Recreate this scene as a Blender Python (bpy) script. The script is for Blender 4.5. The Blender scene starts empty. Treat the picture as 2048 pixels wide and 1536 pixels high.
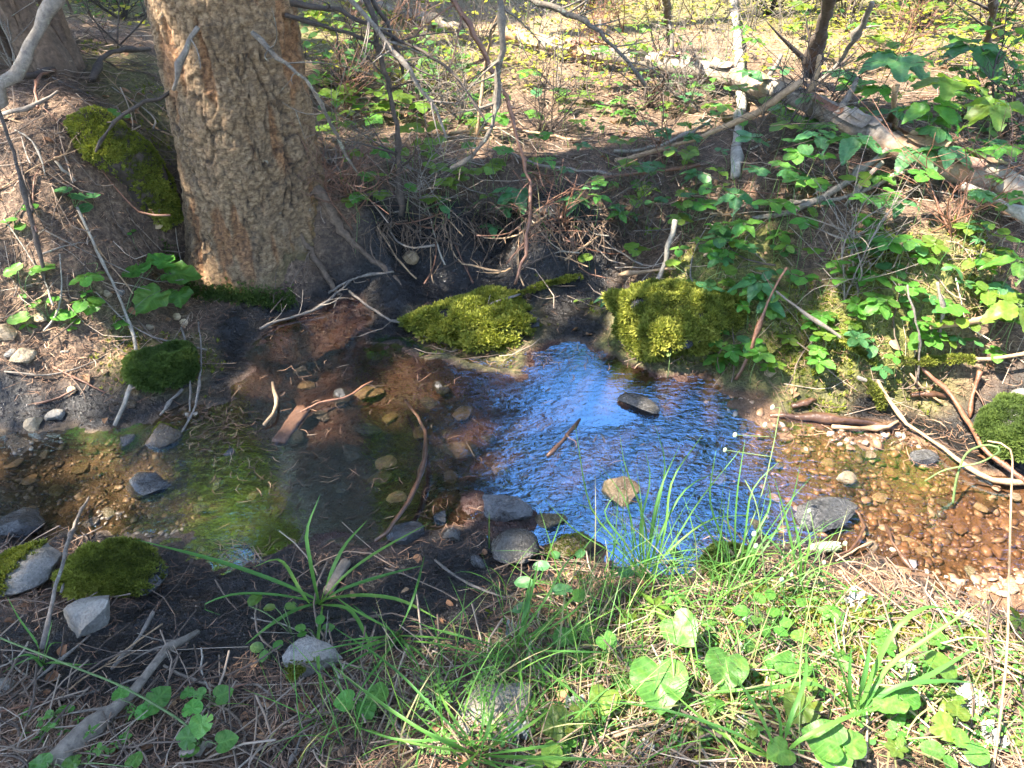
import bpy, bmesh, math, random
import numpy as np
from mathutils import Vector, Matrix

# ------------------------------------------------------------------ camera, sky, sun, exposure
SC = bpy.context.scene
COL = SC.collection
PITCH = math.radians(38.0)
FPX = 1490.0                       # focal length in pixels of a 2048-wide picture
CAMZ = 1.5
cam = bpy.data.cameras.new("camera")
cam.sensor_fit = 'HORIZONTAL'; cam.sensor_width = 36.0
cam.lens = 36.0 * FPX / 2048.0
cam.clip_start = 0.05; cam.clip_end = 400.0
camo = bpy.data.objects.new("camera", cam); COL.objects.link(camo)
camo.location = (0, 0, CAMZ)
camo.rotation_euler = (math.radians(90) - PITCH, 0, 0)
SC.camera = camo

SUN = Vector((-0.54, -0.10, 0.83)).normalized()          # direction towards the sun
world = bpy.data.worlds.new("World"); SC.world = world
world.use_nodes = True
wn = world.node_tree
sky = wn.nodes.new("ShaderNodeTexSky"); sky.sky_type = 'NISHITA'; sky.sun_disc = False
sky.sun_elevation = math.asin(SUN.z); sky.sun_rotation = math.atan2(SUN.x, SUN.y)
sky.air_density = 1.0; sky.dust_density = 0.6; sky.ozone_density = 1.0; sky.altitude = 900
wn.nodes["Background"].inputs[1].default_value = 0.15
hs = wn.nodes.new("ShaderNodeHueSaturation"); hs.inputs["Saturation"].default_value = 0.92      # hazy summer sky
wn.links.new(sky.outputs[0], hs.inputs["Color"]); wn.links.new(hs.outputs[0], wn.nodes["Background"].inputs[0])
sl = bpy.data.lights.new("sun", 'SUN'); sl.energy = 5.0; sl.angle = math.radians(0.55); sl.color = (1.0, 0.90, 0.76)
slo = bpy.data.objects.new("sun", sl); COL.objects.link(slo)
slo.location = SUN * 30
slo.rotation_euler = SUN.to_track_quat('Z', 'Y').to_euler()
SC.view_settings.view_transform = 'Standard'
SC.view_settings.look = 'None'
SC.view_settings.exposure = 3.0
SC.view_settings.gamma = 1.0
SC.view_settings.use_curve_mapping = False
SC.cycles.max_bounces = 4
SC.cycles.diffuse_bounces = 2
SC.cycles.use_adaptive_sampling = True
SC.cycles.adaptive_threshold = 0.03
SC.cycles.transparent_max_bounces = 12
SC.cycles.caustics_reflective = False
SC.cycles.caustics_refractive = False
SC.cycles.use_denoising = True

RNG = np.random.default_rng(7)
random.seed(7)

# ------------------------------------------------------------------ numeric helpers
def _h(ix, iy, iz, s):
    n = (ix.astype(np.int64) * 374761393 + iy.astype(np.int64) * 668265263 + iz.astype(np.int64) * 1274126177 + s * 974634721) & 0xffffffff
    n = ((n ^ (n >> 13)) * 1274126177) & 0xffffffff
    n = ((n ^ (n >> 16)) * 2246822519) & 0xffffffff
    n = n ^ (n >> 15)
    return (n & 0xffffff) / float(0xffffff)

def vnoise(p, s=0):
    p = np.asarray(p, float); i = np.floor(p).astype(np.int64); f = p - i
    f = f * f * (3 - 2 * f)
    r = 0
    for dx in (0, 1):
        wx = f[:, 0] if dx else 1 - f[:, 0]
        for dy in (0, 1):
            wy = f[:, 1] if dy else 1 - f[:, 1]
            for dz in (0, 1):
                wz = f[:, 2] if dz else 1 - f[:, 2]
                r = r + wx * wy * wz * _h(i[:, 0] + dx, i[:, 1] + dy, i[:, 2] + dz, s)
    return r * 2 - 1

def fbm(p, octv=4, s=0):
    p = np.asarray(p, float); a = 1.0; r = 0; t = 0
    for k in range(octv):
        r = r + a * vnoise(p * (2.03 ** k) + 17.3 * k, s + k); t += a; a *= 0.5
    return r / t

def worley(p, s=0):
    p = np.asarray(p, float); i = np.floor(p).astype(np.int64)
    f1 = np.full(len(p), 9.0); f2 = np.full(len(p), 9.0); cid = np.zeros(len(p))
    for dx in (-1, 0, 1):
        for dy in (-1, 0, 1):
            for dz in (-1, 0, 1):
                c = i + np.array([dx, dy, dz])
                o = np.stack([_h(c[:, 0], c[:, 1], c[:, 2], s + k) for k in (1, 2, 3)], 1)
                d = np.linalg.norm(c + o - p, axis=1)
                m = d < f1
                f2 = np.where(m, f1, np.minimum(f2, d))
                cid = np.where(m, _h(c[:, 0], c[:, 1], c[:, 2], s + 9), cid)
                f1 = np.where(m, d, f1)
    return f1, f2, cid

def sstep(a, b, x):
    t = np.clip((np.asarray(x, float) - a) / (b - a), 0, 1)
    return t * t * (3 - 2 * t)

CP, SP = math.cos(PITCH), math.sin(PITCH)
CAM = np.array([0, 0, CAMZ])
def ray(px, py):
    u = (px - 1024) / FPX; v = (768 - py) / FPX
    return np.array([u, CP + v * SP, -SP + v * CP])
def at_z(px, py, z):
    d = ray(px, py); return CAM + d * ((z - CAMZ) / d[2])
def at_y(px, py, y):
    d = ray(px, py); return CAM + d * (y / d[1])
def depth_of(p):                       # distance along the view axis
    return p[1] * CP - (p[2] - CAMZ) * SP

def poly_sd(poly, X, Y):
    """signed distance to a polygon, negative inside"""
    poly = np.asarray(poly); n = len(poly)
    d = np.full(X.shape, 1e9); ins = np.zeros(X.shape, bool)
    for i in range(n):
        a = poly[i]; b = poly[(i + 1) % n]; e = b - a
        wx = X - a[0]; wy = Y - a[1]
        t = np.clip((wx * e[0] + wy * e[1]) / (e @ e), 0, 1)
        d = np.minimum(d, (wx - e[0] * t) ** 2 + (wy - e[1] * t) ** 2)
        c = ((a[1] <= Y) & (b[1] > Y)) | ((b[1] <= Y) & (a[1] > Y))
        with np.errstate(divide='ignore', invalid='ignore'):
            xi = a[0] + (Y - a[1]) / (b[1] - a[1] if b[1] != a[1] else 1e-9) * e[0]
        ins ^= c & (X < xi)
    d = np.sqrt(d)
    return np.where(ins, -d, d)

def pxpoly(pts, z):
    return np.array([at_z(x, y, z)[:2] for x, y in pts])

# ------------------------------------------------------------------ terrain
WATER = pxpoly([(-500, 850), (0, 862), (50, 868), (110, 862), (230, 856), (290, 862), (330, 830), (400, 812), (452, 800), (478, 745), (498, 690), (560, 648),
                (640, 612), (715, 598), (730, 640), (722, 690), (800, 694), (850, 722), (940, 738), (1035, 748), (1052, 706),
                (1100, 688), (1180, 688), (1225, 716), (1290, 742), (1410, 745), (1450, 775), (1510, 792), (1560, 838),
                (1700, 848), (1800, 852), (1885, 900), (1960, 960), (2048, 975), (2500, 1000), (2500, 1330), (2048, 1224), (1900, 1195),
                (1800, 1140), (1720, 1105), (1600, 1085), (1520, 1075), (1440, 1090), (1380, 1122), (1300, 1146),
                (1220, 1130), (1180, 1095), (1060, 1088), (985, 1072), (930, 1050), (850, 1080), (780, 1084), (700, 1100),
                (600, 1092), (540, 1112), (450, 1135), (380, 1125), (365, 1095), (290, 1092), (200, 1072), (130, 1062),
                (80, 1090), (0, 1062), (-500, 1050)], 0.0)
CPTS = [(800, 600, .03), (1000, 565, .05), (1150, 575, .05), (700, 565, .05), (900, 535, .07), (1150, 640, .03),
        (820, 520, .08), (1000, 510, .09), (1250, 530, .11), (900, 445, .23), (1050, 450, .24), (1200, 460, .24), (800, 425, .25),
        (1000, 350, .30), (1000, 250, .31), (1200, 300, .33), (1000, 150, .32), (1000, 50, .32), (1500, 350, .40), (1500, 200, .40),
        (1900, 400, .45), (1900, 250, .46), (1700, 480, .35), (1450, 520, .25), (1350, 560, .17), (1600, 640, .16), (1750, 640, .22), (1850, 770, .05),
        (1650, 790, .03), (1900, 640, .26), (2048, 700, .20), (2000, 850, .05), (1500, 730, .05), (1350, 620, .10), (1700, 720, .10), (1960, 740, .12),
        (450, 610, .06), (420, 660, .05), (330, 620, .09), (400, 600, .05), (375, 545, .09), (300, 500, .22), (150, 700, .12), (100, 810, .04), (0, 700, .15), (0, 500, .38),
        (300, 720, .06), (380, 780, .02), (150, 500, .36), (100, 350, .55), (250, 350, .48), (150, 200, .68), (290, 200, .60), (0, 250, .66), (150, 130, .72),
        (150, 50, .60), (0, 40, .55), (280, 50, .50), (700, 350, .34), (700, 250, .34), (700, 100, .32), (650, 440, .28), (740, 470, .22),
        (200, 1200, .05), (100, 1300, .09), (100, 1450, .15), (400, 1250, .03), (400, 1400, .09), (600, 1200, .03), (600, 1400, .09), (800, 1200, .03),
        (900, 1180, .04), (900, 1300, .09), (900, 1480, .16), (1100, 1150, .03), (1200, 1200, .07), (1200, 1400, .15), (1500, 1180, .06), (1500, 1400, .16),
        (1800, 1250, .07), (1800, 1400, .16), (2000, 1300, .08), (2000, 1450, .16)]
CW = np.array([list(at_z(x, y, z)[:2]) + [z] for x, y, z in CPTS] +
              [[-3, -1, .25], [0, -1, .25], [3, -1, .25], [-4, 6, .4], [4, 6, .45], [0, 8, .4], [-4, 2, .5], [3.6, 2.6, .4], [3.4, .4, .25], [-3, .3, .25]])
def _tps(r2):
    return np.where(r2 > 1e-12, r2 * np.log(np.maximum(r2, 1e-12)) * .5, 0)
_n = len(CW)
_K = _tps(((CW[:, None, :2] - CW[None, :, :2]) ** 2).sum(2)) + np.eye(_n) * 2e-3
_Pm = np.hstack([np.ones((_n, 1)), CW[:, :2]])
_A = np.block([[_K, _Pm], [_Pm.T, np.zeros((3, 3))]])
_w = np.linalg.solve(_A, np.concatenate([CW[:, 2], np.zeros(3)]))

def axis(lo, d0, d1, hi, step, g):
    a = list(np.arange(d0, d1 + 1e-9, step)); s = step
    while a[-1] < hi: s = min(s * g, 6.0); a.append(a[-1] + s)
    s = step
    while a[0] > lo: s = min(s * g, 6.0); a.insert(0, a[0] - s)
    return np.array(a)
GX = axis(-70, -1.75, 1.9, 70, .0135, 1.055)
GY = axis(-25, .55, 2.75, 120, .0135, 1.042)
XX, YY = np.meshgrid(GX, GY)                 # shape (ny, nx)
def base_height(X, Y):
    r2 = np.zeros(X.shape); z = _w[_n] + _w[_n + 1] * X + _w[_n + 2] * Y
    for i in range(_n):
        r2 = (X - CW[i, 0]) ** 2 + (Y - CW[i, 1]) ** 2
        z = z + _w[i] * _tps(r2)
    far = np.sqrt((X / 4.2) ** 2 + ((Y - 3) / 4.2) ** 2)
    k = sstep(.85, 1.25, far)
    P = np.stack([X.ravel() * .16, Y.ravel() * .16, np.zeros(X.size)], 1)
    roll = fbm(P, 3, 5).reshape(X.shape) * .5 + .4 + np.maximum(Y - 12, 0) * .03
    return z * (1 - k) + roll * k
SD = poly_sd(WATER, XX, YY)
P2 = np.stack([XX.ravel(), YY.ravel(), np.zeros(XX.size)], 1)
SD = SD + fbm(P2 * 14, 3, 3).reshape(XX.shape) * .035 + fbm(P2 * 4.5, 2, 4).reshape(XX.shape) * .035
ZB = base_height(XX, YY)
fine = (fbm(P2 * 11, 4, 11).reshape(XX.shape)) * .022 + fbm(P2 * 45, 2, 14).reshape(XX.shape) * .006
def region(pts, z, soft, seed=0):
    s = poly_sd(pxpoly(pts, z), XX, YY) + fbm(P2 * 9, 3, 30 + seed).reshape(XX.shape) * soft * 1.2
    return 1 - sstep(-soft, soft, s)
MUD = np.maximum.reduce([
    region([(420, 640), (480, 600), (620, 590), (700, 545), (820, 505), (1000, 500), (1130, 505), (1240, 550), (1225, 640), (1200, 700), (1100, 740), (850, 760), (480, 760), (420, 800)], .05, .05, 1),
    region([(300, 1080), (560, 1080), (760, 1070), (1000, 1040), (1120, 1110), (1080, 1190), (1010, 1280), (830, 1360), (600, 1390), (420, 1430), (250, 1450), (40, 1430), (-60, 1300), (60, 1230), (250, 1200), (360, 1150)], .04, .06, 2),
    region([(-200, 790), (250, 770), (420, 770), (480, 800), (400, 860), (200, 880), (-200, 900)], .04, .05, 3),
    region([(1440, 730), (1600, 765), (1800, 790), (1900, 800), (2300, 830), (2300, 990), (1960, 980), (1880, 910), (1800, 860), (1560, 850), (1450, 800)], .04, .05, 4)])
MUD = np.maximum(MUD, (1 - sstep(.02, .11, SD + fbm(P2 * 12, 3, 35).reshape(XX.shape) * .05)) * .95)
MOSS = np.maximum.reduce([
    region([(1290, 545), (1400, 505), (1500, 530), (1600, 600), (1880, 590), (1930, 720), (1760, 730), (1560, 760), (1450, 640), (1300, 620)], .18, .08, 5) * .8,
    region([(1500, 1130), (1640, 1140), (1760, 1230), (2048, 1220), (2048, 1300), (1850, 1330), (1600, 1320), (1500, 1220)], .08, .06, 6) * .9,
    region([(1000, 1180), (1500, 1200), (2000, 1330), (2000, 1480), (1200, 1440), (1000, 1300)], .12, .12, 7) * .6,
    region([(180, 130), (330, 120), (340, 230), (200, 215)], .62, .05, 8) * .45])
MOSS = np.maximum.reduce([MOSS, region([(820, 610), (1110, 590), (1130, 720), (1040, 750), (820, 730)], .04, .10, 9) * .8, region([(1180, 620), (1500, 590), (1540, 760), (1400, 770), (1200, 740)], .05, .10, 10) * .85, region([(240, 690), (430, 690), (430, 800), (240, 800)], .05, .08, 12) * .5])
MUD = np.maximum(MUD, .5 * sstep(1.3, 1.1, YY) * sstep(1.0, .5, XX) * sstep(-.5, .2, fbm(P2 * 5, 3, 38).reshape(XX.shape) + .2))
MUD = MUD * (1 - .6 * np.clip(MOSS * 1.6 - .4, 0, 1) * (SD > .015))
farm = sstep(3.4, 5.2, YY) * sstep(-.15, .35, fbm(P2 * 1.1, 4, 41).reshape(XX.shape))
MOSS = np.maximum(MOSS, farm * .6)
BED = 1 - sstep(-.01, .02, SD)
GRAV_R = sstep(.62, 1.0, XX + .25 * (YY - 1.5)) * BED
GRAV_L = sstep(-.78, -.98, XX + .1 * (YY - 1.5)) * BED
SILT = BED * (1 - np.maximum(GRAV_R, GRAV_L))
dep = sstep(0, .22, -SD) * np.where(GRAV_R > .5, .030, np.where(GRAV_L > .5, .035, .050))
outz = ZB * sstep(0, .16, SD) + .010 * sstep(0, .03, SD) + fine * (1 - MUD * .55) * sstep(0, .12, SD) + fbm(P2 * 30, 3, 19).reshape(XX.shape) * .009 * MUD
bars = np.maximum(fbm(P2 * 5.5, 3, 24).reshape(XX.shape), -.2) * .055 * sstep(0, .12, -SD)
ZZ = np.where(SD > 0, outz, -dep + bars + fbm(P2 * 25, 3, 23).reshape(XX.shape) * .008)
ZZ = np.where(YY > 60, ZZ, ZZ)

def bil(G, x, y):
    x = np.asarray(x, float); y = np.asarray(y, float)
    i = np.clip(np.searchsorted(GX, x) - 1, 0, len(GX) - 2); j = np.clip(np.searchsorted(GY, y) - 1, 0, len(GY) - 2)
    a = np.clip((x - GX[i]) / (GX[i + 1] - GX[i]), 0, 1); b = np.clip((y - GY[j]) / (GY[j + 1] - GY[j]), 0, 1)
    return (G[j, i] * (1 - a) + G[j, i + 1] * a) * (1 - b) + (G[j + 1, i] * (1 - a) + G[j + 1, i + 1] * a) * b
def gz(x, y): return bil(ZZ, x, y)
TS = np.concatenate([np.linspace(.6, 4, 900), np.linspace(4.01, 14, 900)])
def hit(px, py, h=0.0, floor=None):
    """first point on the picture ray that is h above the terrain (or above water level when floor is given)"""
    d = ray(px, py); pts = CAM[None] + d[None] * TS[:, None]
    g = gz(pts[:, 0], pts[:, 1])
    if floor is not None: g = np.maximum(g, floor)
    below = pts[:, 2] - g - h < 0
    k = int(np.argmax(below)) if below.any() else len(TS) - 1
    k = max(k, 1)
    a = pts[k - 1, 2] - g[k - 1] - h; b = pts[k, 2] - g[k] - h
    f = a / (a - b) if a != b else 0
    return pts[k - 1] + (pts[k] - pts[k - 1]) * min(max(f, 0), 1)

# ------------------------------------------------------------------ object helpers
def mesh_np(name, V, F, smooth=True, **attrs):
    V = np.ascontiguousarray(V, np.float32); F = np.ascontiguousarray(F, np.int32)
    me = bpy.data.meshes.new(name)
    me.vertices.add(len(V)); me.vertices.foreach_set("co", V.ravel())
    nf, k = F.shape
    me.loops.add(nf * k); me.loops.foreach_set("vertex_index", F.ravel())
    me.polygons.add(nf)
    me.polygons.foreach_set("loop_start", np.arange(0, nf * k, k, dtype=np.int32))
    try: me.polygons.foreach_set("loop_total", np.full(nf, k, np.int32))
    except Exception: pass
    for an, av in attrs.items():
        av = np.asarray(av, np.float32)
        if av.ndim == 1:
            a = me.attributes.new(an, 'FLOAT', 'POINT'); a.data.foreach_set("value", av)
        else:
            a = me.attributes.new(an, 'FLOAT_COLOR', 'POINT')
            if av.shape[1] == 3: av = np.hstack([av, np.ones((len(av), 1), np.float32)])
            a.data.foreach_set("color", np.ascontiguousarray(av).ravel())
    me.update(calc_edges=True); me.validate()
    if smooth: me.shade_smooth()
    return me

def scatter(Vt, Ft, M, T):
    """copies of a template: M (N,3,3) basis columns, T (N,3)"""
    N = len(T); n = len(Vt)
    V = np.einsum('nij,kj->nki', M, Vt) + T[:, None, :]
    F = (Ft[None] + (np.arange(N) * n)[:, None, None]).reshape(-1, Ft.shape[1])
    return V.reshape(-1, 3), F

def frames(Y, up, roll=None):
    """orthonormal frames with column 1 along Y and column 2 near up"""
    Y = Y / np.linalg.norm(Y, axis=1, keepdims=True)
    X = np.cross(Y, up); X /= np.maximum(np.linalg.norm(X, axis=1, keepdims=True), 1e-6)
    Z = np.cross(X, Y)
    return np.stack([X, Y, Z], 2)

def obj(name, me, mat, parent=None, loc=(0, 0, 0)):
    o = bpy.data.objects.new(name, me); COL.objects.link(o)
    if mat and not me.materials: me.materials.append(mat)
    o.location = loc
    if parent: o.parent = parent
    return o
def tag(o, label, cat, group=None):
    o["label"] = label; o["category"] = cat
    if group: o["group"] = group
    return o
def thing(name, label, cat, loc, group=None):
    o = bpy.data.objects.new(name, None); COL.objects.link(o); o.empty_display_size = .05
    o.location = Vector(loc)
    return tag(o, label, cat, group)

def catmull(P, n):
    P = np.asarray(P, float)
    if len(P) < 3:
        return P[0] + (P[-1] - P[0]) * np.linspace(0, 1, n)[:, None]
    Q = np.vstack([2 * P[0] - P[1], P, 2 * P[-1] - P[-2]])
    seg = np.linalg.norm(np.diff(P, axis=0), axis=1); c = np.concatenate([[0], np.cumsum(seg)]); c /= c[-1]
    out = []
    for s in np.linspace(0, 1, n):
        k = min(int(np.searchsorted(c, s, side='right')) - 1, len(P) - 2); k = max(k, 0)
        t = (s - c[k]) / max(c[k + 1] - c[k], 1e-9)
        a, b, d, e = Q[k], Q[k + 1], Q[k + 2], Q[k + 3]
        out.append(.5 * ((2 * b) + (-a + d) * t + (2 * a - 5 * b + 4 * d - e) * t * t + (-a + 3 * b - 3 * d + e) * t ** 3))
    return np.array(out)

def tube_arr(P, R, sides=6, seed=0, rough=.12):
    P = np.asarray(P, float); n = len(P); R = np.asarray(R, float)
    T = np.gradient(P, axis=0); T /= np.maximum(np.linalg.norm(T, axis=1, keepdims=True), 1e-9)
    up = np.array([0, 0, 1.0]) if abs(T[0][2]) < .8 else np.array([1.0, 0, 0])
    U = np.cross(T, up); U /= np.maximum(np.linalg.norm(U, axis=1, keepdims=True), 1e-9)
    W = np.cross(U, T)
    a = np.linspace(0, 2 * np.pi, sides, endpoint=False)
    rr = R[:, None] * (1 + rough * (np.sin(a * 2 + seed)[None] * .5 + np.random.default_rng(seed).normal(0, .6, (n, sides))))
    V = P[:, None] + rr[..., None] * (np.cos(a)[None, :, None] * U[:, None] + np.sin(a)[None, :, None] * W[:, None])
    V = V.reshape(-1, 3)
    i = np.arange(n - 1)[:, None] * sides; j = np.arange(sides)[None]; j2 = (j + 1) % sides
    F = np.stack([i + j2, i + j, i + sides + j, i + sides + j2], 2).reshape(-1, 4)
    # caps: tip points, as quads with a doubled corner kept out by triangles split below
    V = np.vstack([V, P[:1] - T[:1] * R[0] * .3, P[-1:] + T[-1:] * R[-1] * .6])
    c0, c1 = len(V) - 2, len(V) - 1
    caps = []
    for s in range(0, sides):
        caps.append((c0, s, (s + 1) % sides)); b = (n - 1) * sides; caps.append((c1, b + (s + 1) % sides, b + s))
    tris = np.vstack([F[:, [0, 1, 2]], F[:, [0, 2, 3]], np.array(caps)])
    return V, tris
def join(parts):
    V = []; F = []; o = 0
    for v, f in parts:
        V.append(v); F.append(f + o); o += len(v)
    return np.vstack(V), np.vstack(F)

# ------------------------------------------------------------------ materials
def M(name):
    m = bpy.data.materials.new(name); m.use_nodes = True
    nt = m.node_tree; b = nt.nodes["Principled BSDF"]
    return m, nt, b
def N(nt, t, **kw):
    n = nt.nodes.new("ShaderNode" + t)
    for k, v in kw.items():
        if k in n.inputs: n.inputs[k].default_value = v
        else: setattr(n, k, v)
    return n
def L(nt, a, b): nt.links.new(a, b)
def mixc(nt, fac, a, b, mode='MIX'):
    n = nt.nodes.new("ShaderNodeMix"); n.data_type = 'RGBA'; n.blend_type = mode
    for s, v in ((0, fac), (6, a), (7, b)):
        if hasattr(v, 'is_linked'): nt.links.new(v, n.inputs[s])
        else: n.inputs[s].default_value = v if s == 0 else (v[0], v[1], v[2], 1)
    return n.outputs[2]
def ramp(nt, src, stops, interp='LINEAR'):
    r = nt.nodes.new("ShaderNodeValToRGB"); r.color_ramp.interpolation = interp
    els = r.color_ramp.elements
    while len(els) < len(stops): els.new(.5)
    for e, (p, c) in zip(els, stops): e.position = p; e.color = (c[0], c[1], c[2], 1) if hasattr(c, '__len__') else (c, c, c, 1)
    nt.links.new(src, r.inputs[0]); return r.outputs[0]
def noise(nt, scale, detail=4, rough=.6, vec=None, dist=0.0):
    n = N(nt, "TexNoise"); n.inputs["Scale"].default_value = scale; n.inputs["Detail"].default_value = detail
    n.inputs["Roughness"].default_value = rough; n.inputs["Distortion"].default_value = dist
    if vec is not None: L(nt, vec, n.inputs["Vector"])
    return n
def objcoord(nt):
    return N(nt, "TexCoord").outputs["Object"]
def bump(nt, h, strength, dist, prev=None):
    b = N(nt, "Bump"); b.inputs["Strength"].default_value = strength; b.inputs["Distance"].default_value = dist
    L(nt, h, b.inputs["Height"])
    if prev is not None: L(nt, prev, b.inputs["Normal"])
    return b.outputs[0]
def attr(nt, name, out="Fac"):
    return N(nt, "Attribute", attribute_name=name).outputs[out]

def mat_ground():
    m, nt, b = M("forest_floor")
    co = objcoord(nt)
    sep = N(nt, "SeparateColor"); L(nt, attr(nt, "mask", "Color"), sep.inputs[0])
    sep2 = N(nt, "SeparateColor"); L(nt, attr(nt, "mask2", "Color"), sep2.inputs[0])
    n1 = noise(nt, 7, 6, .65, co); n2 = noise(nt, 60, 4, .7, co); n3 = noise(nt, 220, 3, .6, co)
    litter = ramp(nt, n2.outputs[0], [(.25, (.030, .020, .014)), (.45, (.085, .055, .037)), (.6, (.16, .108, .070)), (.8, (.27, .19, .125))])
    litter = mixc(nt, ramp(nt, n1.outputs[0], [(.4, 0), (.7, .55)]), litter, (.028, .021, .016))
    mud = ramp(nt, n2.outputs[0], [(.3, (.0025, .002, .002)), (.6, (.006, .005, .0045)), (.85, (.017, .013, .010))])
    silt = ramp(nt, n1.outputs[0], [(.3, (.015, .0068, .0045)), (.52, (.032, .0115, .0072)), (.72, (.010, .0062, .0045))])
    silt = mixc(nt, ramp(nt, n2.outputs[0], [(.45, 0), (.7, .7)]), silt, (.009, .0065, .005))
    v = N(nt, "TexVoronoi"); v.inputs["Scale"].default_value = 55; L(nt, co, v.inputs["Vector"])
    vg = N(nt, "RGBToBW"); L(nt, v.outputs["Color"], vg.inputs[0])
    gravr = mixc(nt, vg.outputs[0], (.045, .025, .014), (.22, .13, .075))
    gravr = mixc(nt, .5, gravr, ramp(nt, n1.outputs[0], [(.3, (.07, .036, .018)), (.7, (.17, .095, .05))]))
    gravl = mixc(nt, .5, mixc(nt, vg.outputs[0], (.03, .022, .014), (.16, .12, .075)), ramp(nt, n2.outputs[0], [(.3, (.035, .025, .016)), (.7, (.12, .085, .052))]))
    moss = ramp(nt, n2.outputs[0], [(.25, (.025, .032, .008)), (.5, (.085, .10, .018)), (.75, (.20, .20, .04))])
    straw = ramp(nt, n2.outputs[0], [(.25, (.07, .045, .025)), (.45, (.18, .125, .075)), (.65, (.30, .23, .145)), (.85, (.44, .36, .25))])
    litter = mixc(nt, sep2.outputs[2], litter, straw)
    c = mixc(nt, sep.outputs[0], litter, mud)
    c = mixc(nt, sep.outputs[1], c, moss)
    c = mixc(nt, sep.outputs[2], c, silt)
    c = mixc(nt, sep2.outputs[0], c, gravr)
    c = mixc(nt, sep2.outputs[1], c, gravl)
    L(nt, c, b.inputs["Base Color"])
    wet = N(nt, "Math", operation='MAXIMUM'); L(nt, sep.outputs[0], wet.inputs[0]); L(nt, sep.outputs[2], wet.inputs[1])
    wr = ramp(nt, n2.outputs[0], [(.50, .5), (.60, .10)])
    spn = N(nt, "Mix"); L(nt, wet.outputs[0], spn.inputs[0]); spn.inputs[2].default_value = .35; spn.inputs[3].default_value = .4; L(nt, spn.outputs[0], b.inputs["Specular IOR Level"])
    rr = N(nt, "Mix"); L(nt, wet.outputs[0], rr.inputs[0]); rr.inputs[2].default_value = .9; L(nt, wr, rr.inputs[3])
    L(nt, rr.outputs[0], b.inputs["Roughness"])
    bb = bump(nt, noise(nt, 24, 4, .6, co).outputs[0], .8, .022); bb = bump(nt, n2.outputs[0], .9, .012, bb); bb = bump(nt, n3.outputs[0], .7, .004, bb)
    L(nt, bb, b.inputs["Normal"])
    return m

def mat_bark():
    m, nt, b = M("fir_bark")
    co = objcoord(nt)
    mp = N(nt, "Mapping"); mp.inputs["Scale"].default_value = (1, 1, 1.7); L(nt, co, mp.inputs[0])
    n1 = noise(nt, 9, 5, .65, co); n2 = noise(nt, 70, 5, .7, mp.outputs[0], .6); n3 = noise(nt, 260, 3, .6, mp.outputs[0])
    base = ramp(nt, n2.outputs[0], [(.28, (.055, .031, .015)), (.45, (.175, .108, .054)), (.6, (.29, .193, .103)), (.8, (.43, .32, .195))])
    base = mixc(nt, ramp(nt, n1.outputs[0], [(.5, 0), (.75, .35)]), base, (.16, .13, .10))
    orange = ramp(nt, n2.outputs[0], [(.3, (.085, .035, .014)), (.55, (.31, .13, .045)), (.8, (.46, .22, .085))])
    c = mixc(nt, attr(nt, "furrow"), base, orange)
    c = mixc(nt, attr(nt, "crack"), c, (.018, .012, .009))
    li = noise(nt, 14, 6, .75, co)
    c = mixc(nt, ramp(nt, li.outputs[0], [(.66, 0), (.70, .5)]), c, (.28, .30, .25))
    mo = N(nt, "Math", operation='MULTIPLY'); L(nt, attr(nt, "mossy"), mo.inputs[0]); L(nt, ramp(nt, n2.outputs[0], [(.3, .3), (.6, 1)]), mo.inputs[1])
    c = mixc(nt, mo.outputs[0], c, (.055, .065, .016))
    L(nt, c, b.inputs["Base Color"]); b.inputs["Roughness"].default_value = .92
    bb = bump(nt, n2.outputs[0], 1.0, .010); bb = bump(nt, n3.outputs[0], .8, .003, bb)
    L(nt, bb, b.inputs["Normal"])
    return m

def mat_wood(name, dark, light, scale=60, stretch=1.0, lichen=0.0, rough=.85, patch=None):
    m, nt, b = M(name)
    co = objcoord(nt)
    n1 = noise(nt, scale, 5, .7, co, .4); n2 = noise(nt, scale * .22, 4, .6, co)
    c = ramp(nt, n1.outputs[0], [(.28, dark), (.72, light)])
    c = mixc(nt, ramp(nt, n2.outputs[0], [(.4, 0), (.75, .6)]), c, [x * .55 for x in dark])
    if patch: c = mixc(nt, ramp(nt, noise(nt, scale * .12, 3, .5, co).outputs[0], [(.55, 0), (.62, .9)]), c, patch)
    if lichen > 0:
        l = noise(nt, 38, 5, .7, co)
        c = mixc(nt, ramp(nt, l.outputs[0], [(.66 - lichen * .12, 0), (.72 - lichen * .12, .8)]), c, (.22, .24, .175))
    L(nt, c, b.inputs["Base Color"]); b.inputs["Roughness"].default_value = rough
    L(nt, bump(nt, n1.outputs[0], .8, .004), b.inputs["Normal"])
    return m

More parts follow.
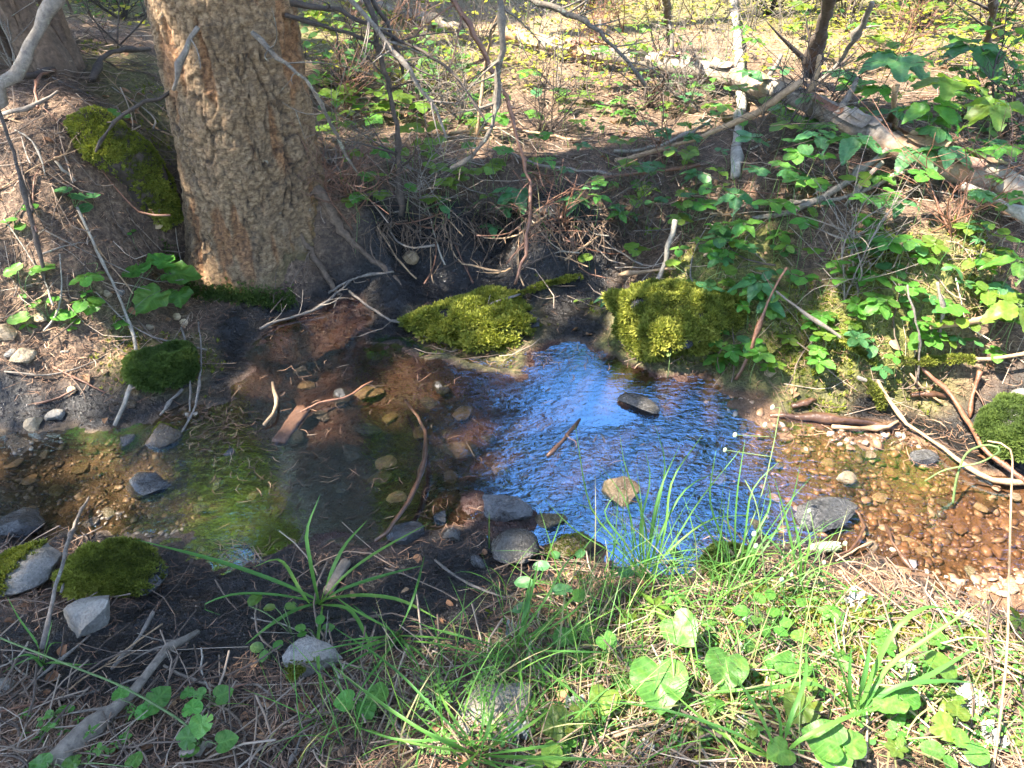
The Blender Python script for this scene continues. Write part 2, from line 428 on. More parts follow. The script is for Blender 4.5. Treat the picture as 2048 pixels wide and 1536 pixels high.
def mat_rock(name, dark, light, rough, wetline=False, tint=None):
    m, nt, b = M(name)
    co = objcoord(nt); oi = N(nt, "ObjectInfo")
    mp = N(nt, "Vector" + "Math", operation='ADD'); L(nt, co, mp.inputs[0]); L(nt, oi.outputs["Location"], mp.inputs[1])
    n1 = noise(nt, 18, 6, .7, mp.outputs[0]); n2 = noise(nt, 130, 4, .7, mp.outputs[0]); n3 = noise(nt, 5, 3, .5, mp.outputs[0])
    c = ramp(nt, n1.outputs[0], [(.28, dark), (.72, light)])
    c = mixc(nt, ramp(nt, n2.outputs[0], [(.35, .55), (.6, 0)]), c, [x * .45 for x in dark])
    if tint: c = mixc(nt, ramp(nt, n3.outputs[0], [(.45, 0), (.65, .7)]), c, tint)
    hsv = N(nt, "HueSaturation"); L(nt, c, hsv.inputs["Color"])
    mr = N(nt, "MapRange"); L(nt, oi.outputs["Random"], mr.inputs[0]); mr.inputs[3].default_value = .75; mr.inputs[4].default_value = 1.25
    L(nt, mr.outputs[0], hsv.inputs["Value"])
    L(nt, hsv.outputs[0], b.inputs["Base Color"])
    L(nt, ramp(nt, n1.outputs[0], [(.3, rough * .7), (.7, min(1, rough * 1.3))]), b.inputs["Roughness"])
    bb = bump(nt, n1.outputs[0], .9, .022); L(nt, bump(nt, n2.outputs[0], .9, .005, bb), b.inputs["Normal"])
    return m

def leafmix(nt, b, col, trans, fac, rough=.45, spec=.4):
    out = nt.nodes["Material Output"]
    L(nt, col, b.inputs["Base Color"]); b.inputs["Roughness"].default_value = rough
    b.inputs["Specular IOR Level"].default_value = spec
    t = N(nt, "BsdfTranslucent"); L(nt, trans, t.inputs["Color"])
    mx = N(nt, "MixShader"); mx.inputs[0].default_value = fac
    L(nt, b.outputs[0], mx.inputs[1]); L(nt, t.outputs[0], mx.inputs[2]); L(nt, mx.outputs[0], out.inputs[0])

def mat_leaf(name, c0, c1, trans, veins=True, fac=.42):
    m, nt, b = M(name)
    oi = N(nt, "ObjectInfo"); co = objcoord(nt)
    uv = N(nt, "Attribute", attribute_name="luv"); s = N(nt, "SeparateColor"); L(nt, uv.outputs["Color"], s.inputs[0])
    n = noise(nt, 9, 4, .6, co)
    c = mixc(nt, oi.outputs["Random"], c0, c1)
    c = mixc(nt, ramp(nt, n.outputs[0], [(.40, 0), (.70, .7)]), c, [x * .5 for x in c0])
    c = mixc(nt, ramp(nt, noise(nt, 3.1, 2, .5, co).outputs[0], [(.5, 0), (.72, .6)]), c, [c1[0] * 1.7, c1[1] * 1.1, c1[2]])
    hv = N(nt, 'HueSaturation'); L(nt, c, hv.inputs['Color'])
    m1 = N(nt, 'MapRange'); L(nt, oi.outputs['Random'], m1.inputs[0]); m1.inputs[3].default_value = .475; m1.inputs[4].default_value = .52; L(nt, m1.outputs[0], hv.inputs['Hue'])
    rn = N(nt, 'TexWhiteNoise', noise_dimensions='1D'); L(nt, oi.outputs['Random'], rn.inputs['W'])
    m2 = N(nt, 'MapRange'); L(nt, rn.outputs['Value'], m2.inputs[0]); m2.inputs[3].default_value = .62; m2.inputs[4].default_value = 1.25; L(nt, m2.outputs[0], hv.inputs['Value'])
    c = hv.outputs[0]
    # side veins: v - |u|*k, repeated
    a1 = N(nt, "Math", operation='MULTIPLY_ADD'); L(nt, s.outputs[0], a1.inputs[0]); a1.inputs[1].default_value = -.55; L(nt, s.outputs[1], a1.inputs[2])
    a2 = N(nt, "Math", operation='MULTIPLY'); L(nt, a1.outputs[0], a2.inputs[0]); a2.inputs[1].default_value = 8.0
    a3 = N(nt, "Math", operation='PINGPONG'); L(nt, a2.outputs[0], a3.inputs[0]); a3.inputs[1].default_value = .5
    vein = ramp(nt, a3.outputs[0], [(.0, 1), (.10, 0)])
    mid = ramp(nt, s.outputs[0], [(.0, 1), (.06, 0)])
    vm = N(nt, "Math", operation='MAXIMUM'); L(nt, vein, vm.inputs[0]); L(nt, mid, vm.inputs[1])
    vv = N(nt, "Math", operation='MULTIPLY'); L(nt, vm.outputs[0], vv.inputs[0]); vv.inputs[1].default_value = .28
    c = mixc(nt, vv.outputs[0], c, [min(1, x * 1.9 + .02) for x in c1])
    # insect spots and yellowing at the edge, with their own shape
    sp = noise(nt, 26, 2, .5, co)
    c = mixc(nt, ramp(nt, sp.outputs[0], [(.66, 0), (.70, .8)]), c, (.19, .14, .045))
    t = mixc(nt, .6, c, trans)
    leafmix(nt, b, c, t, fac)
    bb = bump(nt, vm.outputs[0], -.8, .006); L(nt, bump(nt, n.outputs[0], .4, .003, bb), b.inputs["Normal"])
    return m

def mat_var(name, stops, trans=None, fac=.4, rough=.7, key="var"):
    """colour picked by a per-piece value stored on the mesh"""
    m, nt, b = M(name)
    c = ramp(nt, attr(nt, key), stops)
    if trans: leafmix(nt, b, c, mixc(nt, .5, c, trans), fac, rough, .3)
    else:
        L(nt, c, b.inputs["Base Color"]); b.inputs["Roughness"].default_value = rough
    return m

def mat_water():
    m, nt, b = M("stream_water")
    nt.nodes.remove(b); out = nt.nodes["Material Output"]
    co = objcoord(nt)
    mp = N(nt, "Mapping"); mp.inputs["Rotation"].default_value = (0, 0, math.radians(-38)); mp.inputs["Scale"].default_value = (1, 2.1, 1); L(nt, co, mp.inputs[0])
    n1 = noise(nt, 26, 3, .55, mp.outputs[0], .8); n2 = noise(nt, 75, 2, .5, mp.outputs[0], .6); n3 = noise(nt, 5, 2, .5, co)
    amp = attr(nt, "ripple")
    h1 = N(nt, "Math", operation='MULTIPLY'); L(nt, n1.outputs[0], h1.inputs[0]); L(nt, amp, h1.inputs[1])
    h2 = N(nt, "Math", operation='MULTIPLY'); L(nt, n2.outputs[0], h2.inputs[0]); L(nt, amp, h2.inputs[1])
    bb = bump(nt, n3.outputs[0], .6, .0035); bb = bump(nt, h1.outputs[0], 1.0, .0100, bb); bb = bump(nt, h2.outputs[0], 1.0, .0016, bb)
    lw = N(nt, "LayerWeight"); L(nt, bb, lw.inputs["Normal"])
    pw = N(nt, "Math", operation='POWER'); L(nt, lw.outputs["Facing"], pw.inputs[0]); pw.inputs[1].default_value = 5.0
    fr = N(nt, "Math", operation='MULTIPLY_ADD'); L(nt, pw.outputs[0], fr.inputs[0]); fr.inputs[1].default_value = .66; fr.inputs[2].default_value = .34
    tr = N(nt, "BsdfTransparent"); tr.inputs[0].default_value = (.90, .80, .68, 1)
    gl = N(nt, "BsdfGlossy"); gl.inputs["Color"].default_value = (.33, .66, 1, 1); gl.inputs["Roughness"].default_value = .006; L(nt, bb, gl.inputs["Normal"])  # blue put into the gloss colour so the mirrored sky looks deeper
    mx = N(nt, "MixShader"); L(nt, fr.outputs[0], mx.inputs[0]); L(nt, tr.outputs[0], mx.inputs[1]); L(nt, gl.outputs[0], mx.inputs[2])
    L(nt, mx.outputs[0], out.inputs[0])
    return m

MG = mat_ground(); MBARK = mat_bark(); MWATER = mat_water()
W_GREY = mat_wood("grey_twig", (.075, .060, .048), (.24, .205, .165), 90, lichen=.25)
W_LICH = mat_wood("lichened_twig", (.045, .035, .027), (.17, .14, .105), 90, lichen=.8)
W_TAN = mat_wood("tan_stick", (.17, .105, .055), (.40, .27, .155), 70)
W_DARK = mat_wood("dark_twig", (.022, .016, .012), (.085, .062, .047), 80)
W_RED = mat_wood("reddish_stick", (.075, .032, .018), (.22, .10, .052), 70, rough=.5)
W_PALE = mat_wood("pale_twig", (.14, .12, .09), (.34, .30, .24), 120, lichen=.3)
W_WET = mat_wood("wet_wood", (.030, .016, .010), (.12, .062, .035), 55, rough=.28)
W_LOG = mat_wood("log_bark", (.085, .065, .048), (.32, .27, .21), 45, lichen=.35, patch=(.27, .15, .075))
W_POLE = mat_wood("pole_bark", (.15, .13, .105), (.40, .37, .31), 60, lichen=.4)
W_SHAG = mat_wood("shaggy_bark", (.040, .026, .017), (.20, .135, .088), 50)
W_CHUNK = mat_wood("split_wood", (.050, .024, .014), (.16, .080, .044), 60, rough=.5)
W_ROOT = mat_wood("weathered_root", (.085, .068, .052), (.25, .205, .155), 70)
R_GREY = mat_rock("grey_rock", (.095, .088, .076), (.27, .25, .215), .75, tint=(.24, .21, .165))
R_WET = mat_rock("wet_dark_rock", (.018, .018, .018), (.085, .085, .085), .22, tint=(.05, .042, .03))
R_SLATE = mat_rock("wet_slate", (.026, .026, .028), (.105, .104, .106), .28)
R_TAN = mat_rock("tan_rock", (.17, .125, .075), (.40, .32, .21), .6, tint=(.30, .20, .10))
R_BROWN = mat_rock("brown_wet_rock", (.050, .034, .020), (.18, .125, .072), .3, tint=(.10, .085, .03))
R_ORANGE = mat_rock("orange_stone", (.15, .075, .035), (.32, .19, .105), .4)
LEAFA = mat_leaf("leaf_green", (.050, .165, .026), (.085, .225, .030), (.20, .46, .03))
LEAFB = mat_leaf("leaf_blue_green", (.040, .135, .048), (.060, .175, .056), (.13, .34, .05), fac=.38)
LEAFC = mat_leaf("leaf_yellow_green", (.085, .17, .024), (.13, .22, .03), (.30, .46, .03), fac=.5)
LEAFD = mat_leaf("leaf_heart", (.055, .18, .028), (.095, .245, .038), (.22, .50, .04))
STEMG = mat_wood("green_stem", (.060, .105, .028), (.12, .18, .05), 60, rough=.6)
STEMB = mat_wood("brown_stem", (.060, .036, .022), (.15, .095, .055), 60)
MMOSS = mat_var("moss", [(0, (.032, .030, .010)), (.3, (.075, .092, .013)), (.65, (.165, .185, .022)), (1, (.31, .30, .055))], (.25, .30, .02), .35, .8)
MMOSSD = mat_var("moss_deep", [(0, (.022, .038, .008)), (.5, (.050, .082, .014)), (1, (.095, .135, .024))], (.12, .20, .02), .35, .8)
MGRASS = mat_var("grass_blade", [(0, (.045, .14, .035)), (.45, (.085, .21, .040)), (.8, (.14, .25, .045)), (1, (.34, .29, .15))], (.22, .42, .04), .45, .5)
MNEEDLE = mat_var("fallen_needles", [(0, (.035, .022, .014)), (.35, (.125, .066, .037)), (.7, (.25, .15, .09)), (1, (.42, .32, .22))], None, 0, .8)
MSPRAY = mat_var("fir_needles", [(0, (.018, .040, .014)), (.6, (.035, .070, .022)), (1, (.060, .095, .030))], (.05, .10, .02), .2, .6)
MBROAD = mat_var("broad_leaves", [(0, (.10, .14, .02)), (.6, (.22, .24, .035)), (1, (.36, .35, .05))], (.85, .78, .08), .5, .5)
MGRAVR = mat_var("orange_gravel", [(0, (.045, .030, .022)), (.25, (.13, .070, .040)), (.5, (.22, .125, .070)), (.75, (.28, .185, .12)), (1, (.32, .27, .22))], None, 0, .35)
MGRAVL = mat_var("brown_gravel", [(0, (.03, .024, .018)), (.4, (.10, .075, .050)), (.7, (.19, .14, .085)), (1, (.30, .26, .20))], None, 0, .4)
MLICH = mat_wood("grey_lichen", (.15, .16, .145), (.36, .37, .33), 60)
MBROWNLEAF = mat_var("dead_leaf", [(0, (.09, .045, .022)), (.5, (.24, .12, .060)), (1, (.36, .22, .12))], (.3, .15, .05), .25, .7)
MCUT = mat_wood("cut_wood_end", (.36, .24, .12), (.58, .44, .27), 90)
MBUD = mat_wood("pale_bud", (.34, .40, .20), (.55, .58, .40), 60)

# ------------------------------------------------------------------ ground sheet and water
ny, nx = XX.shape
idx = np.arange(ny * nx).reshape(ny, nx)
GF = np.stack([idx[:-1, :-1], idx[:-1, 1:], idx[1:, 1:], idx[1:, :-1]], 2).reshape(-1, 4)
GVt = np.stack([XX.ravel(), YY.ravel(), ZZ.ravel()], 1)
mudm = np.clip(MUD * (1 - BED), 0, 1)
gm = mesh_np("ground", GVt, GF, True,
             mask=np.stack([mudm.ravel(), (MOSS * (1 - mudm) * (1 - BED)).ravel(), SILT.ravel()], 1),
             mask2=np.stack([GRAV_R.ravel(), GRAV_L.ravel(), (sstep(3.6, 5.4, YY + .5 * fbm(P2 * 2, 3, 46).reshape(XX.shape)) * .9).ravel()], 1))
g = obj("ground", gm, MG); g["kind"] = "structure"

wx = np.arange(-2.4, 2.7, .012); wy = np.arange(.8, 2.75, .012)
WXX, WYY = np.meshgrid(wx, wy)
wsd = poly_sd(WATER, WXX, WYY)
wp = np.stack([WXX.ravel(), WYY.ravel(), np.zeros(WXX.size)], 1)
rip = np.clip(sstep(-.15, .2, WXX) * (1 - .85 * sstep(.6, .95, WXX + .25 * (WYY - 1.5))) + sstep(-.75, -1.0, WXX) * .05 + .08, 0, 1) * (.22 + .78 * sstep(-.25, .2, fbm(wp * np.array([3.5, 5, 1]), 3, 52).reshape(WXX.shape) + .12))
wz = fbm(wp * np.array([16, 22, 1]), 2, 51).reshape(WXX.shape) * .0012 * rip
keep = wsd < .07
ci = np.cumsum(keep.ravel()).reshape(keep.shape) - 1
k4 = keep[:-1, :-1] & keep[:-1, 1:] & keep[1:, 1:] & keep[1:, :-1]
WF = np.stack([ci[:-1, :-1][k4], ci[:-1, 1:][k4], ci[1:, 1:][k4], ci[1:, :-1][k4]], 1)
WV = np.stack([WXX[keep], WYY[keep], wz[keep]], 1)
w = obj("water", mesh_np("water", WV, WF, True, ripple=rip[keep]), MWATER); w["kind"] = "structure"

# ------------------------------------------------------------------ templates
def ico(sub):
    bm = bmesh.new(); bmesh.ops.create_icosphere(bm, subdivisions=sub, radius=1)
    V = np.array([v.co[:] for v in bm.verts]); F = np.array([[v.index for v in f.verts] for f in bm.faces]); bm.free()
    return V, F
ICO = {k: ico(k) for k in (1, 2, 3, 4)}

def leaf_ring(rfun, fold=.12, droop=.25, n=30, cy=.42, cup=0.0):
    """star-shaped leaf, base at origin, tip at (0,1): fan with two rings"""
    ph = np.linspace(0, 2 * np.pi, n, endpoint=False)
    r = np.array([rfun(p) for p in ph])
    pts = [(0, cy)]
    for k in (.55, 1.0):
        pts += [(k * r[i] * math.sin(ph[i]), cy - k * r[i] * math.cos(ph[i])) for i in range(n)]
    pts = np.array(pts)
    F = []
    for i in range(n):
        j = (i + 1) % n
        F.append((0, 1 + i, 1 + j)); F.append((1 + i, 1 + n + i, 1 + n + j)); F.append((1 + i, 1 + n + j, 1 + j))
    return pts, np.array(F), fold, droop
def leaf_strip(wfun, nseg=9, teeth=0.0):
    pts = []; F = []
    for i in range(nseg + 1):
        t = i / nseg; w = wfun(t)
        e = w * (1 + (teeth if i % 2 else -teeth) * (0 < i < nseg))
        pts += [(-e, t - (.012 if i % 2 else 0)), (-w * .5, t), (0, t), (w * .5, t), (e, t - (.012 if i % 2 else 0))]
    for i in range(nseg):
        a = i * 5
        for k in range(4):
            F += [(a + k, a + k + 1, a + 6 + k), (a + k, a + 6 + k, a + 5 + k)]
    return np.array(pts), np.array(F), .25, .3
def leaf_mesh(name, pts, F, fold, droop, seed, wav=.02):
    r = np.random.default_rng(seed)
    x, y = pts[:, 0], pts[:, 1]
    ph = r.uniform(0, 6, 3)
    z = fold * np.abs(x) - droop * (r.uniform(.4, 1.3)) * y * y * .6 + r.normal(0, .06) * x * y + 1.6 * wav * (np.sin(x * 9 + ph[0]) * np.sin(y * 11 + ph[1]) + .6 * np.sin(y * 19 + x * 13 + ph[2]))
    V = np.stack([x, y, z], 1)
    mx = np.abs(x).max()
    if seed % 10 >= 2:                      # nibbled leaves
        cen = pts[F].mean(1); e = pts[r.integers(len(pts) // 2, len(pts), 2 if seed % 10 == 3 else 1)]
        d = np.min(np.linalg.norm(cen[:, None] - e[None], axis=2), axis=1); F = F[d > r.uniform(.07, .13)]
    return mesh_np(name, V, F, True, luv=np.stack([np.abs(x) / mx * .5, np.clip(y, 0, 1), 0 * x], 1))

def r_heart(p):
    # p = 0 points to the petiole (notch), pi to the tip
    a = abs(((p + np.pi) % (2 * np.pi)) - np.pi) / np.pi
    r = np.interp(a, [0, .06, .14, .28, .45, .62, .8, .92, 1], [.30, .37, .50, .56, .53, .47, .46, .51, .58])
    return r * (1 + .035 * math.sin(p * 15))
def r_round(p):
    a = abs(((p + np.pi) % (2 * np.pi)) - np.pi) / np.pi
    return np.interp(a, [0, .2, .5, .8, 1], [.42, .40, .36, .45, .57]) * (1 + .012 * math.sin(p * 9))
def r_lobed(p):
    a = abs(((p + np.pi) % (2 * np.pi)) - np.pi) / np.pi
    r = np.interp(a, [0, .05, .16, .27, .36, .44, .56, .64, .74, .83, .93, 1], [.28, .38, .50, .54, .47, .55, .50, .44, .49, .44, .52, .62])
    return r * (1 + .03 * math.sin(p * 23))
def w_ovate(t): return .30 * math.sin(math.pi * min(1, t ** .72)) ** .9 * (1 - .25 * t) + (.012 if t < 1 else .004)
def w_lance(t): return .16 * math.sin(math.pi * t ** .8) + .01
def w_oval(t): return .33 * math.sqrt(max(0, 1 - (2 * t - 1) ** 2)) * (1 - .12 * t) + .006
LM = {}
for k in range(4):
    LM['heart', k] = leaf_mesh("heart_leaf", *leaf_ring(r_heart, .10, .2, 30, .40), 10 + k, .025)
    LM['round', k] = leaf_mesh("round_leaf", *leaf_ring(r_round, .10, .15, 18, .42), 20 + k, .015)
    LM['lobed', k] = leaf_mesh("lobed_leaf", *leaf_ring(r_lobed, .14, .25, 36, .40), 30 + k, .03)
    LM['ovate', k] = leaf_mesh("ovate_leaf", *leaf_strip(w_ovate, 17, .07), 40 + k, .02)
    LM['lance', k] = leaf_mesh("lance_leaf", *leaf_strip(w_lance, 7), 50 + k, .015)
    LM['oval', k] = leaf_mesh("oval_leaf", *leaf_strip(w_oval, 8), 60 + k, .015)
_lmcopies = {}
def leaf_me(kind, k, mat):
    key = (kind, k, mat.name)
    if key not in _lmcopies:
        me = LM[kind, k].copy(); me.materials.clear(); me.materials.append(mat); _lmcopies[key] = me
    return _lmcopies[key]

def leaf_obj(kind, mat, parent, loc, pos, tip, size, up=(0, 0, 1), seed=0, label=None):
    r = np.random.default_rng(seed)
    Y = np.array(tip, float); Y /= np.linalg.norm(Y)
    upv = np.array(up, float) + r.normal(0, .14, 3)
    Fm = frames(Y[None], upv[None])[0]
    o = bpy.data.objects.new("leaf", leaf_me(kind, int(r.integers(0, 4)), mat)); COL.objects.link(o)
    o.parent = parent
    m = Matrix([[*(Fm[0] * size), pos[0] - loc[0]], [*(Fm[1] * size), pos[1] - loc[1]], [*(Fm[2] * size), pos[2] - loc[2]], [0, 0, 0, 1]])
    o.matrix_local = m
    if label: o["label"] = label
    return o

# ------------------------------------------------------------------ the large fir on the bank
def build_fir():
    cx, cy = -.985, 2.655
    zs = np.concatenate([np.arange(-.12, 1.75, .0085), np.linspace(1.8, 6, 60), np.linspace(6.3, 17, 40)])
    nth = 330
    th = np.linspace(0, 2 * np.pi, nth, endpoint=False)
    T, Z = np.meshgrid(th, zs)
    base = .243 * (1 - np.clip(Z, 0, 17) / 19.0) * (1 - .055 * np.clip(Z, 0, 1.2))
    hh = np.maximum(Z, -.1)
    def lobe(t0, w): return np.exp(-((((T - t0) + np.pi) % (2 * np.pi) - np.pi) / w) ** 2)
    R = base + .018 * np.exp(-hh / .5) + .028 * np.exp(-np.abs(hh) / .14)
    # root buttresses: right (towards the pool), right-back, left-back
    R += lobe(-.05, .40) * .20 * np.exp(-np.maximum(hh - .02, 0) / .13)
    R += lobe(.75, .35) * .22 * np.exp(-hh / .2)
    R += lobe(2.6, .5) * .16 * np.exp(-hh / .25)
    R += lobe(-1.75, .6) * .035 * np.exp(-hh / .2) + lobe(-2.5, .55) * .075 * np.exp(-hh / .16)
    R += .010 * np.sin(T * 3 + 1.0 + Z * .8) + .007 * np.sin(T * 5 + 2.0)
    X = cx + .048 * np.clip(Z, 0, 3) + R * np.cos(T); Y = cy + R * np.sin(T)
    p = np.stack([X.ravel(), Y.ravel(), Z.ravel()], 1)
    wob = np.stack([fbm(p * 9, 2, 61), fbm(p * 9, 2, 62), fbm(p * 9, 2, 63)], 1) * .04
    f1, f2, cid = worley((p + wob * 1.5) * np.array([10.5, 10.5, 3.6]), 70)
    g1, g2, gid = worley((p + wob * .5) * np.array([34, 34, 42]), 80)
    crack = np.maximum((1 - sstep(.0, .06, np.abs(fbm((p + wob) * np.array([15, 15, 5.5]), 3, 71)))) * sstep(-.1, .25, fbm(p * 6, 2, 72)), (1 - sstep(.01, .07, f2 - f1)) * sstep(.05, .35, fbm(p * 5, 2, 73)))
    streak = sstep(.16, .34, fbm(p * np.array([21, 21, 3.6]) + wob * 3, 3, 90))
    fine = 1 - sstep(.02, .2, g2 - g1)
    fade = np.where(p[:, 2] < 1.9, 1.0, .6)
    low = sstep(.22, .05, p[:, 2])
    disp = (.006 * (cid - .5) - .008 * crack * (1 - low * .7) - .009 * streak * (1 - low * .6) - .0045 * fine + .006 * (gid - .5) + .008 * fbm(p * 30, 3, 95)) * fade
    n = np.stack([np.cos(T).ravel(), np.sin(T).ravel(), np.zeros(T.size)], 1)
    p2 = p + n * disp[:, None]
    ni = len(zs); idx = np.arange(ni * nth).reshape(ni, nth)
    F = np.stack([idx[:-1], np.roll(idx, -1, 1)[:-1], np.roll(idx, -1, 1)[1:], idx[1:]], 2).reshape(-1, 4)
    gzb = gz(p2[:, 0], p2[:, 1])
    mossy = .6 * np.clip(sstep(.07, .0, p2[:, 2] - gzb) * sstep(-.5, .3, fbm(p * 12, 3, 99) + .3), 0, 1)
    loc = (cx, cy, .05)
    t = thing("fir_tree", "large fir trunk with flaky tan bark and orange furrows at the pool edge", "tree", loc)
    me = mesh_np("trunk", p2 - np.array(loc), F, True, furrow=np.clip(streak * .6 * (1 - low * .5), 0, 1), crack=np.clip(crack * .5 + fine * .45, 0, 1) * (1 - low * .5), mossy=mossy)
    obj("trunk", me, MBARK, t)
    return t, np.array(loc)
FIR, FIRLOC = build_fir()

def air_pts(pts):
    out = []
    for q in pts:
        px, py, y = q; out.append(at_y(px, py, y))
    return np.array(out)
def stick_mesh(P, r0, r1, sides=7, twigs=0, seed=0, n=None, tlen=.12, rough=.12, knots=0):
    P = np.asarray(P); Ls = np.linalg.norm(np.diff(P, axis=0), axis=1).sum()
    n = n or int(np.clip(Ls / .035, 6, 46))
    C = catmull(P, n); r = np.random.default_rng(seed)
    C[1:-1] += r.normal(0, min(r0 * .35, .004), (n - 2, 3))
    R = np.linspace(r0, r1, n) * (1 + .15 * np.sin(np.linspace(0, 9, n) + seed))
    for _ in range(knots): R[r.integers(1, n - 1)] *= r.uniform(1.25, 1.6)
    parts = [tube_arr(C, R, sides, seed, rough)]
    for k in range(twigs):
        i = int(r.integers(1, n - 2)); d = C[i + 1] - C[i]; d /= np.linalg.norm(d)
        s = np.cross(d, r.normal(0, 1, 3)); s /= np.linalg.norm(s); s[2] = abs(s[2]) * .6
        ln = tlen * r.uniform(.4, 1.3); q = C[i] + (d * .5 + s) * 0
        bend = r.normal(0, .25, 3)
        pts = [C[i] + (d * .45 + s * .9) * ln * a + bend * ln * a * a for a in (0, .35, .7, 1)]
        parts.append(tube_arr(catmull(pts, 6), np.linspace(max(R[i] * .45, .0012), .0008, 6), 4, seed + k, .1))
        if r.random() < .5:
            e = np.array(pts[2]); dd = r.normal(0, 1, 3); pts2 = [e + dd * ln * .25 * a for a in (0, .5, 1)]
            parts.append(tube_arr(catmull(pts2, 4), np.linspace(.0012, .0007, 4), 4, seed, .1))
    return join(parts)
# dead branches still on the fir
for pts, r0, r1, tw, mt in [
    ([(560, 2, 2.62), (675, 24, 2.62), (733, 48, 2.6), (781, 72, 2.58), (867, 116, 2.52), (901, 144, 2.48), (942, 195, 2.42), (973, 248, 2.36)], .0085, .003, 14, W_DARK),
    ([(570, 30, 2.58), (658, 55, 2.6), (723, 75, 2.6), (761, 92, 2.6), (805, 120, 2.58), (839, 137, 2.55), (880, 162, 2.5)], .0075, .0025, 12, W_DARK),
    ([(505, 66, 2.42), (574, 130, 2.33), (615, 164, 2.30), (646, 219, 2.30), (670, 267, 2.32), (697, 321, 2.35), (716, 348, 2.36)], .0068, .004, 7, W_LICH),
    ([(396, 55, 2.42), (369, 103, 2.36), (355, 144, 2.35), (347, 180, 2.35)], .008, .005, 1, W_GREY),
    ([(340, 184, 2.5), (260, 219, 2.42), (222, 250, 2.4), (191, 304, 2.38)], .007, .003, 3, W_DARK)]:
    P = air_pts(pts)
    V, F = stick_mesh(P, r0, r1, 7, tw, int(P[0][0] * 1000) % 977, knots=3, tlen=.22)
    obj("dead_branch", mesh_np("dead_branch", V - FIRLOC, F, True), mt, FIR)

for th_, ln, r0 in [(-.15, .62, .024), (-.6, .46, .018), (.25, .6, .024), (-2.5, .42, .020)]:
    P = []
    for f in (.18, .27, .36, .36 + (ln - .36) * .5, ln):
        x_ = FIRLOC[0] + math.cos(th_ + (f - .2) * .5 * math.sin(th_ * 7)) * f; y_ = FIRLOC[1] + math.sin(th_ + (f - .2) * .5 * math.sin(th_ * 7)) * f
        P.append([x_, y_, float(gz(x_, y_)) + np.interp(f, [.18, .27, .36, ln], [.09, .03, .008, -.014])])
    V, F = stick_mesh(P, r0, r0 * .3, 10, 4, int(ln * 100), 26, .09, .10, 0)
    V = V + np.stack([fbm(V * 40, 2, 1), fbm(V * 40, 2, 2), fbm(V * 40, 2, 3)], 1) * .006
    obj("root", mesh_np("root", V - FIRLOC, F, True), W_SHAG, FIR)

# ------------------------------------------------------------------ rocks
def sprig_template(nb=4, seed=1, spread=.8):
    r = np.random.default_rng(seed); V = []; F = []
    for k in range(nb):
        a = k * 2.4 + r.uniform(-.4, .4); t = r.uniform(.25, spread)
        d = np.array([math.cos(a) * math.sin(t), math.sin(a) * math.sin(t), math.cos(t)])
        s = np.array([-math.sin(a), math.cos(a), 0]) * .17
        b = len(V); m = d * .55
        V += [(0, 0, 0), m + s, d * 1.0, m - s]; F += [(b, b + 1, b + 2), (b, b + 2, b + 3)]
    return np.array(V, float), np.array(F)
SPV, SPF = sprig_template()
def orient(Nv, r):
    """frames with column 2 along Nv and random spin"""
    Nv = Nv / np.linalg.norm(Nv, axis=1, keepdims=True)
    a = r.normal(0, 1, Nv.shape); X = np.cross(Nv, a); X /= np.linalg.norm(X, axis=1, keepdims=True)
    return np.stack([X, np.cross(Nv, X), Nv], 2)
def moss_on(V, F, count, size, r, thr=.05, mask=None, jit=.35, vscale=1.0):
    a, b, c = V[F[:, 0]], V[F[:, 1]], V[F[:, 2]]
    nn = np.cross(b - a, c - a); ar = np.linalg.norm(nn, axis=1) / 2; nn = nn / np.maximum(ar[:, None] * 2, 1e-12)
    cen = (a + b + c) / 3
    wgt = ar * sstep(thr, thr + .3, nn[:, 2])
    if mask is not None: wgt = wgt * mask(cen, nn)
    if wgt.sum() <= 0: return None
    i = r.choice(len(F), count, p=wgt / wgt.sum())
    u = r.random((count, 1)); v = r.random((count, 1)); fl = (u + v) > 1; u = np.where(fl, 1 - u, u); v = np.where(fl, 1 - v, v)
    P = a[i] + (b[i] - a[i]) * u + (c[i] - a[i]) * v
    Nv = nn[i] * .8 + np.array([0, 0, .35]) + r.normal(0, jit, (count, 3))
    s = size * r.uniform(.55, 1.35, count)
    lump = fbm(P * 24, 3, 7); patch = fbm(P * 9 + 3, 2, 17)
    P = P + nn[i] * (lump * size * 1.1)[:, None]
    s = s * (1 + .7 * np.clip(patch + .2, -.5, 1))
    Mx = orient(Nv, r) * s[:, None, None]
    VV, FF = scatter(SPV, SPF, Mx, P)
    var = np.clip(.42 + lump * .5 + patch * .35 + r.normal(0, .17, count), 0, 1)
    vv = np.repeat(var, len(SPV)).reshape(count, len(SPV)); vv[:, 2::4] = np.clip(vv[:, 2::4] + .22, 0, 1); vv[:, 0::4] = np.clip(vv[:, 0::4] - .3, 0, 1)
    return VV, FF, vv.ravel()

def rock_geo(sx, sy, sz, seed, sub=3, cuts=9, rough=.12, flat=None):
    r = np.random.default_rng(seed); V, F = ICO[sub]; V = V.copy()
    for _ in range(cuts):
        n = r.normal(0, 1, 3); n /= np.linalg.norm(n); d = r.uniform(.50, .82)
        k = V @ n - d; V = V - np.maximum(k, 0)[:, None] * n
    if flat: V[:, 2] = np.minimum(V[:, 2], flat)
    nrm = V / np.linalg.norm(V, axis=1, keepdims=True)
    V = V + nrm * (fbm(V * 1.7 + seed, 4, seed) * rough)[:, None] + nrm * (fbm(V * 5 + seed, 3, seed + 3) * rough * .55)[:, None] + nrm * ((np.abs(fbm(V * np.array([2, 2, 7]) + seed, 2, seed + 8)) - .2) * rough * .5)[:, None]
    return V * np.array([sx, sy, sz]), F

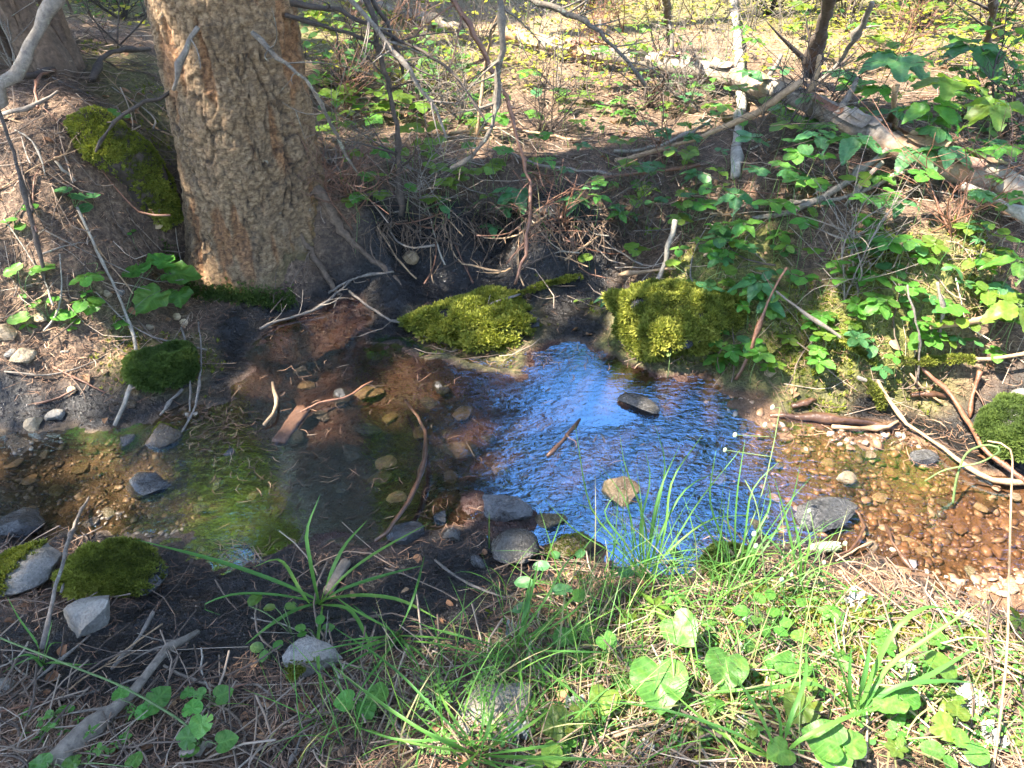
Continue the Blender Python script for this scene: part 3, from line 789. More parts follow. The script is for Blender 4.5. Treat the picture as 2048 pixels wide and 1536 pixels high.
def rock(label, px, py, wpx, mat, asp=.75, hz=.45, rot=0, seed=0, moss=0, msize=.012, mthr=.1, mmask=None, sink=.33, water=False, name="rock", cuts=9,
         sub=3, flat=None, mmat=None, group=None, tilt=(0, 0), cat="rock", zoff=0):
    p = hit(px, py, 0, 0.0 if water else None)
    s = wpx / 2 * depth_of(p) / FPX
    V, F = rock_geo(s, s * asp, s * hz, seed + 101, sub, cuts, flat=flat, rough=.34 if moss > 6000 else .13)
    V = V @ np.array(Matrix.Rotation(tilt[0], 3, 'X') @ Matrix.Rotation(tilt[1], 3, 'Y')).T
    V = V @ np.array(Matrix.Rotation(rot, 3, 'Z')).T
    base = gz(p[0], p[1])
    loc = np.array([p[0], p[1] + s * .1, (max(base, -.02) if water else base) + s * hz * (1 - 2 * sink) * .9 + zoff])
    t = thing(name, label, cat, loc, group)
    sme = mesh_np("stone", V, F, True); sme.set_sharp_from_angle(angle=math.radians(24)); obj("stone", sme, mat, t)
    if moss:
        r = np.random.default_rng(seed + 5)
        res = moss_on(V, F, moss, msize, r, mthr, mmask)
        if res:
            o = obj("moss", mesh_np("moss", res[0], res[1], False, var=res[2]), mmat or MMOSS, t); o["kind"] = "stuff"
    return t

rock("broad low rock fully covered in bright moss at the back of the pool", 965, 662, 285, R_WET, .62, .33, .1, 1, 15000, .018, -.25, lambda c, n: sstep(-.06, .0, c[:, 2] + .02) * sstep(-.42, -.2, fbm(c * 16, 2, 5)), sink=.3, cuts=7, sub=4)
rock("domed mossy rock with sunlit crest beside the blue water", 1338, 672, 285, R_WET, .66, .44, -.1, 2, 16000, .016, -.3, lambda c, n: sstep(-.5, -.3, fbm(c * 14, 2, 6)), sink=.3, cuts=6, sub=4)
rock("small dark moss hummock on the muddy shore left of the pool", 332, 752, 132, R_WET, .75, .65, .2, 3, 8000, .014, -.3, None, sink=.2, cuts=4, mmat=MMOSSD)
rock("pale grey slab with a mossy left half at the stream edge", 48, 1160, 190, R_GREY, .62, .34, .35, 4, 5000, .012, .2, lambda c, n: sstep(.02, -.06, c[:, 0] - .2 * c[:, 1]) * sstep(-.1, .02, c[:, 1]), flat=.6, cuts=11, sink=.1)
rock("dark angular rock capped with yellow green moss beside the grey slab", 252, 1168, 232, R_WET, .55, .42, .05, 5, 9000, .013, .15, lambda c, n: sstep(.10, .0, c[:, 0] + .5 * np.abs(c[:, 1])), cuts=10, sink=.2)
rock("faceted grey rock in front of the moss capped rock", 186, 1245, 118, R_GREY, .8, .7, .6, 6, cuts=14, sink=.25)
rock("wet grey boulder standing at the edge of the stream by the frame", 42, 1058, 112, R_WET, .7, .55, .3, 7, cuts=10, water=True, sink=.2)
rock("rounded olive grey rock with a mossy rim where twigs meet the water", 326, 874, 74, R_BROWN, .9, .75, .8, 8, 500, .007, .3, lambda c, n: sstep(0, .03, c[:, 1]), cuts=6, water=True, sink=.2)
rock("flat black wet rock breaking the stream surface", 293, 972, 118, R_WET, .55, .35, -.2, 9, cuts=10, water=True, sink=.3)
rock("small cubic tan stone at the stream's far edge", 68, 852, 44, R_TAN, .8, .8, .4, 10, cuts=14, water=True)
rock("pale tan stone lying on the needle litter", 48, 718, 52, R_TAN, .8, .7, .2, 11, cuts=12)
rock("dark triangular slate lying in the blue reflection", 1282, 812, 96, R_WET, .62, .30, -.45, 12, cuts=12, water=True, sink=.1, flat=.5, zoff=.014)
rock("brown angular rock standing out of the blue water behind the grass", 1232, 988, 112, R_BROWN, .75, .6, -.6, 13, cuts=12, water=True, sink=.2)
rock("flat slate grey rock at the near edge of the blue water", 1008, 1030, 124, R_SLATE, .55, .38, -.2, 14, cuts=10, water=True, sink=.2, flat=.6)
rock("small brown square rock beside the flat slate grey rock", 1102, 1044, 68, R_BROWN, .65, .5, 0, 15, cuts=10, water=True, sink=.2)
rock("glistening wet rounded rock half buried in black mud", 1030, 1108, 100, R_WET, .85, .6, .3, 16, cuts=5, sink=.25)
rock("brown flat topped rock under the spotted leaves at the water's edge", 1135, 1104, 100, R_BROWN, .6, .5, .1, 17, 500, .007, .2, None, cuts=9, sink=.2)
rock("smooth blue grey cobble on the mud by the curved stick", 812, 1074, 76, R_SLATE, .7, .55, .3, 18, cuts=4, sink=.25)
rock("large flat dark slate standing in the gravelly water", 1652, 1040, 160, R_WET, .55, .34, .15, 19, cuts=11, water=True, sink=.1, flat=.5)
rock("grey rock with mossy flanks in the grass at the bank", 1462, 1140, 140, R_GREY, .65, .42, .5, 20, 3500, .009, .0, lambda c, n: sstep(-.02, .05, np.abs(c[:, 0]) - .01), cuts=9, sink=.3, mmat=MMOSSD)
rock("cracked grey tan rock on the mud below the grass tuft", 612, 1340, 138, R_GREY, .75, .5, .1, 21, 260, .007, .4, lambda c, n: sstep(-.01, -.03, c[:, 1]), cuts=15, sink=.2)
rock("flat grey slab half hidden by grass in the foreground", 1000, 1432, 185, R_GREY, .7, .28, .5, 22, cuts=10, sink=.25, flat=.5)
rock("dark green moss mound at the frame edge beside the stream", 2030, 885, 150, R_WET, .8, .65, .2, 23, 7000, .0115, -.3, None, sink=.2, cuts=4, mmat=MMOSSD)
rock("pale tan stone at the foot of the undercut bank", 818, 522, 40, R_TAN, .8, .75, .2, 24, cuts=6)
rock("tan stone on the mud behind the blue water", 1540, 750, 34, R_TAN, .7, .7, .2, 25, cuts=8)
rock("yellowish submerged stone in the brown pool", 772, 930, 46, R_TAN, .9, .5, .2, 27, cuts=8)
rock("small blue slate wedge lying flat in the brown pool", 733, 856, 64, R_SLATE, .55, .30, -.3, 28, cuts=12, water=True, flat=.4, sink=.2)
rock("small stone beside the wood chunk in the pool", 591, 868, 32, R_WET, 1.2, .6, .2, 29, cuts=12, water=True)
rock("brown oval stone just under the surface in mid pool", 918, 906, 86, R_BROWN, .5, .4, -.1, 26, cuts=7)
rock("tan stone at the near edge of the pool below the curved stick", 795, 1000, 46, R_TAN, .7, .5, .1, 30, cuts=7)
rock("grey rock cut by the picture corner on the needle bank", 8, 1382, 60, R_GREY, .8, .6, .2, 35, cuts=8)
rock("long tan slab lying under the clear water of the gravel run", 1838, 1098, 120, R_TAN, .34, .22, -.75, 32, cuts=12, flat=.5, zoff=-.012)
rock("narrow orange slab under water in front of the long tan slab", 1790, 1140, 110, R_ORANGE, .28, .22, -.3, 33, cuts=12, flat=.5, zoff=-.01)
rock("black round cobble wet in the blue water", 1398, 1056, 34, R_WET, .8, .6, .2, 34, cuts=4, water=True)
rock("reddish brown cobble between grass and blue water", 1508, 1052, 40, R_BROWN, 1.2, .6, .2, 36, cuts=6, water=True)
rock("dark brown stone poking up amid fine ripples", 1436, 952, 44, R_BROWN, .9, .5, .3, 37, cuts=8, water=True)
rock("low wet stone ringed by ripples near the sunken branch", 1388, 868, 52, R_WET, .7, .3, .1, 38, cuts=6, water=True, sink=.3)
rock("small brown cobble in the blue water below the angular rock", 1312, 1058, 40, R_BROWN, .8, .6, .1, 39, cuts=6, water=True)
rock("pale round pebble on the sunlit orange gravel", 1690, 965, 42, R_TAN, .8, .5, .1, 40, cuts=4, zoff=.012)
rock("dark mottled cobble on the orange gravel near the curved stick", 1850, 918, 60, R_WET, .7, .5, .1, 41, cuts=5, water=True)
rock("orange cobble shining at the lower gravel run", 1992, 1114, 34, R_ORANGE, 1.1, .5, .1, 42, cuts=5, zoff=.012)
rock("grey boulder half out of the mud at the frame edge", 2044, 795, 44, R_GREY, .8, .7, .1, 43, cuts=8)
rock("pale stone block beside the dark log jam", 1968, 700, 26, R_TAN, .8, .7, .1, 44, cuts=9)
LAND = [("the domed moss rock", 1338, 660), ("the broad moss rock", 965, 650), ("the fir's foot", 520, 560), ("the fallen log's end", 1950, 360), ("the broken log stub", 1790, 230), ("the pale pole", 1475, 250), ("the dark sapling", 1630, 110), ("the slanting grey branch", 1640, 395),
        ("the hanging lichen branch", 990, 200), ("the crooked dead stem", 1045, 380), ("the upright dark stem", 795, 300), ("the undercut bank", 950, 470), ("the tallest leaf whorl", 1905, 160), ("the drooping dark whorl", 1520, 562), ("the vertical twig", 1838, 690), ("the bare leaning stem", 1640, 645), ("the frame edge leaves", 2035, 590),
        ("the pale teal whorl", 1030, 385), ("the log's far end", 1020, 70), ("the arching lichen branch", 1215, 85), ("the sedge tuft", 642, 1205), ("the broad sedge clump", 1712, 1430), ("the flat slab", 1000, 1430), ("the large heart leaf", 1320, 1365), ("the arrow leaf", 1452, 1338), ("the cracked rock", 612, 1335), ("the weathered root", 260, 1390),
        ("the moss capped rock", 250, 1160), ("the moss hummock", 332, 750), ("the lobed leaves", 320, 555), ("the mossy root", 260, 340), ("the green cone", 1650, 1094), ("the straw stalk", 2000, 1400), ("the round leaf cluster", 1540, 1230), ("the white lichen patch", 1935, 1425), ("the feathery leaf", 870, 1400), ("the grey facet rock", 186, 1240), ("the corner sapling", 60, 100),
        ("the blue slate wedge", 733, 856), ("the wood chunk", 580, 850), ("the curved pool stick", 845, 930), ("the flat dark slate", 1650, 1040), ("the long tan slab", 1838, 1098), ("the tan curved stick", 1900, 910), ("the black wet rock", 293, 970), ("the grey mossy slab", 55, 1140), ("the pale slender twig", 262, 660), ("the tan litter stone", 48, 718), ("the propped branch", 1450, 255)]
_used_labels = set()
def located(text, px, py):
    """the text plus where it is, measured from the nearest thing one can find"""
    c = sorted(LAND, key=lambda q: (q[1] - px) ** 2 + ((q[2] - py) * 1.3) ** 2)
    for deg in (0, 1):
        for nm, x, y in c[:7]:
            dx, dy = px - x, py - y
            near = "just " if math.hypot(dx, dy) < 70 else ("well " if math.hypot(dx, dy) > 190 else "")
            if abs(dx) > 2.2 * abs(dy): rel = near + ("right of" if dx > 0 else "left of")
            elif abs(dy) > 2.2 * abs(dx): rel = near + ("below" if dy > 0 else "above")
            else: rel = near + ("below" if dy > 0 else "above") + (" and right of" if dx > 0 else " and left of")
            lab = text + " " + rel + " " + nm
            if len(lab.split()) > 16: lab = lab.replace(' small ', ' ').replace(' large ', ' ')
            if len(lab.split()) > 16: lab = lab.replace('just ', '').replace('well ', '')
            if lab not in _used_labels:
                _used_labels.add(lab); return lab
    return lab
NUMW = {1: "single", 2: "two", 3: "three", 4: "four", 5: "five", 6: "six", 7: "seven"}
# stones lying on the litter of the bank, one label, told apart by nothing
for k, (px, py, wp) in enumerate([(12, 672, 60), (20, 710, 30), (60, 575, 30), (215, 590, 26), (240, 588, 20), (380, 680, 22), (300, 655, 20), (110, 835, 40), (262, 812, 26), (210, 745, 20), (130, 705, 18),
                                  (275, 590, 24), (80, 640, 36), (330, 700, 16)]):
    rock(located("small stone pressed into the litter,", px, py), px, py, wp, [R_TAN, R_GREY, R_BROWN][k % 3], .8, .6, k, 200 + k, cuts=7, sub=2, group="small stones on the sloping bank", name="stone_on_bank", cat="stone")
for k, (px, py, wp) in enumerate([(1570, 880, 34), (1610, 905, 26), (1600, 960, 30), (1740, 915, 34), (1780, 950, 30), (1760, 1000, 36), (1830, 985, 32), (1890, 1010, 38), (1920, 1060, 40), (1960, 1020, 30), (2010, 1050, 36),
                                  (1940, 1150, 34), (1880, 1075, 30), (2020, 1180, 40), (1960, 1195, 26), (1560, 935, 24), (1700, 900, 24), (1655, 930, 30), (1725, 1150, 26), (2030, 1000, 34), (1990, 980, 26), (1545, 1000, 30)]):
    rock(located(["orange", "tan", "rusty orange", "brown"][k % 4] + " flat cobble under water,", px, py), px, py, wp, [R_ORANGE, R_TAN, R_ORANGE, R_BROWN][k % 4], .75, .38, k * 1.3, 300 + k, cuts=6, sub=2, group="cobbles in the gravel run", name="cobble", cat="stone", zoff=.006, sink=.4)
for k, (px, py, wp) in enumerate([(20, 1000, 40), (60, 960, 36), (110, 985, 44), (160, 940, 34), (30, 930, 40), (200, 985, 30), (130, 1025, 36), (90, 910, 30), (180, 900, 34), (240, 905, 30), (60, 1020, 26), (215, 1030, 40)]):
    rock(located(["brown", "tan", "dull brown"][k % 3] + " stone on the shallow stream bed,", px, py), px, py, wp, [R_BROWN, R_TAN, R_BROWN][k % 3], .75, .35, k * 1.1, 330 + k, cuts=6, sub=2, group="stones in the left stream arm", name="stream_stone", cat="stone", sink=.42)
for k, (px, py, wp) in enumerate([(610, 775, 44), (680, 800, 60), (740, 790, 70), (640, 835, 50), (780, 840, 40), (700, 910, 60), (760, 960, 60), (860, 810, 50), (930, 830, 60), (980, 880, 44), (900, 960, 50), (680, 980, 40), (840, 870, 44), (1150, 735, 50), (1000, 940, 50)]):
    rock(located(["brown", "dark"][k % 2] + " stone on the pool bottom,", px, py), px, py, wp, [R_BROWN, R_WET][k % 2], .7, .34, k * 1.7, 350 + k, cuts=7, sub=2, group="stones on the pool bottom", name="pool_stone", cat="stone", sink=.35)

for k, (px, py, wp, m_) in enumerate([(455, 905, 46, R_WET), (430, 960, 40, R_WET), (505, 985, 34, R_BROWN), (360, 925, 40, R_WET), (250, 880, 46, R_SLATE), (395, 1010, 40, R_WET), (880, 1035, 44, R_WET), (905, 1075, 52, R_WET), (955, 1130, 46, R_WET), (1075, 1000, 34, R_WET), (1180, 1045, 30, R_BROWN), (1350, 1105, 34, R_WET), (1450, 1010, 36, R_BROWN), (1535, 905, 30, R_WET), (1490, 850, 34, R_BROWN), (1090, 775, 38, R_WET), (880, 770, 44, R_WET), (600, 735, 34, R_WET), (1600, 1090, 40, R_WET), (1745, 1095, 36, R_BROWN)]):
    rock(located(["dark", "wet", "half sunken dark"][k % 3] + " stone breaking the water,", px, py), px, py, wp, m_, .75, .55, k * 1.9, 380 + k, cuts=10, sub=3, group="dark stones breaking the water", name="wet_stone", cat="stone", water=True, sink=.3)
def rafts():
    r = np.random.default_rng(24); X = []; Y = []
    for px, py, sx, sy, n in [(455, 880, 45, 40, 130), (430, 830, 40, 20, 70), (600, 730, 70, 30, 14), (560, 950, 60, 40, 30), (700, 770, 60, 30, 8), (1120, 715, 50, 15, 70), (1880, 870, 80, 30, 190), (1600, 870, 60, 15, 60), (820, 1010, 80, 40, 50), (480, 1110, 60, 14, 60)]:
        q = np.array([at_z(px + a, py + b, .004)[:2] for a, b in zip(r.normal(0, sx, n), r.normal(0, sy, n))]); X.append(q[:, 0]); Y.append(q[:, 1])
    x = np.concatenate(X); y = np.concatenate(Y); n = len(x); z = np.maximum(gz(x, y), 0) + r.uniform(.001, .009, n)
    V, F = ribbon_field(x, y, z, r.uniform(0, 6.283, n), r.normal(0, .12, n), r.uniform(.02, .06, n), r.uniform(.0006, .0014, n), r.normal(0, .006, n))
    o = obj("floating_debris", mesh_np("floating_debris", V, F, False, var=np.repeat(np.clip(r.beta(1.6, 3.2, n), 0, 1), 6)), MNEEDLE); o["kind"] = "stuff"; o["label"] = "rafts of drowned reddish needles and bits caught in the stream"
RAFTS = True
# ------------------------------------------------------------------ sticks, branches, logs
def stick(label, pts, r0, r1, mat, name="stick", cat="stick", twigs=0, sides=7, group=None, tlen=.1, knots=2, rough=.12, floor=None, moss=None):
    """pts: (px, py, height above ground) or (px, py, None, world_y); radii in photograph pixels"""
    P = []
    for q in pts:
        if len(q) == 4: P.append(at_y(q[0], q[1], q[3]))
        else: P.append(hit(q[0], q[1], q[2], floor))
    P = np.array(P); dp = np.mean([depth_of(p) for p in P]) / FPX
    seed = int(abs(pts[0][0] * 7 + pts[0][1] * 13)) % 9973
    r0, r1 = r0 * .72, r1 * .72
    V, F = stick_mesh(P, r0 * dp, r1 * dp, sides, twigs, seed, knots=knots, tlen=tlen, rough=rough)
    loc = P[0]
    if moss:
        t = thing(name, label, cat, loc, group)
        obj("wood", mesh_np("wood", V - loc, F, True), mat, t)
        f0, f1 = moss; C = catmull(P, 40); a = int(f0 * 39); b = max(int(f1 * 39), a + 1)
        seg = C[a:b + 1]
        def mk(c, n):
            d = np.min(np.linalg.norm((c + loc)[:, None] - seg[None], axis=2), axis=1)
            return (d < max(r0, r1) * dp * 1.6 + .004).astype(float)
        res = moss_on(V - loc, F, 1200, .011, np.random.default_rng(seed), -.6, mk)
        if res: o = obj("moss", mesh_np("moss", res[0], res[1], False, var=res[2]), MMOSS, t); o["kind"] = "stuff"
        return t
    o = obj(name, mesh_np(name, V - loc, F, True), mat, None, loc)
    return tag(o, label, cat, group)

# fallen log across the far bank with its stubs
def fallen_log():
    pts = [(1008, 66, .08), (1130, 95, .08), (1300, 122, .09), (1450, 150, .10), (1600, 198, .10), (1700, 246, .10), (1800, 296, .09), (1960, 350, .08), (2120, 415, .08)]
    P = np.array([hit(*q) for q in pts]); loc = P[0]
    t = thing("fallen_log", "long pale fallen log with peeling bark lying across the far bank", "log", loc)
    n = 90; C = catmull(P, n); R = np.interp(np.linspace(0, 1, n), [0, .4, .75, 1], [.036, .044, .040, .042])
    V, F = tube_arr(C, R, 18, 4, .05)
    V = V + (fbm(V * 14, 3, 8) * .012)[:, None] * np.array([0, 0, 1]) + np.stack([fbm(V * 40, 2, 9), fbm(V * 40, 2, 10), fbm(V * 40, 2, 12)], 1) * .004
    obj("trunk", mesh_np("trunk", V - loc, F, True), W_LOG, t)
    for i, dx in ((20, (.02, .1, .12)), (33, (-.02, .05, .16)), (52, (.05, .02, .1)), (61, (.0, .0, .15)), (66, (.06, .06, .10))):
        b = C[i] + np.array([0, 0, R[i] * .6]); e = b + np.array(dx)
        v, f = tube_arr(catmull([b, (b + e) / 2 + np.array([.008, 0, .01]), e], 7), np.linspace(.014, .008, 7), 7, i, .2)
        obj("branch_stub", mesh_np("branch_stub", v - loc, f, True), W_TAN if i == 61 else W_GREY, t)
    # peeling bark strips
    r = np.random.default_rng(3)
    for k in range(26):
        i = int(r.integers(8, n - 6)); a = r.uniform(.3, 2.6); d = C[i + 1] - C[i]; d /= np.linalg.norm(d)
        u = np.cross(d, [0, 0, 1]); u /= np.linalg.norm(u); wv = np.cross(u, d)
        o = C[i] + (u * math.cos(a) + wv * math.sin(a)) * R[i] * 1.03; nrm = u * math.cos(a) + wv * math.sin(a); tg = -u * math.sin(a) + wv * math.cos(a)
        L1 = r.uniform(.03, .09); w_ = r.uniform(.012, .03)
        V_ = np.array([o + d * L1 * s + tg * w_ * q + nrm * (.002 + .012 * (abs(q) ** 2) * r.uniform(.2, 1.2) + .01 * s * s) for s in (-1, -.3, .4, 1) for q in (-1, 0, 1)])
        F_ = np.array([(j * 3 + q, j * 3 + q + 1, j * 3 + q + 4, j * 3 + q + 3) for j in range(3) for q in range(2)])
        obj("bark_strip", mesh_np("bark_strip", V_ - loc, F_, True), [W_LOG, W_TAN, W_RED][k % 3], t)
fallen_log()
stick("far end piece of a fallen log with raw orange broken wood", [(700, -8, .06), (800, 22, .06), (880, 45, .06), (925, 58, .06)], 13, 12, W_LOG, "log_piece", "log", sides=10)
stick("thin pale pole leaning down under the fallen log", [(1464, -20, .06), (1472, 60, .05), (1478, 125, .04), (1480, 200, .03), (1476, 280, .03), (1470, 352, .02)], 13, 11, W_POLE, "pole", "pole", sides=10, knots=4)
stick("branch with a raw broken end propped on the fallen log", [(1230, 320, .03), (1345, 292, .05), (1430, 262, .10), (1500, 232, .14), (1560, 195, .20), (1602, 163, .24)], 6, 10, W_TAN, twigs=2)
stick("smooth grey branch slanting up to the fallen log", [(1505, 437, .02), (1600, 415, .03), (1680, 375, .05), (1730, 335, .08), (1775, 300, .12)], 7, 10, W_GREY, twigs=1)
stick("short grey stick crossing behind the slanting grey branch", [(1690, 412, .02), (1725, 370, .05), (1765, 325, .10)], 5, 7, W_GREY)
stick("long thin stick running under the leaves to the frame edge", [(1540, 405, .02), (1680, 398, .03), (1790, 352, .06), (1880, 325, .08), (2060, 292, .1)], 6, 7, W_GREY, twigs=2)
stick("grey branch below the log at the frame edge", [(1925, 372, .06), (1990, 400, .06), (2070, 450, .05)], 12, 13, W_POLE)
stick("reddish bare stick on the litter before the leaf whorls", [(1195, 356, .02), (1290, 345, .03), (1400, 330, .03)], 4, 5, W_RED)
stick("pale stick lying across the litter below the bent shrub", [(1228, 302, .02), (1300, 296, .02), (1385, 262, .02), (1420, 240, .03)], 5, 4, W_PALE)
stick("light brown stick along the litter at mid bank", [(900, 268, .02), (1000, 258, .03), (1100, 272, .02), (1160, 280, .02)], 5, 4, W_TAN, twigs=2)
stick("curved tan twig arching over the litter mid bank", [(1010, 300, .02), (1080, 330, .04), (1180, 342, .03), (1250, 350, .02)], 4, 4, W_GREY)
stick("standing grey stick leaning at the back bank near the moss", [(1350, 440, .16), (1335, 500, .08), (1312, 565, .03), (1298, 588, .01)], 7, 6, W_PALE)
stick("pale horizontal stick above the sunlit moss rock", [(1235, 550, .04), (1290, 543, .05), (1350, 537, .04)], 4.5, 4, W_TAN)
stick("short tan peg stick sloping into the litter", [(1130, 520, .03), (1200, 470, .03)], 3, 2, W_TAN)
# hanging lichen branches and shrub stems in the middle
stick("lichen crusted dead branch hanging down in the middle", [(998, -15, None, 2.55), (1007, 68, None, 2.5), (1000, 120, None, 2.5), (993, 188, None, 2.48), (986, 239, None, 2.45), (962, 291, None, 2.42), (938, 318, None, 2.4), (901, 336, None, 2.38)], 9, 4, W_LICH, "dead_branch_hanging", "branch", twigs=16, tlen=.16, rough=.25, knots=6)
stick("crooked long dead stem reaching from the top to the mud", [(900, -10, None, 2.75), (945, 62, None, 2.7), (986, 147, None, 2.66), (1017, 205, None, 2.62), (1034, 274, None, 2.58), (1054, 342, None, 2.54), (1061, 400, None, 2.48), (1054, 479, None, 2.40), (1044, 525, None, 2.36), (1030, 568, None, 2.32)], 7.5, 4, W_RED, "dead_branch_reaching_down", "branch", twigs=16, tlen=.18, knots=4)
stick("arching lichen branch sweeping down behind the middle", [(1045, -6, None, 3.2), (1096, 14, None, 3.15), (1147, 31, None, 3.1), (1181, 51, None, 3.05), (1215, 82, None, 3.0), (1249, 116, None, 2.95), (1277, 147, None, 2.9), (1290, 172, None, 2.9)], 8.5, 4, W_LICH, "arching_branch", "branch", twigs=16, tlen=.22, rough=.2)
stick("grey brown dead branch from the top edge bending downward", [(694, -8, None, 2.55), (744, 48, None, 2.55), (791, 106, None, 2.52), (819, 137, None, 2.5), (839, 178, None, 2.5), (870, 219, None, 2.5), (893, 276, None, 2.48)], 7.5, 4, W_GREY, "bending_branch", "branch", twigs=14, tlen=.16)
stick("upright dark slender stem rooted at the undercut bank", [(802, 430, None, 2.62), (798, 342, None, 2.62), (795, 274, None, 2.62), (785, 205, None, 2.62), (771, 147, None, 2.63), (757, 92, None, 2.64), (750, 51, None, 2.65), (728, -10, None, 2.67)], 8, 7, W_DARK, "slender_shrub", "shrub", twigs=12, tlen=.25)
stick("second dark stem crossing the upright one near the top", [(742, -6, None, 2.7), (770, 40, None, 2.7), (786, 85, None, 2.7), (802, 120, None, 2.72), (806, 148, None, 2.74)], 7, 4, W_DARK, "slender_shrub", "shrub", twigs=4)
stick("thin tan upright stem in the litter behind the hanging branch", [(955, 276, .0), (960, 220, .12), (969, 137, .28), (985, 60, .45), (1012, -8, .6)], 4.5, 4, W_TAN, "thin_shrub", "shrub")
stick("lichen speckled stem standing beside the fallen log", [(1345, 120, .0), (1337, 60, .2), (1333, 0, .4), (1330, -20, .5)], 9, 8, W_LICH, "thin_shrub", "shrub", rough=.25)
stick("long thin stick laid over the mossy rock from the mud", [(698, 582, .01), (746, 620, .012), (794, 644, .012), (855, 637, .03), (944, 617, .10), (1016, 596, .10), (1060, 579, .03), (1111, 564, .02), (1159, 555, .03)], 4, 3.5, W_GREY, twigs=2, moss=(.78, 1.0))
stick("grey bowed twig at the root of the fir", [(657, 586, .01), (711, 555, .03), (787, 543, .015)], 3.5, 3, W_GREY)
stick("forked twig lying on the red silt by the fir", [(520, 658, .01), (557, 641, .015), (632, 617, .02), (700, 562, .02)], 3.5, 3, W_GREY, twigs=5, tlen=.1)
stick("thick curved brown stick arching through the middle of the pool", [(811, 800, .03), (838, 839, .05), (852, 883, .055), (845, 934, .05), (814, 1005, .05), (775, 1062, .05), (752, 1082, .04)], 4.5, 7, W_WET, floor=0.0)
stick("short curved tan twig on the red silt of the pool", [(545, 765, .01), (553, 800, .02), (545, 830, .02), (528, 850, .01)], 5, 4.5, W_TAN, floor=0.0)
stick("long red brown root sliver across the pool", [(590, 830, .006), (640, 805, .012), (690, 795, .012), (745, 762, .008)], 3, 2.5, W_RED, floor=0.0)
stick("dark submerged branch in the blue reflection", [(1160, 838, .001), (1130, 875, .002), (1095, 912, .001)], 4, 5, W_WET, floor=0.0)
# right bank tangle
stick("long reddish stick sloping from the bank into the gravel run", [(1844, 735, .06), (1899, 788, .06), (1936, 842, .06), (1960, 887, .05), (1998, 921, .04), (2060, 968, .03)], 6, 6.5, W_RED)
stick("long tan curved stick trailing along the gravel run", [(1755, 760, .06), (1786, 812, .05), (1806, 842, .035), (1840, 866, .02), (1881, 894, .02), (1922, 924, .02), (1963, 952, .02), (1998, 962, .02), (2080, 966, .02)], 4.5, 7, W_TAN, floor=0.0)
stick("short tan forked twig on the edge of the gravel run", [(1664, 853, .012), (1710, 858, .016), (1768, 856, .018), (1796, 842, .03)], 5.5, 4, W_TAN, floor=0.0)
stick("dark waterlogged branch along the far edge of the gravel run", [(1540, 832, .0), (1621, 835, .008), (1690, 842, .01), (1800, 853, .008)], 9, 12, W_WET, "waterlogged_branch", "branch", floor=0.0)
stick("broken lichen stick with yellow moss standing at the mud", [(1716, 755, .10), (1738, 764, .09), (1758, 794, .05), (1766, 820, .01)], 6, 7, W_PALE, twigs=2, tlen=.05, moss=(.3, .8))
stick("pale stick with a mossy end above the mud at the frame edge", [(1800, 722, .06), (1860, 722, .07), (1929, 719, .08), (1998, 718, .10), (2070, 702, .13)], 6, 5.5, W_TAN, moss=(.0, .55))
stick("bare stem leaning over the bank with a moss cuff", [(1746, 722, .04), (1686, 678, .08), (1632, 641, .12), (1597, 617, .15), (1553, 582, .2)], 5, 3.5, W_GREY, "leaning_bare_shrub", "shrub", moss=(.0, .25))
stick("straight upright twig rising from the mossy mud", [(1471, 759, .01), (1492, 719, .06), (1509, 678, .12), (1540, 596, .22), (1574, 535, .28)], 5.5, 3, W_RED, "upright_twig", "stem", twigs=1)
stick("grey crooked twig hanging by the round leaves", [(1881, 675, .06), (1885, 610, .14), (1875, 565, .18)], 4, 4, W_GREY, "crooked_twig", "stem")
stick("thick brown branch half hidden behind the bright leaf pair", [(1860, 655, .08), (1892, 648, .09), (1930, 644, .10), (1977, 634, .10), (2012, 622, .10)], 7, 8, W_TAN)
stick("thin vertical twig carrying round leaves above the mud", [(1834, 774, .01), (1840, 699, .12), (1830, 634, .2), (1815, 570, .25)], 3.5, 2.5, W_GREY, "vertical_twig", "stem")
stick("thin straight stick beside the reddish one on the mud", [(1820, 747, .05), (1850, 780, .04), (1883, 806, .02)], 3, 3, W_TAN)
stick("black stubby branch lying flat on the mud", [(1822, 790, .015), (1860, 788, .02), (1893, 792, .015)], 8, 7, W_WET)
stick("forked pink brown stick resting on the mud at the corner of the bank", [(1960, 742, .07), (1952, 770, .05), (1945, 800, .03), (1940, 835, .01)], 7, 3, W_RED, twigs=1)
stick("dark split log end wedged against the far shore", [(1584, 812, .015), (1610, 806, .02), (1632, 800, .02)], 8, 6, W_WET)
stick("pale dead weed stem standing in front of the right leaves", [(1790, 258, .0), (1790, 215, .12), (1791, 172, .22)], 9, 7, W_TAN, "broken_stub", "stub", rough=.3)
# left bank
stick("pale slender twig trailing from the bank into the left stream", [(154, 414, .03), (181, 475, .03), (205, 524, .03), (236, 589, .03), (260, 651, .03), (272, 692, .03), (267, 753, .03), (250, 805, .02), (229, 850, .01)], 3, 5.5, W_PALE, twigs=2)
stick("thin dark twig bending along the mud to the rounded rock", [(397, 644, .03), (402, 702, .03), (398, 774, .03), (380, 836, .03), (345, 890, .01)], 2.5, 3.5, W_GREY)
stick("second thin twig hanging beside the moss hummock", [(362, 654, .03), (376, 702, .03), (380, 770, .03), (380, 822, .02)], 2, 2.5, W_GREY)
stick("thin dark sapling stem rising up the left bank", [(88, 560, .0), (82, 513, .06), (51, 393, .16), (27, 301, .22), (-4, 220, .28)], 6, 5, W_DARK, "thin_sapling", "sapling")
stick("forked root lying on the mound litter near the left edge", [(-5, 232, .02), (60, 214, .03), (100, 190, .03), (115, 183, .03)], 5, 4, W_GREY)
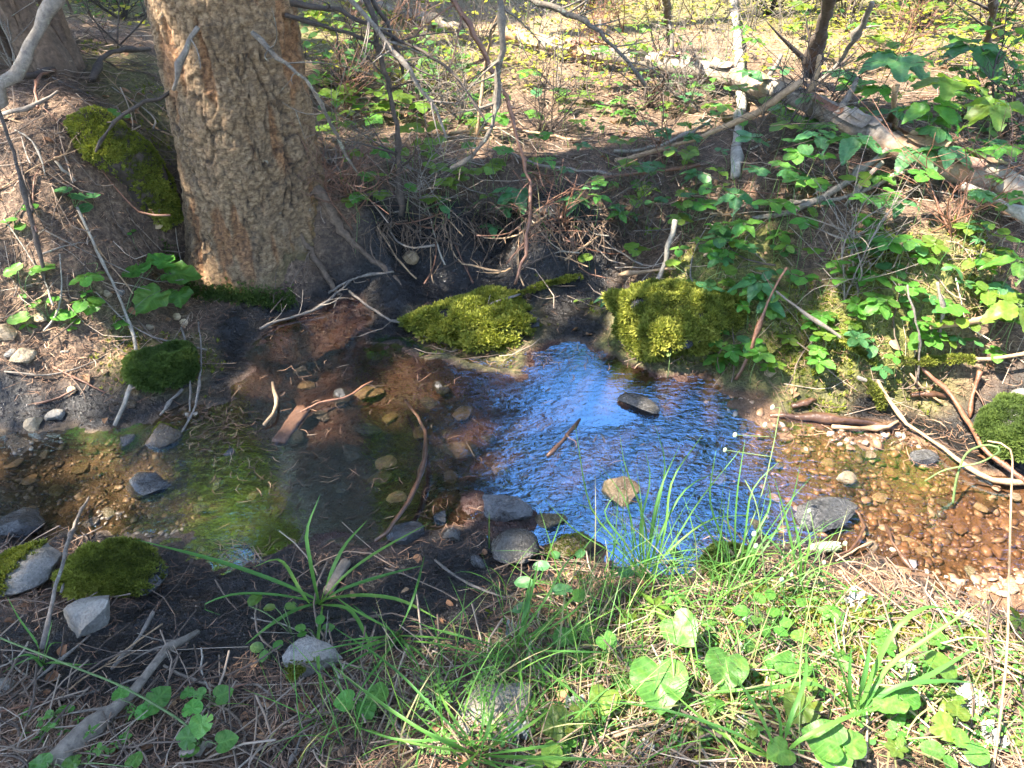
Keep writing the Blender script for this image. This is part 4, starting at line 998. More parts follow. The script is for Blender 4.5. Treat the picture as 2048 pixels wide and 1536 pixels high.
stick("arched dead root looping over the top of the mound", [(185, 160, .02), (200, 118, .06), (235, 102, .08), (300, 98, .07)], 8, 6, W_DARK)
stick("dark root running along the crest of the mound", [(20, 165, .02), (60, 150, .02), (100, 140, .02), (140, 128, .02)], 8, 6, W_DARK)
stick("crooked brown rootlet over the mound litter", [(75, 215, .02), (70, 180, .03), (85, 148, .03), (120, 138, .02)], 4, 3, W_RED)
stick("thin pale straw bent over the left bank", [(30, 260, .02), (60, 278, .03), (80, 310, .03), (90, 350, .01)], 2, 2, W_PALE)
stick("short pale chip stick on the left litter slope", [(110, 322, .01), (150, 362, .01)], 3.5, 3, W_PALE)
stick("short brown stick on the shore below the litter slope", [(105, 733, .015), (150, 755, .015), (210, 785, .015)], 3, 2, W_RED)
stick("pointed stick at the water's edge beneath the moss hummock", [(365, 778, .02), (340, 805, .015), (320, 830, .01)], 4, 3, W_GREY)
stick("brown twig curving along the left shore", [(70, 808, .01), (115, 795, .015), (148, 780, .015)], 3, 2.5, W_RED)
stick("leaning grey trunk of a young tree crossing the upper left corner", [(-40, 250, None, 1.95), (0, 188, None, 1.98), (41, 130, None, 2.02), (85, 41, None, 2.1), (125, -20, None, 2.15)], 15, 16, W_GREY, "leaning_sapling", "sapling", sides=12, knots=3, rough=.05)
# near bank, lower left
stick("weathered forked root with a frayed tip pointing at the stream", [(396, 1263, .03), (365, 1280, .04), (335, 1300, .045), (304, 1335, .045), (276, 1377, .04), (227, 1419, .03), (174, 1464, .02), (110, 1520, .01)], 7, 21, W_ROOT, "weathered_root", "root", twigs=7, tlen=.07, sides=10, knots=3)
stick("straight jointed grey twig standing against the mossy slab", [(178, 995, .02), (150, 1045, .05), (126, 1122, .09), (108, 1195, .05), (84, 1297, .01)], 4, 6, W_GREY, knots=4)
stick("second thin twig beside the jointed grey twig", [(165, 1120, .02), (140, 1140, .05), (122, 1185, .04)], 3, 3, W_GREY)
stick("short dark stick below the moss capped rock", [(307, 1223, .03), (279, 1272, .02), (223, 1338, .012)], 5, 3.5, W_GREY)
stick("thin wavy rootlet under the weathered root", [(328, 1331, .02), (377, 1356, .02), (447, 1377, .012), (500, 1366, .015), (545, 1392, .01)], 4, 3, W_ROOT)
stick("flat twig on the litter left of the weathered root", [(95, 1395, .01), (150, 1394, .012), (199, 1380, .012)], 3.5, 3, W_GREY)
stick("thin long twig along the lower left corner", [(5, 1420, .01), (60, 1370, .015), (130, 1310, .02), (180, 1270, .01)], 3, 3, W_GREY)
stick("short grey twig on the needles near the bottom edge", [(605, 1462, .012), (592, 1500, .015), (578, 1530, .01)], 4, 4.5, W_GREY)
stick("broken grey wood stub at the bottom edge", [(362, 1508, .02), (395, 1500, .02), (420, 1488, .015)], 14, 10, W_ROOT, "wood_stub", "stub", rough=.3, sides=9)
stick("grey twig buried in the mud behind the grass blades", [(870, 1120, .01), (930, 1165, .015), (1010, 1195, .012)], 3, 3, W_GREY)
stick("wet black twig running down the clear shallow", [(1772, 1050, .008), (1785, 1085, .012), (1825, 1140, .01)], 4, 5, W_WET, floor=0.0, twigs=2, tlen=.05)
stick("looped black root around the flat dark slate", [(1690, 1002, .02), (1722, 1035, .02), (1728, 1062, .02), (1700, 1100, .02), (1668, 1112, .015)], 3, 3, W_WET, floor=0.0)
stick("pale straight twig under the green cone", [(1745, 1083, .02), (1710, 1100, .02), (1672, 1122, .01)], 2.5, 2.5, W_TAN, floor=0.0)

# wood chunks in the pool
def chunk(label, a, b, wpx, mat, hz=.5, h=.01):
    A = hit(a[0], a[1], h, 0.0); B = hit(b[0], b[1], h, 0.0); d = (A + B) / 2; s = wpx * depth_of(d) / FPX / 2
    ax = (B - A) / np.linalg.norm(B - A); q = np.cross(ax, [0, 0, 1]); q /= np.linalg.norm(q); up = np.cross(q, ax); r = np.random.default_rng(5)
    prof = [(-1, -.6), (-.95, .15), (-.7, .42), (-.45, .40), (-.2, .62), (.05, .55), (.3, .70), (.6, .5), (.85, .35), (1, -.1), (.8, -.7), (0, -.8)]
    n = 14; V = []
    for i in range(n):
        t = i / (n - 1); c = A + (B - A) * t
        for k, (u, v) in enumerate(prof):
            e = r.normal(0, .03) + (.12 * math.sin(k * 2.1) if i in (0, n - 1) else 0)
            V.append(c + ax * (e * s * (2.2 if i in (0, n - 1) else .2)) + q * s * (u + r.normal(0, .03)) * (1 - .12 * t) + up * s * hz * 1.6 * (v + r.normal(0, .05)))
    m = len(prof); F = [(i * m + k, i * m + (k + 1) % m, (i + 1) * m + (k + 1) % m) for i in range(n - 1) for k in range(m)] + [(i * m + k, (i + 1) * m + (k + 1) % m, (i + 1) * m + k) for i in range(n - 1) for k in range(m)]
    F += [(0, k + 1, k) for k in range(1, m - 1)] + [((n - 1) * m, (n - 1) * m + k, (n - 1) * m + k + 1) for k in range(1, m - 1)]
    return tag(obj("wood_chunk", mesh_np("wood_chunk", np.array(V) - A, np.array(F), False), mat, None, A), label, "wood")
chunk("short reddish chunk of split wood lying in the pool", (606, 816), (556, 884), 32, W_CHUNK, .40, .002)
chunk("grey brown wood chunk stuck in the near mud", (692, 1122), (655, 1182), 22, W_ROOT, .6, .012)

# shaggy old trunks, upper left, and dark saplings, upper right
def shaggy(label, base, lean, rad, hgt, seed):
    p = hit(*base); r = np.random.default_rng(seed)
    P = np.array([p + np.array([lean[0] * a, lean[1] * a, hgt * a - .05]) for a in (0, .3, .6, 1)])
    C = catmull(P, 40); V, F = tube_arr(C, np.interp(np.linspace(0, 1, 40), [0, .15, .6, 1], [rad * 1.4, rad, rad * .8, rad * .12]), 26, seed, .05)
    th = np.arctan2(V[:, 1] - np.interp(V[:, 2], C[:, 2], C[:, 1]), V[:, 0] - np.interp(V[:, 2], C[:, 2], C[:, 0]))
    cen = np.stack([np.interp(V[:, 2], C[:, 2], C[:, 0]), np.interp(V[:, 2], C[:, 2], C[:, 1]), V[:, 2]], 1)
    V = cen + (V - cen) * (1 + .22 * fbm(np.stack([np.cos(th) * 4, np.sin(th) * 4, V[:, 2] * 2.2], 1), 3, seed))[:, None]
    t = thing("shaggy_trunk", label, "tree trunk", p)
    obj("trunk", mesh_np("trunk", V - p, F, True), W_SHAG, t)
    for k in range(16):
        a = r.uniform(0, 6.28); z0 = r.uniform(.02, hgt * .7); ln = r.uniform(.08, .3); c = np.array([np.interp(z0 + p[2], C[:, 2], C[:, 0]), np.interp(z0 + p[2], C[:, 2], C[:, 1]), z0 + p[2]])
        d = np.array([math.cos(a), math.sin(a), 0]); tg = np.array([-math.sin(a), math.cos(a), 0]); w_ = r.uniform(.006, .016)
        V_ = np.array([c + d * (rad * 1.12 + .03 * (s ** 2) * r.uniform(.4, 1.3)) + np.array([0, 0, ln * s]) + tg * w_ * q * (1 - .5 * abs(s)) for s in (-1, -.4, .3, 1) for q in (-1, 1)])
        F_ = np.array([(j * 2, j * 2 + 1, j * 2 + 3, j * 2 + 2) for j in range(3)])
        obj("bark_strip", mesh_np("bark_strip", V_ - p, F_, True), W_SHAG, t)
shaggy("shaggy barked trunk standing on the mound behind the leaning sapling", (105, 138, 0), (-.35, .05), .062, 1.5, 5)
shaggy("thinner shaggy trunk at the far upper left edge", (12, 118, 0), (-.4, .1), .05, 1.4, 9)
shaggy("dark forked shaggy stem touching the first shaggy trunk", (140, 130, 0), (-.15, .3), .035, 1.3, 13)
stick("dark crooked sapling trunk standing behind the fallen log", [(1608, 172, .0), (1620, 140, .06), (1640, 70, .25), (1655, 10, .4), (1664, -40, .55)], 20, 16, W_DARK, "sapling", "sapling", sides=10, twigs=8, tlen=.35)
stick("grey branch leaning off the dark sapling to the log", [(1610, 185, .02), (1665, 140, .12), (1705, 85, .25), (1745, 5, .42)], 6, 7, W_GREY, "leaning_branch", "branch", twigs=4, tlen=.2)
stick("dark bush stem at the upper right edge", [(1960, 130, .0), (1975, 80, .15), (1985, 20, .35), (1990, -20, .5)], 10, 8, W_DARK, "bare_bush", "bush", twigs=8, tlen=.35)

# mossy decayed root flank on the mound left of the fir
def mossy_flank():
    pts = [(165, 238, .03), (205, 282, .04), (250, 320, .04), (285, 362, .03), (318, 402, .02), (342, 440, .0)]
    P = np.array([hit(*q) for q in pts]); loc = P[0]
    C = catmull(P, 40); V, F = tube_arr(C, np.interp(np.linspace(0, 1, 40), [0, .2, .6, 1], [.05, .075, .085, .05]), 22, 3, .06)
    V = V + np.stack([fbm(V * 9, 3, 1), fbm(V * 9, 3, 2), fbm(V * 9, 3, 3)], 1) * .03
    t = thing("mossy_root", "decayed root flank draped with green moss beside the fir trunk", "root", loc)
    obj("wood", mesh_np("wood", V - loc, F, True), W_DARK, t)
    res = moss_on(V - loc, F, 9000, .010, np.random.default_rng(4), -.5, lambda c, n: sstep(-.35, .25, fbm((c + loc) * 9, 3, 5) + .12))
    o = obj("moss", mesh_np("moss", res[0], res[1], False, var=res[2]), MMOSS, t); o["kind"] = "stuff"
mossy_flank()
# moss fringe at the foot of the fir, facing the pool
def fir_moss():
    r = np.random.default_rng(8); n = 2600
    a = r.uniform(-2.6, -1.0, n); R = .325 + r.normal(0, .012, n)
    x = -.985 + R * np.cos(a); y = 2.655 + R * np.sin(a); z = gz(x, y) + np.abs(r.normal(0, .025, n))
    Nv = np.stack([np.cos(a), np.sin(a), np.full(n, .4)], 1) + r.normal(0, .4, (n, 3))
    V, F = scatter(SPV, SPF, orient(Nv, r) * (.011 * r.uniform(.5, 1.3, n))[:, None, None], np.stack([x, y, z], 1) - FIRLOC)
    o = obj("moss", mesh_np("moss", V, F, False, var=np.repeat(r.uniform(0, .7, n), len(SPV))), MMOSSD, FIR); o["kind"] = "stuff"
fir_moss()

# ------------------------------------------------------------------ ground cover that nobody could count
def in_view_xy(n, r, ymax=6.8, bias=1.0):
    """random ground points below the camera's view, denser close by"""
    px = r.uniform(-120, 2168, n); py = 1600 * r.random(n) ** bias - 30
    u = (px - 1024) / FPX; v = (768 - py) / FPX
    d = np.stack([u, CP + v * SP, -SP + v * CP], 1); d[:, 2] = np.minimum(d[:, 2], -.02)
    t = (.15 - CAMZ) / d[:, 2]
    p = CAM + d * t[:, None]
    ok = (p[:, 1] < ymax) & (p[:, 1] > .3)
    return p[ok, 0], p[ok, 1]
def ribbon_field(x, y, z, az, pitch, ln, wd, bendv, nseg=2):
    """thin bent ribbons: returns V, F(quads)"""
    n = len(x); s = np.linspace(0, 1, nseg + 1)
    d = np.stack([np.cos(az) * np.cos(pitch), np.sin(az) * np.cos(pitch), np.sin(pitch)], 1)
    side = np.stack([-np.sin(az), np.cos(az), np.zeros(n)], 1)
    cen = np.stack([x, y, z], 1)[:, None] + d[:, None] * (ln[:, None] * s[None])[..., None] + side[:, None] * (bendv[:, None] * (s * (1 - s))[None] * 4)[..., None]
    w = (wd[:, None] * (1 - .5 * np.abs(2 * s - 1))[None])[..., None] * side[:, None]
    V = np.stack([cen - w, cen + w], 2).reshape(-1, 3)
    b = (np.arange(n) * 2 * (nseg + 1))[:, None] + (np.arange(nseg) * 2)[None]
    F = np.stack([b, b + 1, b + 3, b + 2], 2).reshape(-1, 4)
    return V, F
def needles():
    r = np.random.default_rng(21)
    x, y = in_view_xy(210000, r, 6.5, .9)
    sd = poly_sd(WATER, x, y); mud = bil(MUD, x, y); moss = bil(MOSS, x, y)
    pr = np.where(sd < 0, .014 * sstep(.6, .0, x) * sstep(-.95, -.6, x), 1 - .95 * np.clip(mud, 0, 1)) * (1 - .6 * np.clip(moss, 0, 1))
    pr *= 1 - .45 * sstep(1.25, 1.0, y) * sstep(-.3, .1, x)
    pr *= .45 + .55 * sstep(-.4, .3, fbm(np.stack([x * 3, y * 3, 0 * x], 1), 3, 77))
    k = r.random(len(x)) < pr
    x, y, mud, sd = x[k], y[k], mud[k], sd[k]; n = len(x)
    z = np.maximum(gz(x, y), np.where(sd < 0, .001, -1)) + r.uniform(.001, .012, n)
    ln = r.uniform(.018, .045, n) * np.where(r.random(n) < .03, 2.0, 1)
    V, F = ribbon_field(x, y, z, r.uniform(0, 6.283, n), r.normal(0, .22, n) * (sd > 0), ln, r.uniform(.0005, .0010, n) * (1 + .16 * y), r.normal(0, .004, n))
    var = np.clip(r.beta(2, 2.2, n) - .4 * mud * (r.random(n) < .85), 0, 1)
    o = obj("needle_litter", mesh_np("needle_litter", V, F, False, var=np.repeat(var, 6)), MNEEDLE)
    o["kind"] = "stuff"; o["label"] = "brown fallen conifer needles strewn over the forest floor"
needles()
rafts()
def fine_twigs():
    r = np.random.default_rng(22)
    x, y = in_view_xy(8500, r, 6.5, .7)
    sd = poly_sd(WATER, x, y); mud = bil(MUD, x, y)
    k = (sd > .02) & (r.random(len(x)) < (1 - .93 * mud) * np.where(y > 2.3, 1, .4)); x, y = x[k], y[k]
    parts = []; var = []
    for i in range(len(x)):
        a = r.uniform(0, 6.283); ln = r.uniform(.05, .26); s = np.linspace(-.5, .5, 5)
        px = x[i] + math.cos(a) * ln * s; py_ = y[i] + math.sin(a) * ln * s
        b = r.normal(0, .12); px += -math.sin(a) * ln * b * (1 - 4 * s * s); py_ += math.cos(a) * ln * b * (1 - 4 * s * s)
        pz = gz(px, py_); pz = np.maximum(pz, pz.mean()) + .004 + np.abs(r.normal(0, .012)) + s * ln * r.normal(0, .15)
        rr = r.uniform(.0008, .0024)
        parts.append(tube_arr(np.stack([px, py_, pz], 1), np.full(5, rr), 4, i, .05)); var.append(np.full(len(parts[-1][0]), r.beta(2, 2)))
    V, F = join(parts)
    o = obj("twig_litter", mesh_np("twig_litter", V, F, True, var=np.concatenate(var)), mat_var("twig_litter", [(0, (.03, .022, .016)), (.4, (.11, .078, .055)), (.75, (.24, .18, .13)), (1, (.40, .33, .25))], None, 0, .85))
    o["kind"] = "stuff"; o["label"] = "fine broken twigs scattered over the litter of the banks"
fine_twigs()
def gravel(name, label, polys, n, mat, seed, s0, s1, keepf, zoff=0):
    r = np.random.default_rng(seed)
    x, y = in_view_xy(n * 12, r, 3.0, .8)
    k = r.random(len(x)) < keepf(x, y); x, y = x[k][:n], y[k][:n]; m = len(x)
    V0, F0 = ICO[1]
    S = np.exp(math.log(s0) + (math.log(s1) - math.log(s0)) * r.random(m) ** 1.5); sc = np.stack([S * r.uniform(.7, 1.3, m), S * r.uniform(.5, 1.0, m), S * r.uniform(.18, .5, m)], 1)
    Q = orient(np.stack([r.normal(0, .25, m), r.normal(0, .25, m), np.ones(m)], 1), r) * sc[:, None, :]
    Vt = V0
    T_ = np.stack([x, y, gz(x, y) + sc[:, 2] * .3 + zoff], 1); parts = []
    for q in range(6):
        Vq, Fq = rock_geo(1, 1, 1, seed * 10 + q, 1, 7, .18); sel = np.arange(q, m, 6); parts.append(scatter(Vq, Fq, Q[sel], T_[sel]))
    V, F = join(parts); order = np.concatenate([np.arange(q, m, 6) for q in range(6)])
    o = obj(name, mesh_np(name, V, F, False, var=np.repeat(np.clip(r.beta(1.3, 1.5, m), 0, 1)[order], len(Vt))), mat); o["kind"] = "stuff"; o["label"] = label
gravel("orange_gravel", "orange brown gravel on the sunlit stream bed", None, 4200, MGRAVR, 31, .0035, .024, lambda x, y: bil(GRAV_R, x, y) * (poly_sd(WATER, x, y) < -.03) * (gz(x, y) < .010))
gravel("brown_gravel", "dull brown gravel in the shallow left stream arm", None, 3800, MGRAVL, 32, .004, .015, lambda x, y: bil(GRAV_L, x, y) * (poly_sd(WATER, x, y) < -.03) * (gz(x, y) < .010))
gravel("mud_grit", "dark grit and crumbs on the wet mud", None, 2600, mat_var("grit", [(0, (.006, .005, .004)), (.7, (.03, .023, .018)), (1, (.12, .10, .08))], None, 0, .3), 33, .002, .006, lambda x, y: np.clip(bil(MUD, x, y), 0, 1) * .9 + bil(SILT, x, y) * .25)

def moss_ground():
    r = np.random.default_rng(41)
    x, y = in_view_xy(260000, r, 4.2, .8)
    m = bil(MOSS, x, y) * (1 - bil(MUD, x, y)) * (poly_sd(WATER, x, y) > .01) * sstep(-.2, .35, fbm(np.stack([x * 7, y * 7, 0 * x], 1), 3, 44))
    k = r.random(len(x)) < m * .9; x, y = x[k][:46000], y[k][:46000]; n = len(x)
    V, F = scatter(SPV, SPF, orient(np.stack([r.normal(0, .35, n), r.normal(0, .35, n), np.ones(n)], 1), r) * (.013 * r.uniform(.5, 1.5, n))[:, None, None], np.stack([x, y, gz(x, y)], 1))
    o = obj("ground_moss", mesh_np("ground_moss", V, F, False, var=np.repeat(np.clip(r.normal(.45, .2, n), 0, 1), len(SPV))), MMOSS); o["kind"] = "stuff"; o["label"] = "patchy green moss carpeting the banks"
moss_ground()

def blades(x, y, z, az, lean, curv, ln, wd, nseg=6):
    n = len(x); s = np.linspace(0, 1, nseg + 1); ds = 1.0 / nseg
    th = lean[:, None] + curv[:, None] * s[None] ** 1.3
    hx = np.concatenate([np.zeros((n, 1)), np.cumsum(np.sin((th[:, 1:] + th[:, :-1]) / 2) * ds, 1)], 1) * ln[:, None]
    hz = np.concatenate([np.zeros((n, 1)), np.cumsum(np.cos((th[:, 1:] + th[:, :-1]) / 2) * ds, 1)], 1) * ln[:, None]
    cen = np.stack([x[:, None] + hx * np.cos(az)[:, None], y[:, None] + hx * np.sin(az)[:, None], z[:, None] + hz], 2)
    tw = np.random.default_rng(3).normal(0, .5, n)
    side = np.stack([-np.sin(az + tw), np.cos(az + tw), np.zeros(n)], 1)
    prof = np.minimum(1, (1 - s) * 2.2) ** .8 * (.55 + .45 * np.minimum(1, s * 5)) + .04
    w = (wd[:, None] * prof[None])[..., None] * side[:, None]
    V = np.stack([cen - w, cen + w], 2).reshape(-1, 3)
    b = (np.arange(n) * 2 * (nseg + 1))[:, None] + (np.arange(nseg) * 2)[None]
    F = np.stack([b, b + 1, b + 3, b + 2], 2).reshape(-1, 4)
    return V, F
def grass_patch(label, spots, seed, name="grass"):
    r = np.random.default_rng(seed); X = []; Y = []; LN = []; WD = []; VA = []
    for (px, py, sx, sy, n, l0, l1, w0, dry) in spots:
        for _ in range(int(n * .62)):
            p = hit(px + r.normal(0, sx), py + r.normal(0, sy))
            if p[2] < .004: continue
            X.append(p[0]); Y.append(p[1]); LN.append(r.uniform(l0, l1)); WD.append(w0 * r.uniform(.7, 1.7)); VA.append(.93 + r.uniform(0, .07) if r.random() < dry else r.beta(2, 2) * .8)
    X, Y, LN, WD = map(np.array, (X, Y, LN, WD)); n = len(X)
    V, F = blades(X, Y, gz(X, Y) - .005, r.uniform(0, 6.283, n), np.abs(r.normal(.45, .35, n)), np.abs(r.normal(.9, .7, n)), LN * 1.15, WD * .72)
    o = obj(name, mesh_np(name, V, F, True, var=np.repeat(np.array(VA), 14)), MGRASS); o["kind"] = "stuff"; o["label"] = label
grass_patch("fine green grass growing along the near bank", [
    (1200, 1210, 90, 30, 150, .08, .22, .0012, .15), (1330, 1180, 80, 25, 150, .12, .30, .0013, .1), (1450, 1190, 50, 25, 90, .12, .30, .0013, .1), (1580, 1180, 60, 30, 80, .1, .24, .0011, .15),
    (1100, 1330, 100, 50, 170, .08, .22, .0012, .3), (930, 1330, 60, 40, 40, .08, .2, .0014, .2), (1300, 1330, 120, 60, 200, .06, .18, .0011, .4), (1500, 1330, 100, 60, 130, .06, .18, .0011, .4),
    (900, 1470, 120, 50, 190, .08, .22, .0013, .25), (1150, 1480, 110, 40, 130, .06, .2, .0012, .4), (700, 1440, 80, 40, 50, .08, .2, .0013, .15), (1750, 1350, 110, 60, 90, .05, .15, .0011, .4), (1930, 1420, 90, 60, 80, .05, .15, .0011, .5), (1400, 1450, 110, 40, 120, .05, .16, .0011, .5)], 51)
grass_patch("sparse thin grass among the far bank undergrowth", [
    (1500, 420, 160, 50, 90, .06, .18, .001, .4), (1750, 520, 140, 70, 110, .06, .18, .001, .3), (1000, 430, 120, 30, 90, .06, .16, .001, .5), (1050, 320, 160, 60, 110, .08, .2, .0012, .6), (800, 300, 100, 80, 70, .08, .2, .0012, .6), (1650, 640, 90, 40, 60, .06, .14, .001, .2), (1250, 200, 250, 60, 120, .1, .25, .0016, .6), (900, 80, 260, 50, 150, .1, .25, .002, .6), (1600, 60, 250, 50, 160, .1, .3, .002, .5)], 52)

def far_undergrowth():
    r = np.random.default_rng(61); n = 34000
    x = r.uniform(-6, 6, n); y = 3.9 + 6.5 * r.random(n) ** 1.3
    d = fbm(np.stack([x * .9, y * .9, 0 * x], 1), 3, 66); k = r.random(n) < sstep(-.25, .4, d + .1 * (x > 0)); x, y = x[k], y[k]; n = len(x)
    Vt = np.array([(0, 0, 0), (.42, .5, .06), (0, 1, -.08), (-.42, .5, .06)], float); Ft = np.array([(0, 1, 2), (0, 2, 3)])
    az = r.uniform(0, 6.283, n); Yv = np.stack([np.cos(az), np.sin(az), r.normal(0, .3, n)], 1)
    Mx = frames(Yv, np.array([0, 0, 1.0]) + r.normal(0, .3, (n, 3))) * (r.uniform(.012, .042, n))[:, None, None]
    V, F = scatter(Vt, Ft, Mx, np.stack([x, y, gz(x, y) + np.abs(r.normal(0, .10, n)) + .01], 1))
    o = obj("far_undergrowth", mesh_np("far_undergrowth", V, F, False, var=np.repeat(r.random(n), 4)), MBROAD); o["kind"] = "stuff"; o["label"] = "low leafy ground cover on the sunlit far forest floor"
far_undergrowth()
def near_cover():
    r = np.random.default_rng(62); px = r.uniform(950, 2100, 5200); py = r.uniform(1160, 1560, 5200); P = np.array([at_z(a, b, .1)[:2] for a, b in zip(px, py)]); x, y = P[:, 0], P[:, 1]
    k = (poly_sd(WATER, x, y) > .03) & (r.random(len(x)) < sstep(-.3, .35, fbm(np.stack([x * 4, y * 4, 0 * x], 1), 3, 67)) * (1 - bil(MUD, x, y))); x, y = x[k], y[k]; n = len(x)
    Vt = np.array([(0, 0, 0), (.3, .3, .05), (.34, .65, .05), (0, 1, -.05), (-.34, .65, .05), (-.3, .3, .05), (0, .5, 0)], float); Ft = np.array([(6, 0, 1), (6, 1, 2), (6, 2, 3), (6, 3, 4), (6, 4, 5), (6, 5, 0)])
    az = r.uniform(0, 6.283, n); Mx = frames(np.stack([np.cos(az), np.sin(az), r.normal(0, .3, n)], 1), np.array([0, 0, 1.0]) + r.normal(0, .35, (n, 3))) * (r.uniform(.006, .016, n))[:, None, None]
    V, F = scatter(Vt, Ft, Mx, np.stack([x, y, gz(x, y) + np.abs(r.normal(0, .012, n)) + .004], 1))
    o = obj("near_ground_cover", mesh_np("near_ground_cover", V, F, True, var=np.repeat(r.random(n) * .8, 7)), MGRASS); o["kind"] = "stuff"; o["label"] = "tiny green leaves covering the near bank between the grass"
near_cover()
def dead_leaves():
    r = np.random.default_rng(71)
    x, y = in_view_xy(1600, r, 5.5, .8); k = (poly_sd(WATER, x, y) > .02) & (r.random(len(x)) < (1 - .8 * bil(MUD, x, y)) * .55); x, y = x[k], y[k]
    e = np.array([hit(px, py)[:2] for px, py in [(250, 190), (262, 205), (275, 195), (270, 232), (255, 245), (240, 185), (280, 215), (275, 262), (262, 250), (300, 186)]]); x = np.concatenate([x, e[:, 0]]); y = np.concatenate([y, e[:, 1]]); n = len(x)
    pts = LM['oval', 0]
    Vt = np.array([v.co[:] for v in pts.vertices]); Ft = np.array([list(f.vertices) for f in pts.polygons]); Vt[:, 2] *= 2.2
    az = r.uniform(0, 6.283, n); Mx = frames(np.stack([np.cos(az), np.sin(az), r.normal(0, .25, n)], 1), np.array([0, 0, 1.0]) + r.normal(0, .3, (n, 3))) * r.uniform(.015, .036, n)[:, None, None]
    V, F = scatter(Vt, Ft, Mx, np.stack([x, y, gz(x, y) + .008], 1))
    o = obj("dead_leaf_litter", mesh_np("dead_leaf_litter", V, F, True, var=np.repeat(r.random(n), len(Vt))), MBROWNLEAF); o["kind"] = "stuff"; o["label"] = "scattered curled brown dead leaves on the litter"
dead_leaves()

# ------------------------------------------------------------------ plants
def img_dir(a, lift=0.0):
    """tip direction from an angle in the picture: 0 = right, 90 = away"""
    a = math.radians(a); return np.array([math.cos(a), math.sin(a), lift])
def stem_part(t, loc, paths, mat, name="stem"):
    parts = []
    for i, (P, r0, r1) in enumerate(paths):
        C = catmull(P, 8); parts.append(tube_arr(C, np.linspace(r0, r1, 8), 5, i, .04))
    V, F = join(parts); obj(name, mesh_np(name, V - loc, F, True), mat, t)
def whorl(label, px, py, h, size_px, n, kind='ovate', mat=LEAFA, seed=0, group=None, name="leafy_plant", droop=-.25, spin=0, span=360, stemmat=STEMG, cat="plant"):
    r = np.random.default_rng(seed + 1000); H = hit(px, py, h); s = size_px * (.78 if size_px > 50 else .95) * depth_of(H) / FPX
    b = np.array([H[0] + r.normal(0, .02), H[1] + r.normal(0, .02), 0]); b[2] = gz(b[0], b[1])
    t = thing(name, label, cat, b, group)
    paths = [([b, (b + H) / 2 + r.normal(0, .01, 3), H], max(.0012, s * .014), max(.001, s * .010))]
    for k in range(n):
        a = spin + span * (k + r.uniform(-.15, .15)) / n
        d = img_dir(a, droop + r.normal(0, .12)); q = H + d / np.linalg.norm(d) * s * .10
        paths.append(([H, (H + q) / 2, q], .0012, .0008))
        leaf_obj(kind, mat, t, b, q, d, s * r.uniform(.78, 1.12), seed=seed * 37 + k)
    stem_part(t, b, paths, stemmat)
    return t
def pairs(label, pts, size_px, npairs, kind='round', mat=LEAFA, seed=0, group=None, name="shrub_sprig", stemmat=STEMB, tip=True, cat="plant"):
    """woody sprig with opposite leaves; pts like stick points"""
    r = np.random.default_rng(seed + 2000)
    P = np.array([hit(*q) for q in pts]); C = catmull(P, 24); b = np.array([C[0][0], C[0][1], gz(C[0][0], C[0][1])]); C[0] = b
    s = size_px * depth_of(C[-1]) / FPX
    t = thing(name, label, cat, b, group); paths = [(C[::3], .0018, .001)]
    for k in range(npairs):
        i = int(np.interp(k, [0, max(npairs - 1, 1)], [8, 22])); d = C[min(i + 1, 23)] - C[i]; d[2] = 0; d /= max(np.linalg.norm(d), 1e-6); side = np.array([-d[1], d[0], 0])
        for sg in (-1, 1):
            dd = side * sg + d * .35 + np.array([0, 0, r.normal(-.05, .15)]); q = C[i] + dd * s * .12
            paths.append(([C[i], (C[i] + q) / 2, q], .0009, .0007))
            leaf_obj(kind, mat, t, b, q, dd, s * r.uniform(.75, 1.15), seed=seed * 31 + k * 2 + sg)
    if tip: leaf_obj(kind, mat, t, b, C[-1], C[-1] - C[-3] + np.array([0, 0, -.004]), s * .9, seed=seed + 7)
    stem_part(t, b, paths, stemmat); return t
def basal(label, base, leaves, kind='heart', mat=LEAFD, seed=0, group=None, name="broad_leaved_plant", cat="plant"):
    """leaves: (px, py, h, size_px, tip angle in picture, lift)"""
    r = np.random.default_rng(seed + 3000); b = hit(base[0], base[1]); t = thing(name, label, cat, b, group); paths = []
    for k, (px, py, h, sp, ang, lift) in enumerate(leaves):
        c = hit(px, py, h); s = sp * depth_of(c) / FPX; d = img_dir(ang, lift); d /= np.linalg.norm(d)
        q = c - d * s * .42
        paths.append(([b, (b + q) / 2 + np.array([0, 0, .02]), q], .0014, .001))
        leaf_obj(kind, mat, t, b, q, d, s, up=(0, -.15, 1), seed=seed * 29 + k)
    stem_part(t, b, paths, STEMG); return t

basal("plant with large angular lobed leaves left of the fir's foot", (245, 690 - 40), [(272, 540, .10, 62, 150, -.1), (325, 522, .12, 56, 70, 0), (360, 548, .12, 74, 10, -.1), (302, 598, .09, 76, 240, -.2), (358, 592, .08, 52, 290, -.2)], 'lobed', LEAFA, 1)
basal("low plant with two rounded heart leaves at the left frame edge", (50, 600), [(24, 540, .06, 40, 160, 0), (84, 538, .06, 42, 30, 0)], 'heart', LEAFA, 2)
basal("trailing plant with five small round leaves on the left slope", (100, 645), [(40, 636, .03, 48, 190, 0), (70, 608, .04, 34, 110, 0), (122, 630, .03, 50, 10, 0), (150, 642, .02, 24, 330, 0), (105, 600, .04, 30, 60, 0)], 'round', LEAFA, 3)
whorl("small leafy sprig above the trailing round leaves", 172, 553, .07, 34, 5, 'round', LEAFA, 4)
whorl("low sprig of four oval leaves under the small leafy sprig", 170, 598, .05, 38, 4, 'round', LEAFA, 5)
basal("single heart shaped leaf beside the pale twig", (185, 640), [(183, 615, .05, 36, 260, -.2)], 'heart', LEAFD, 6)
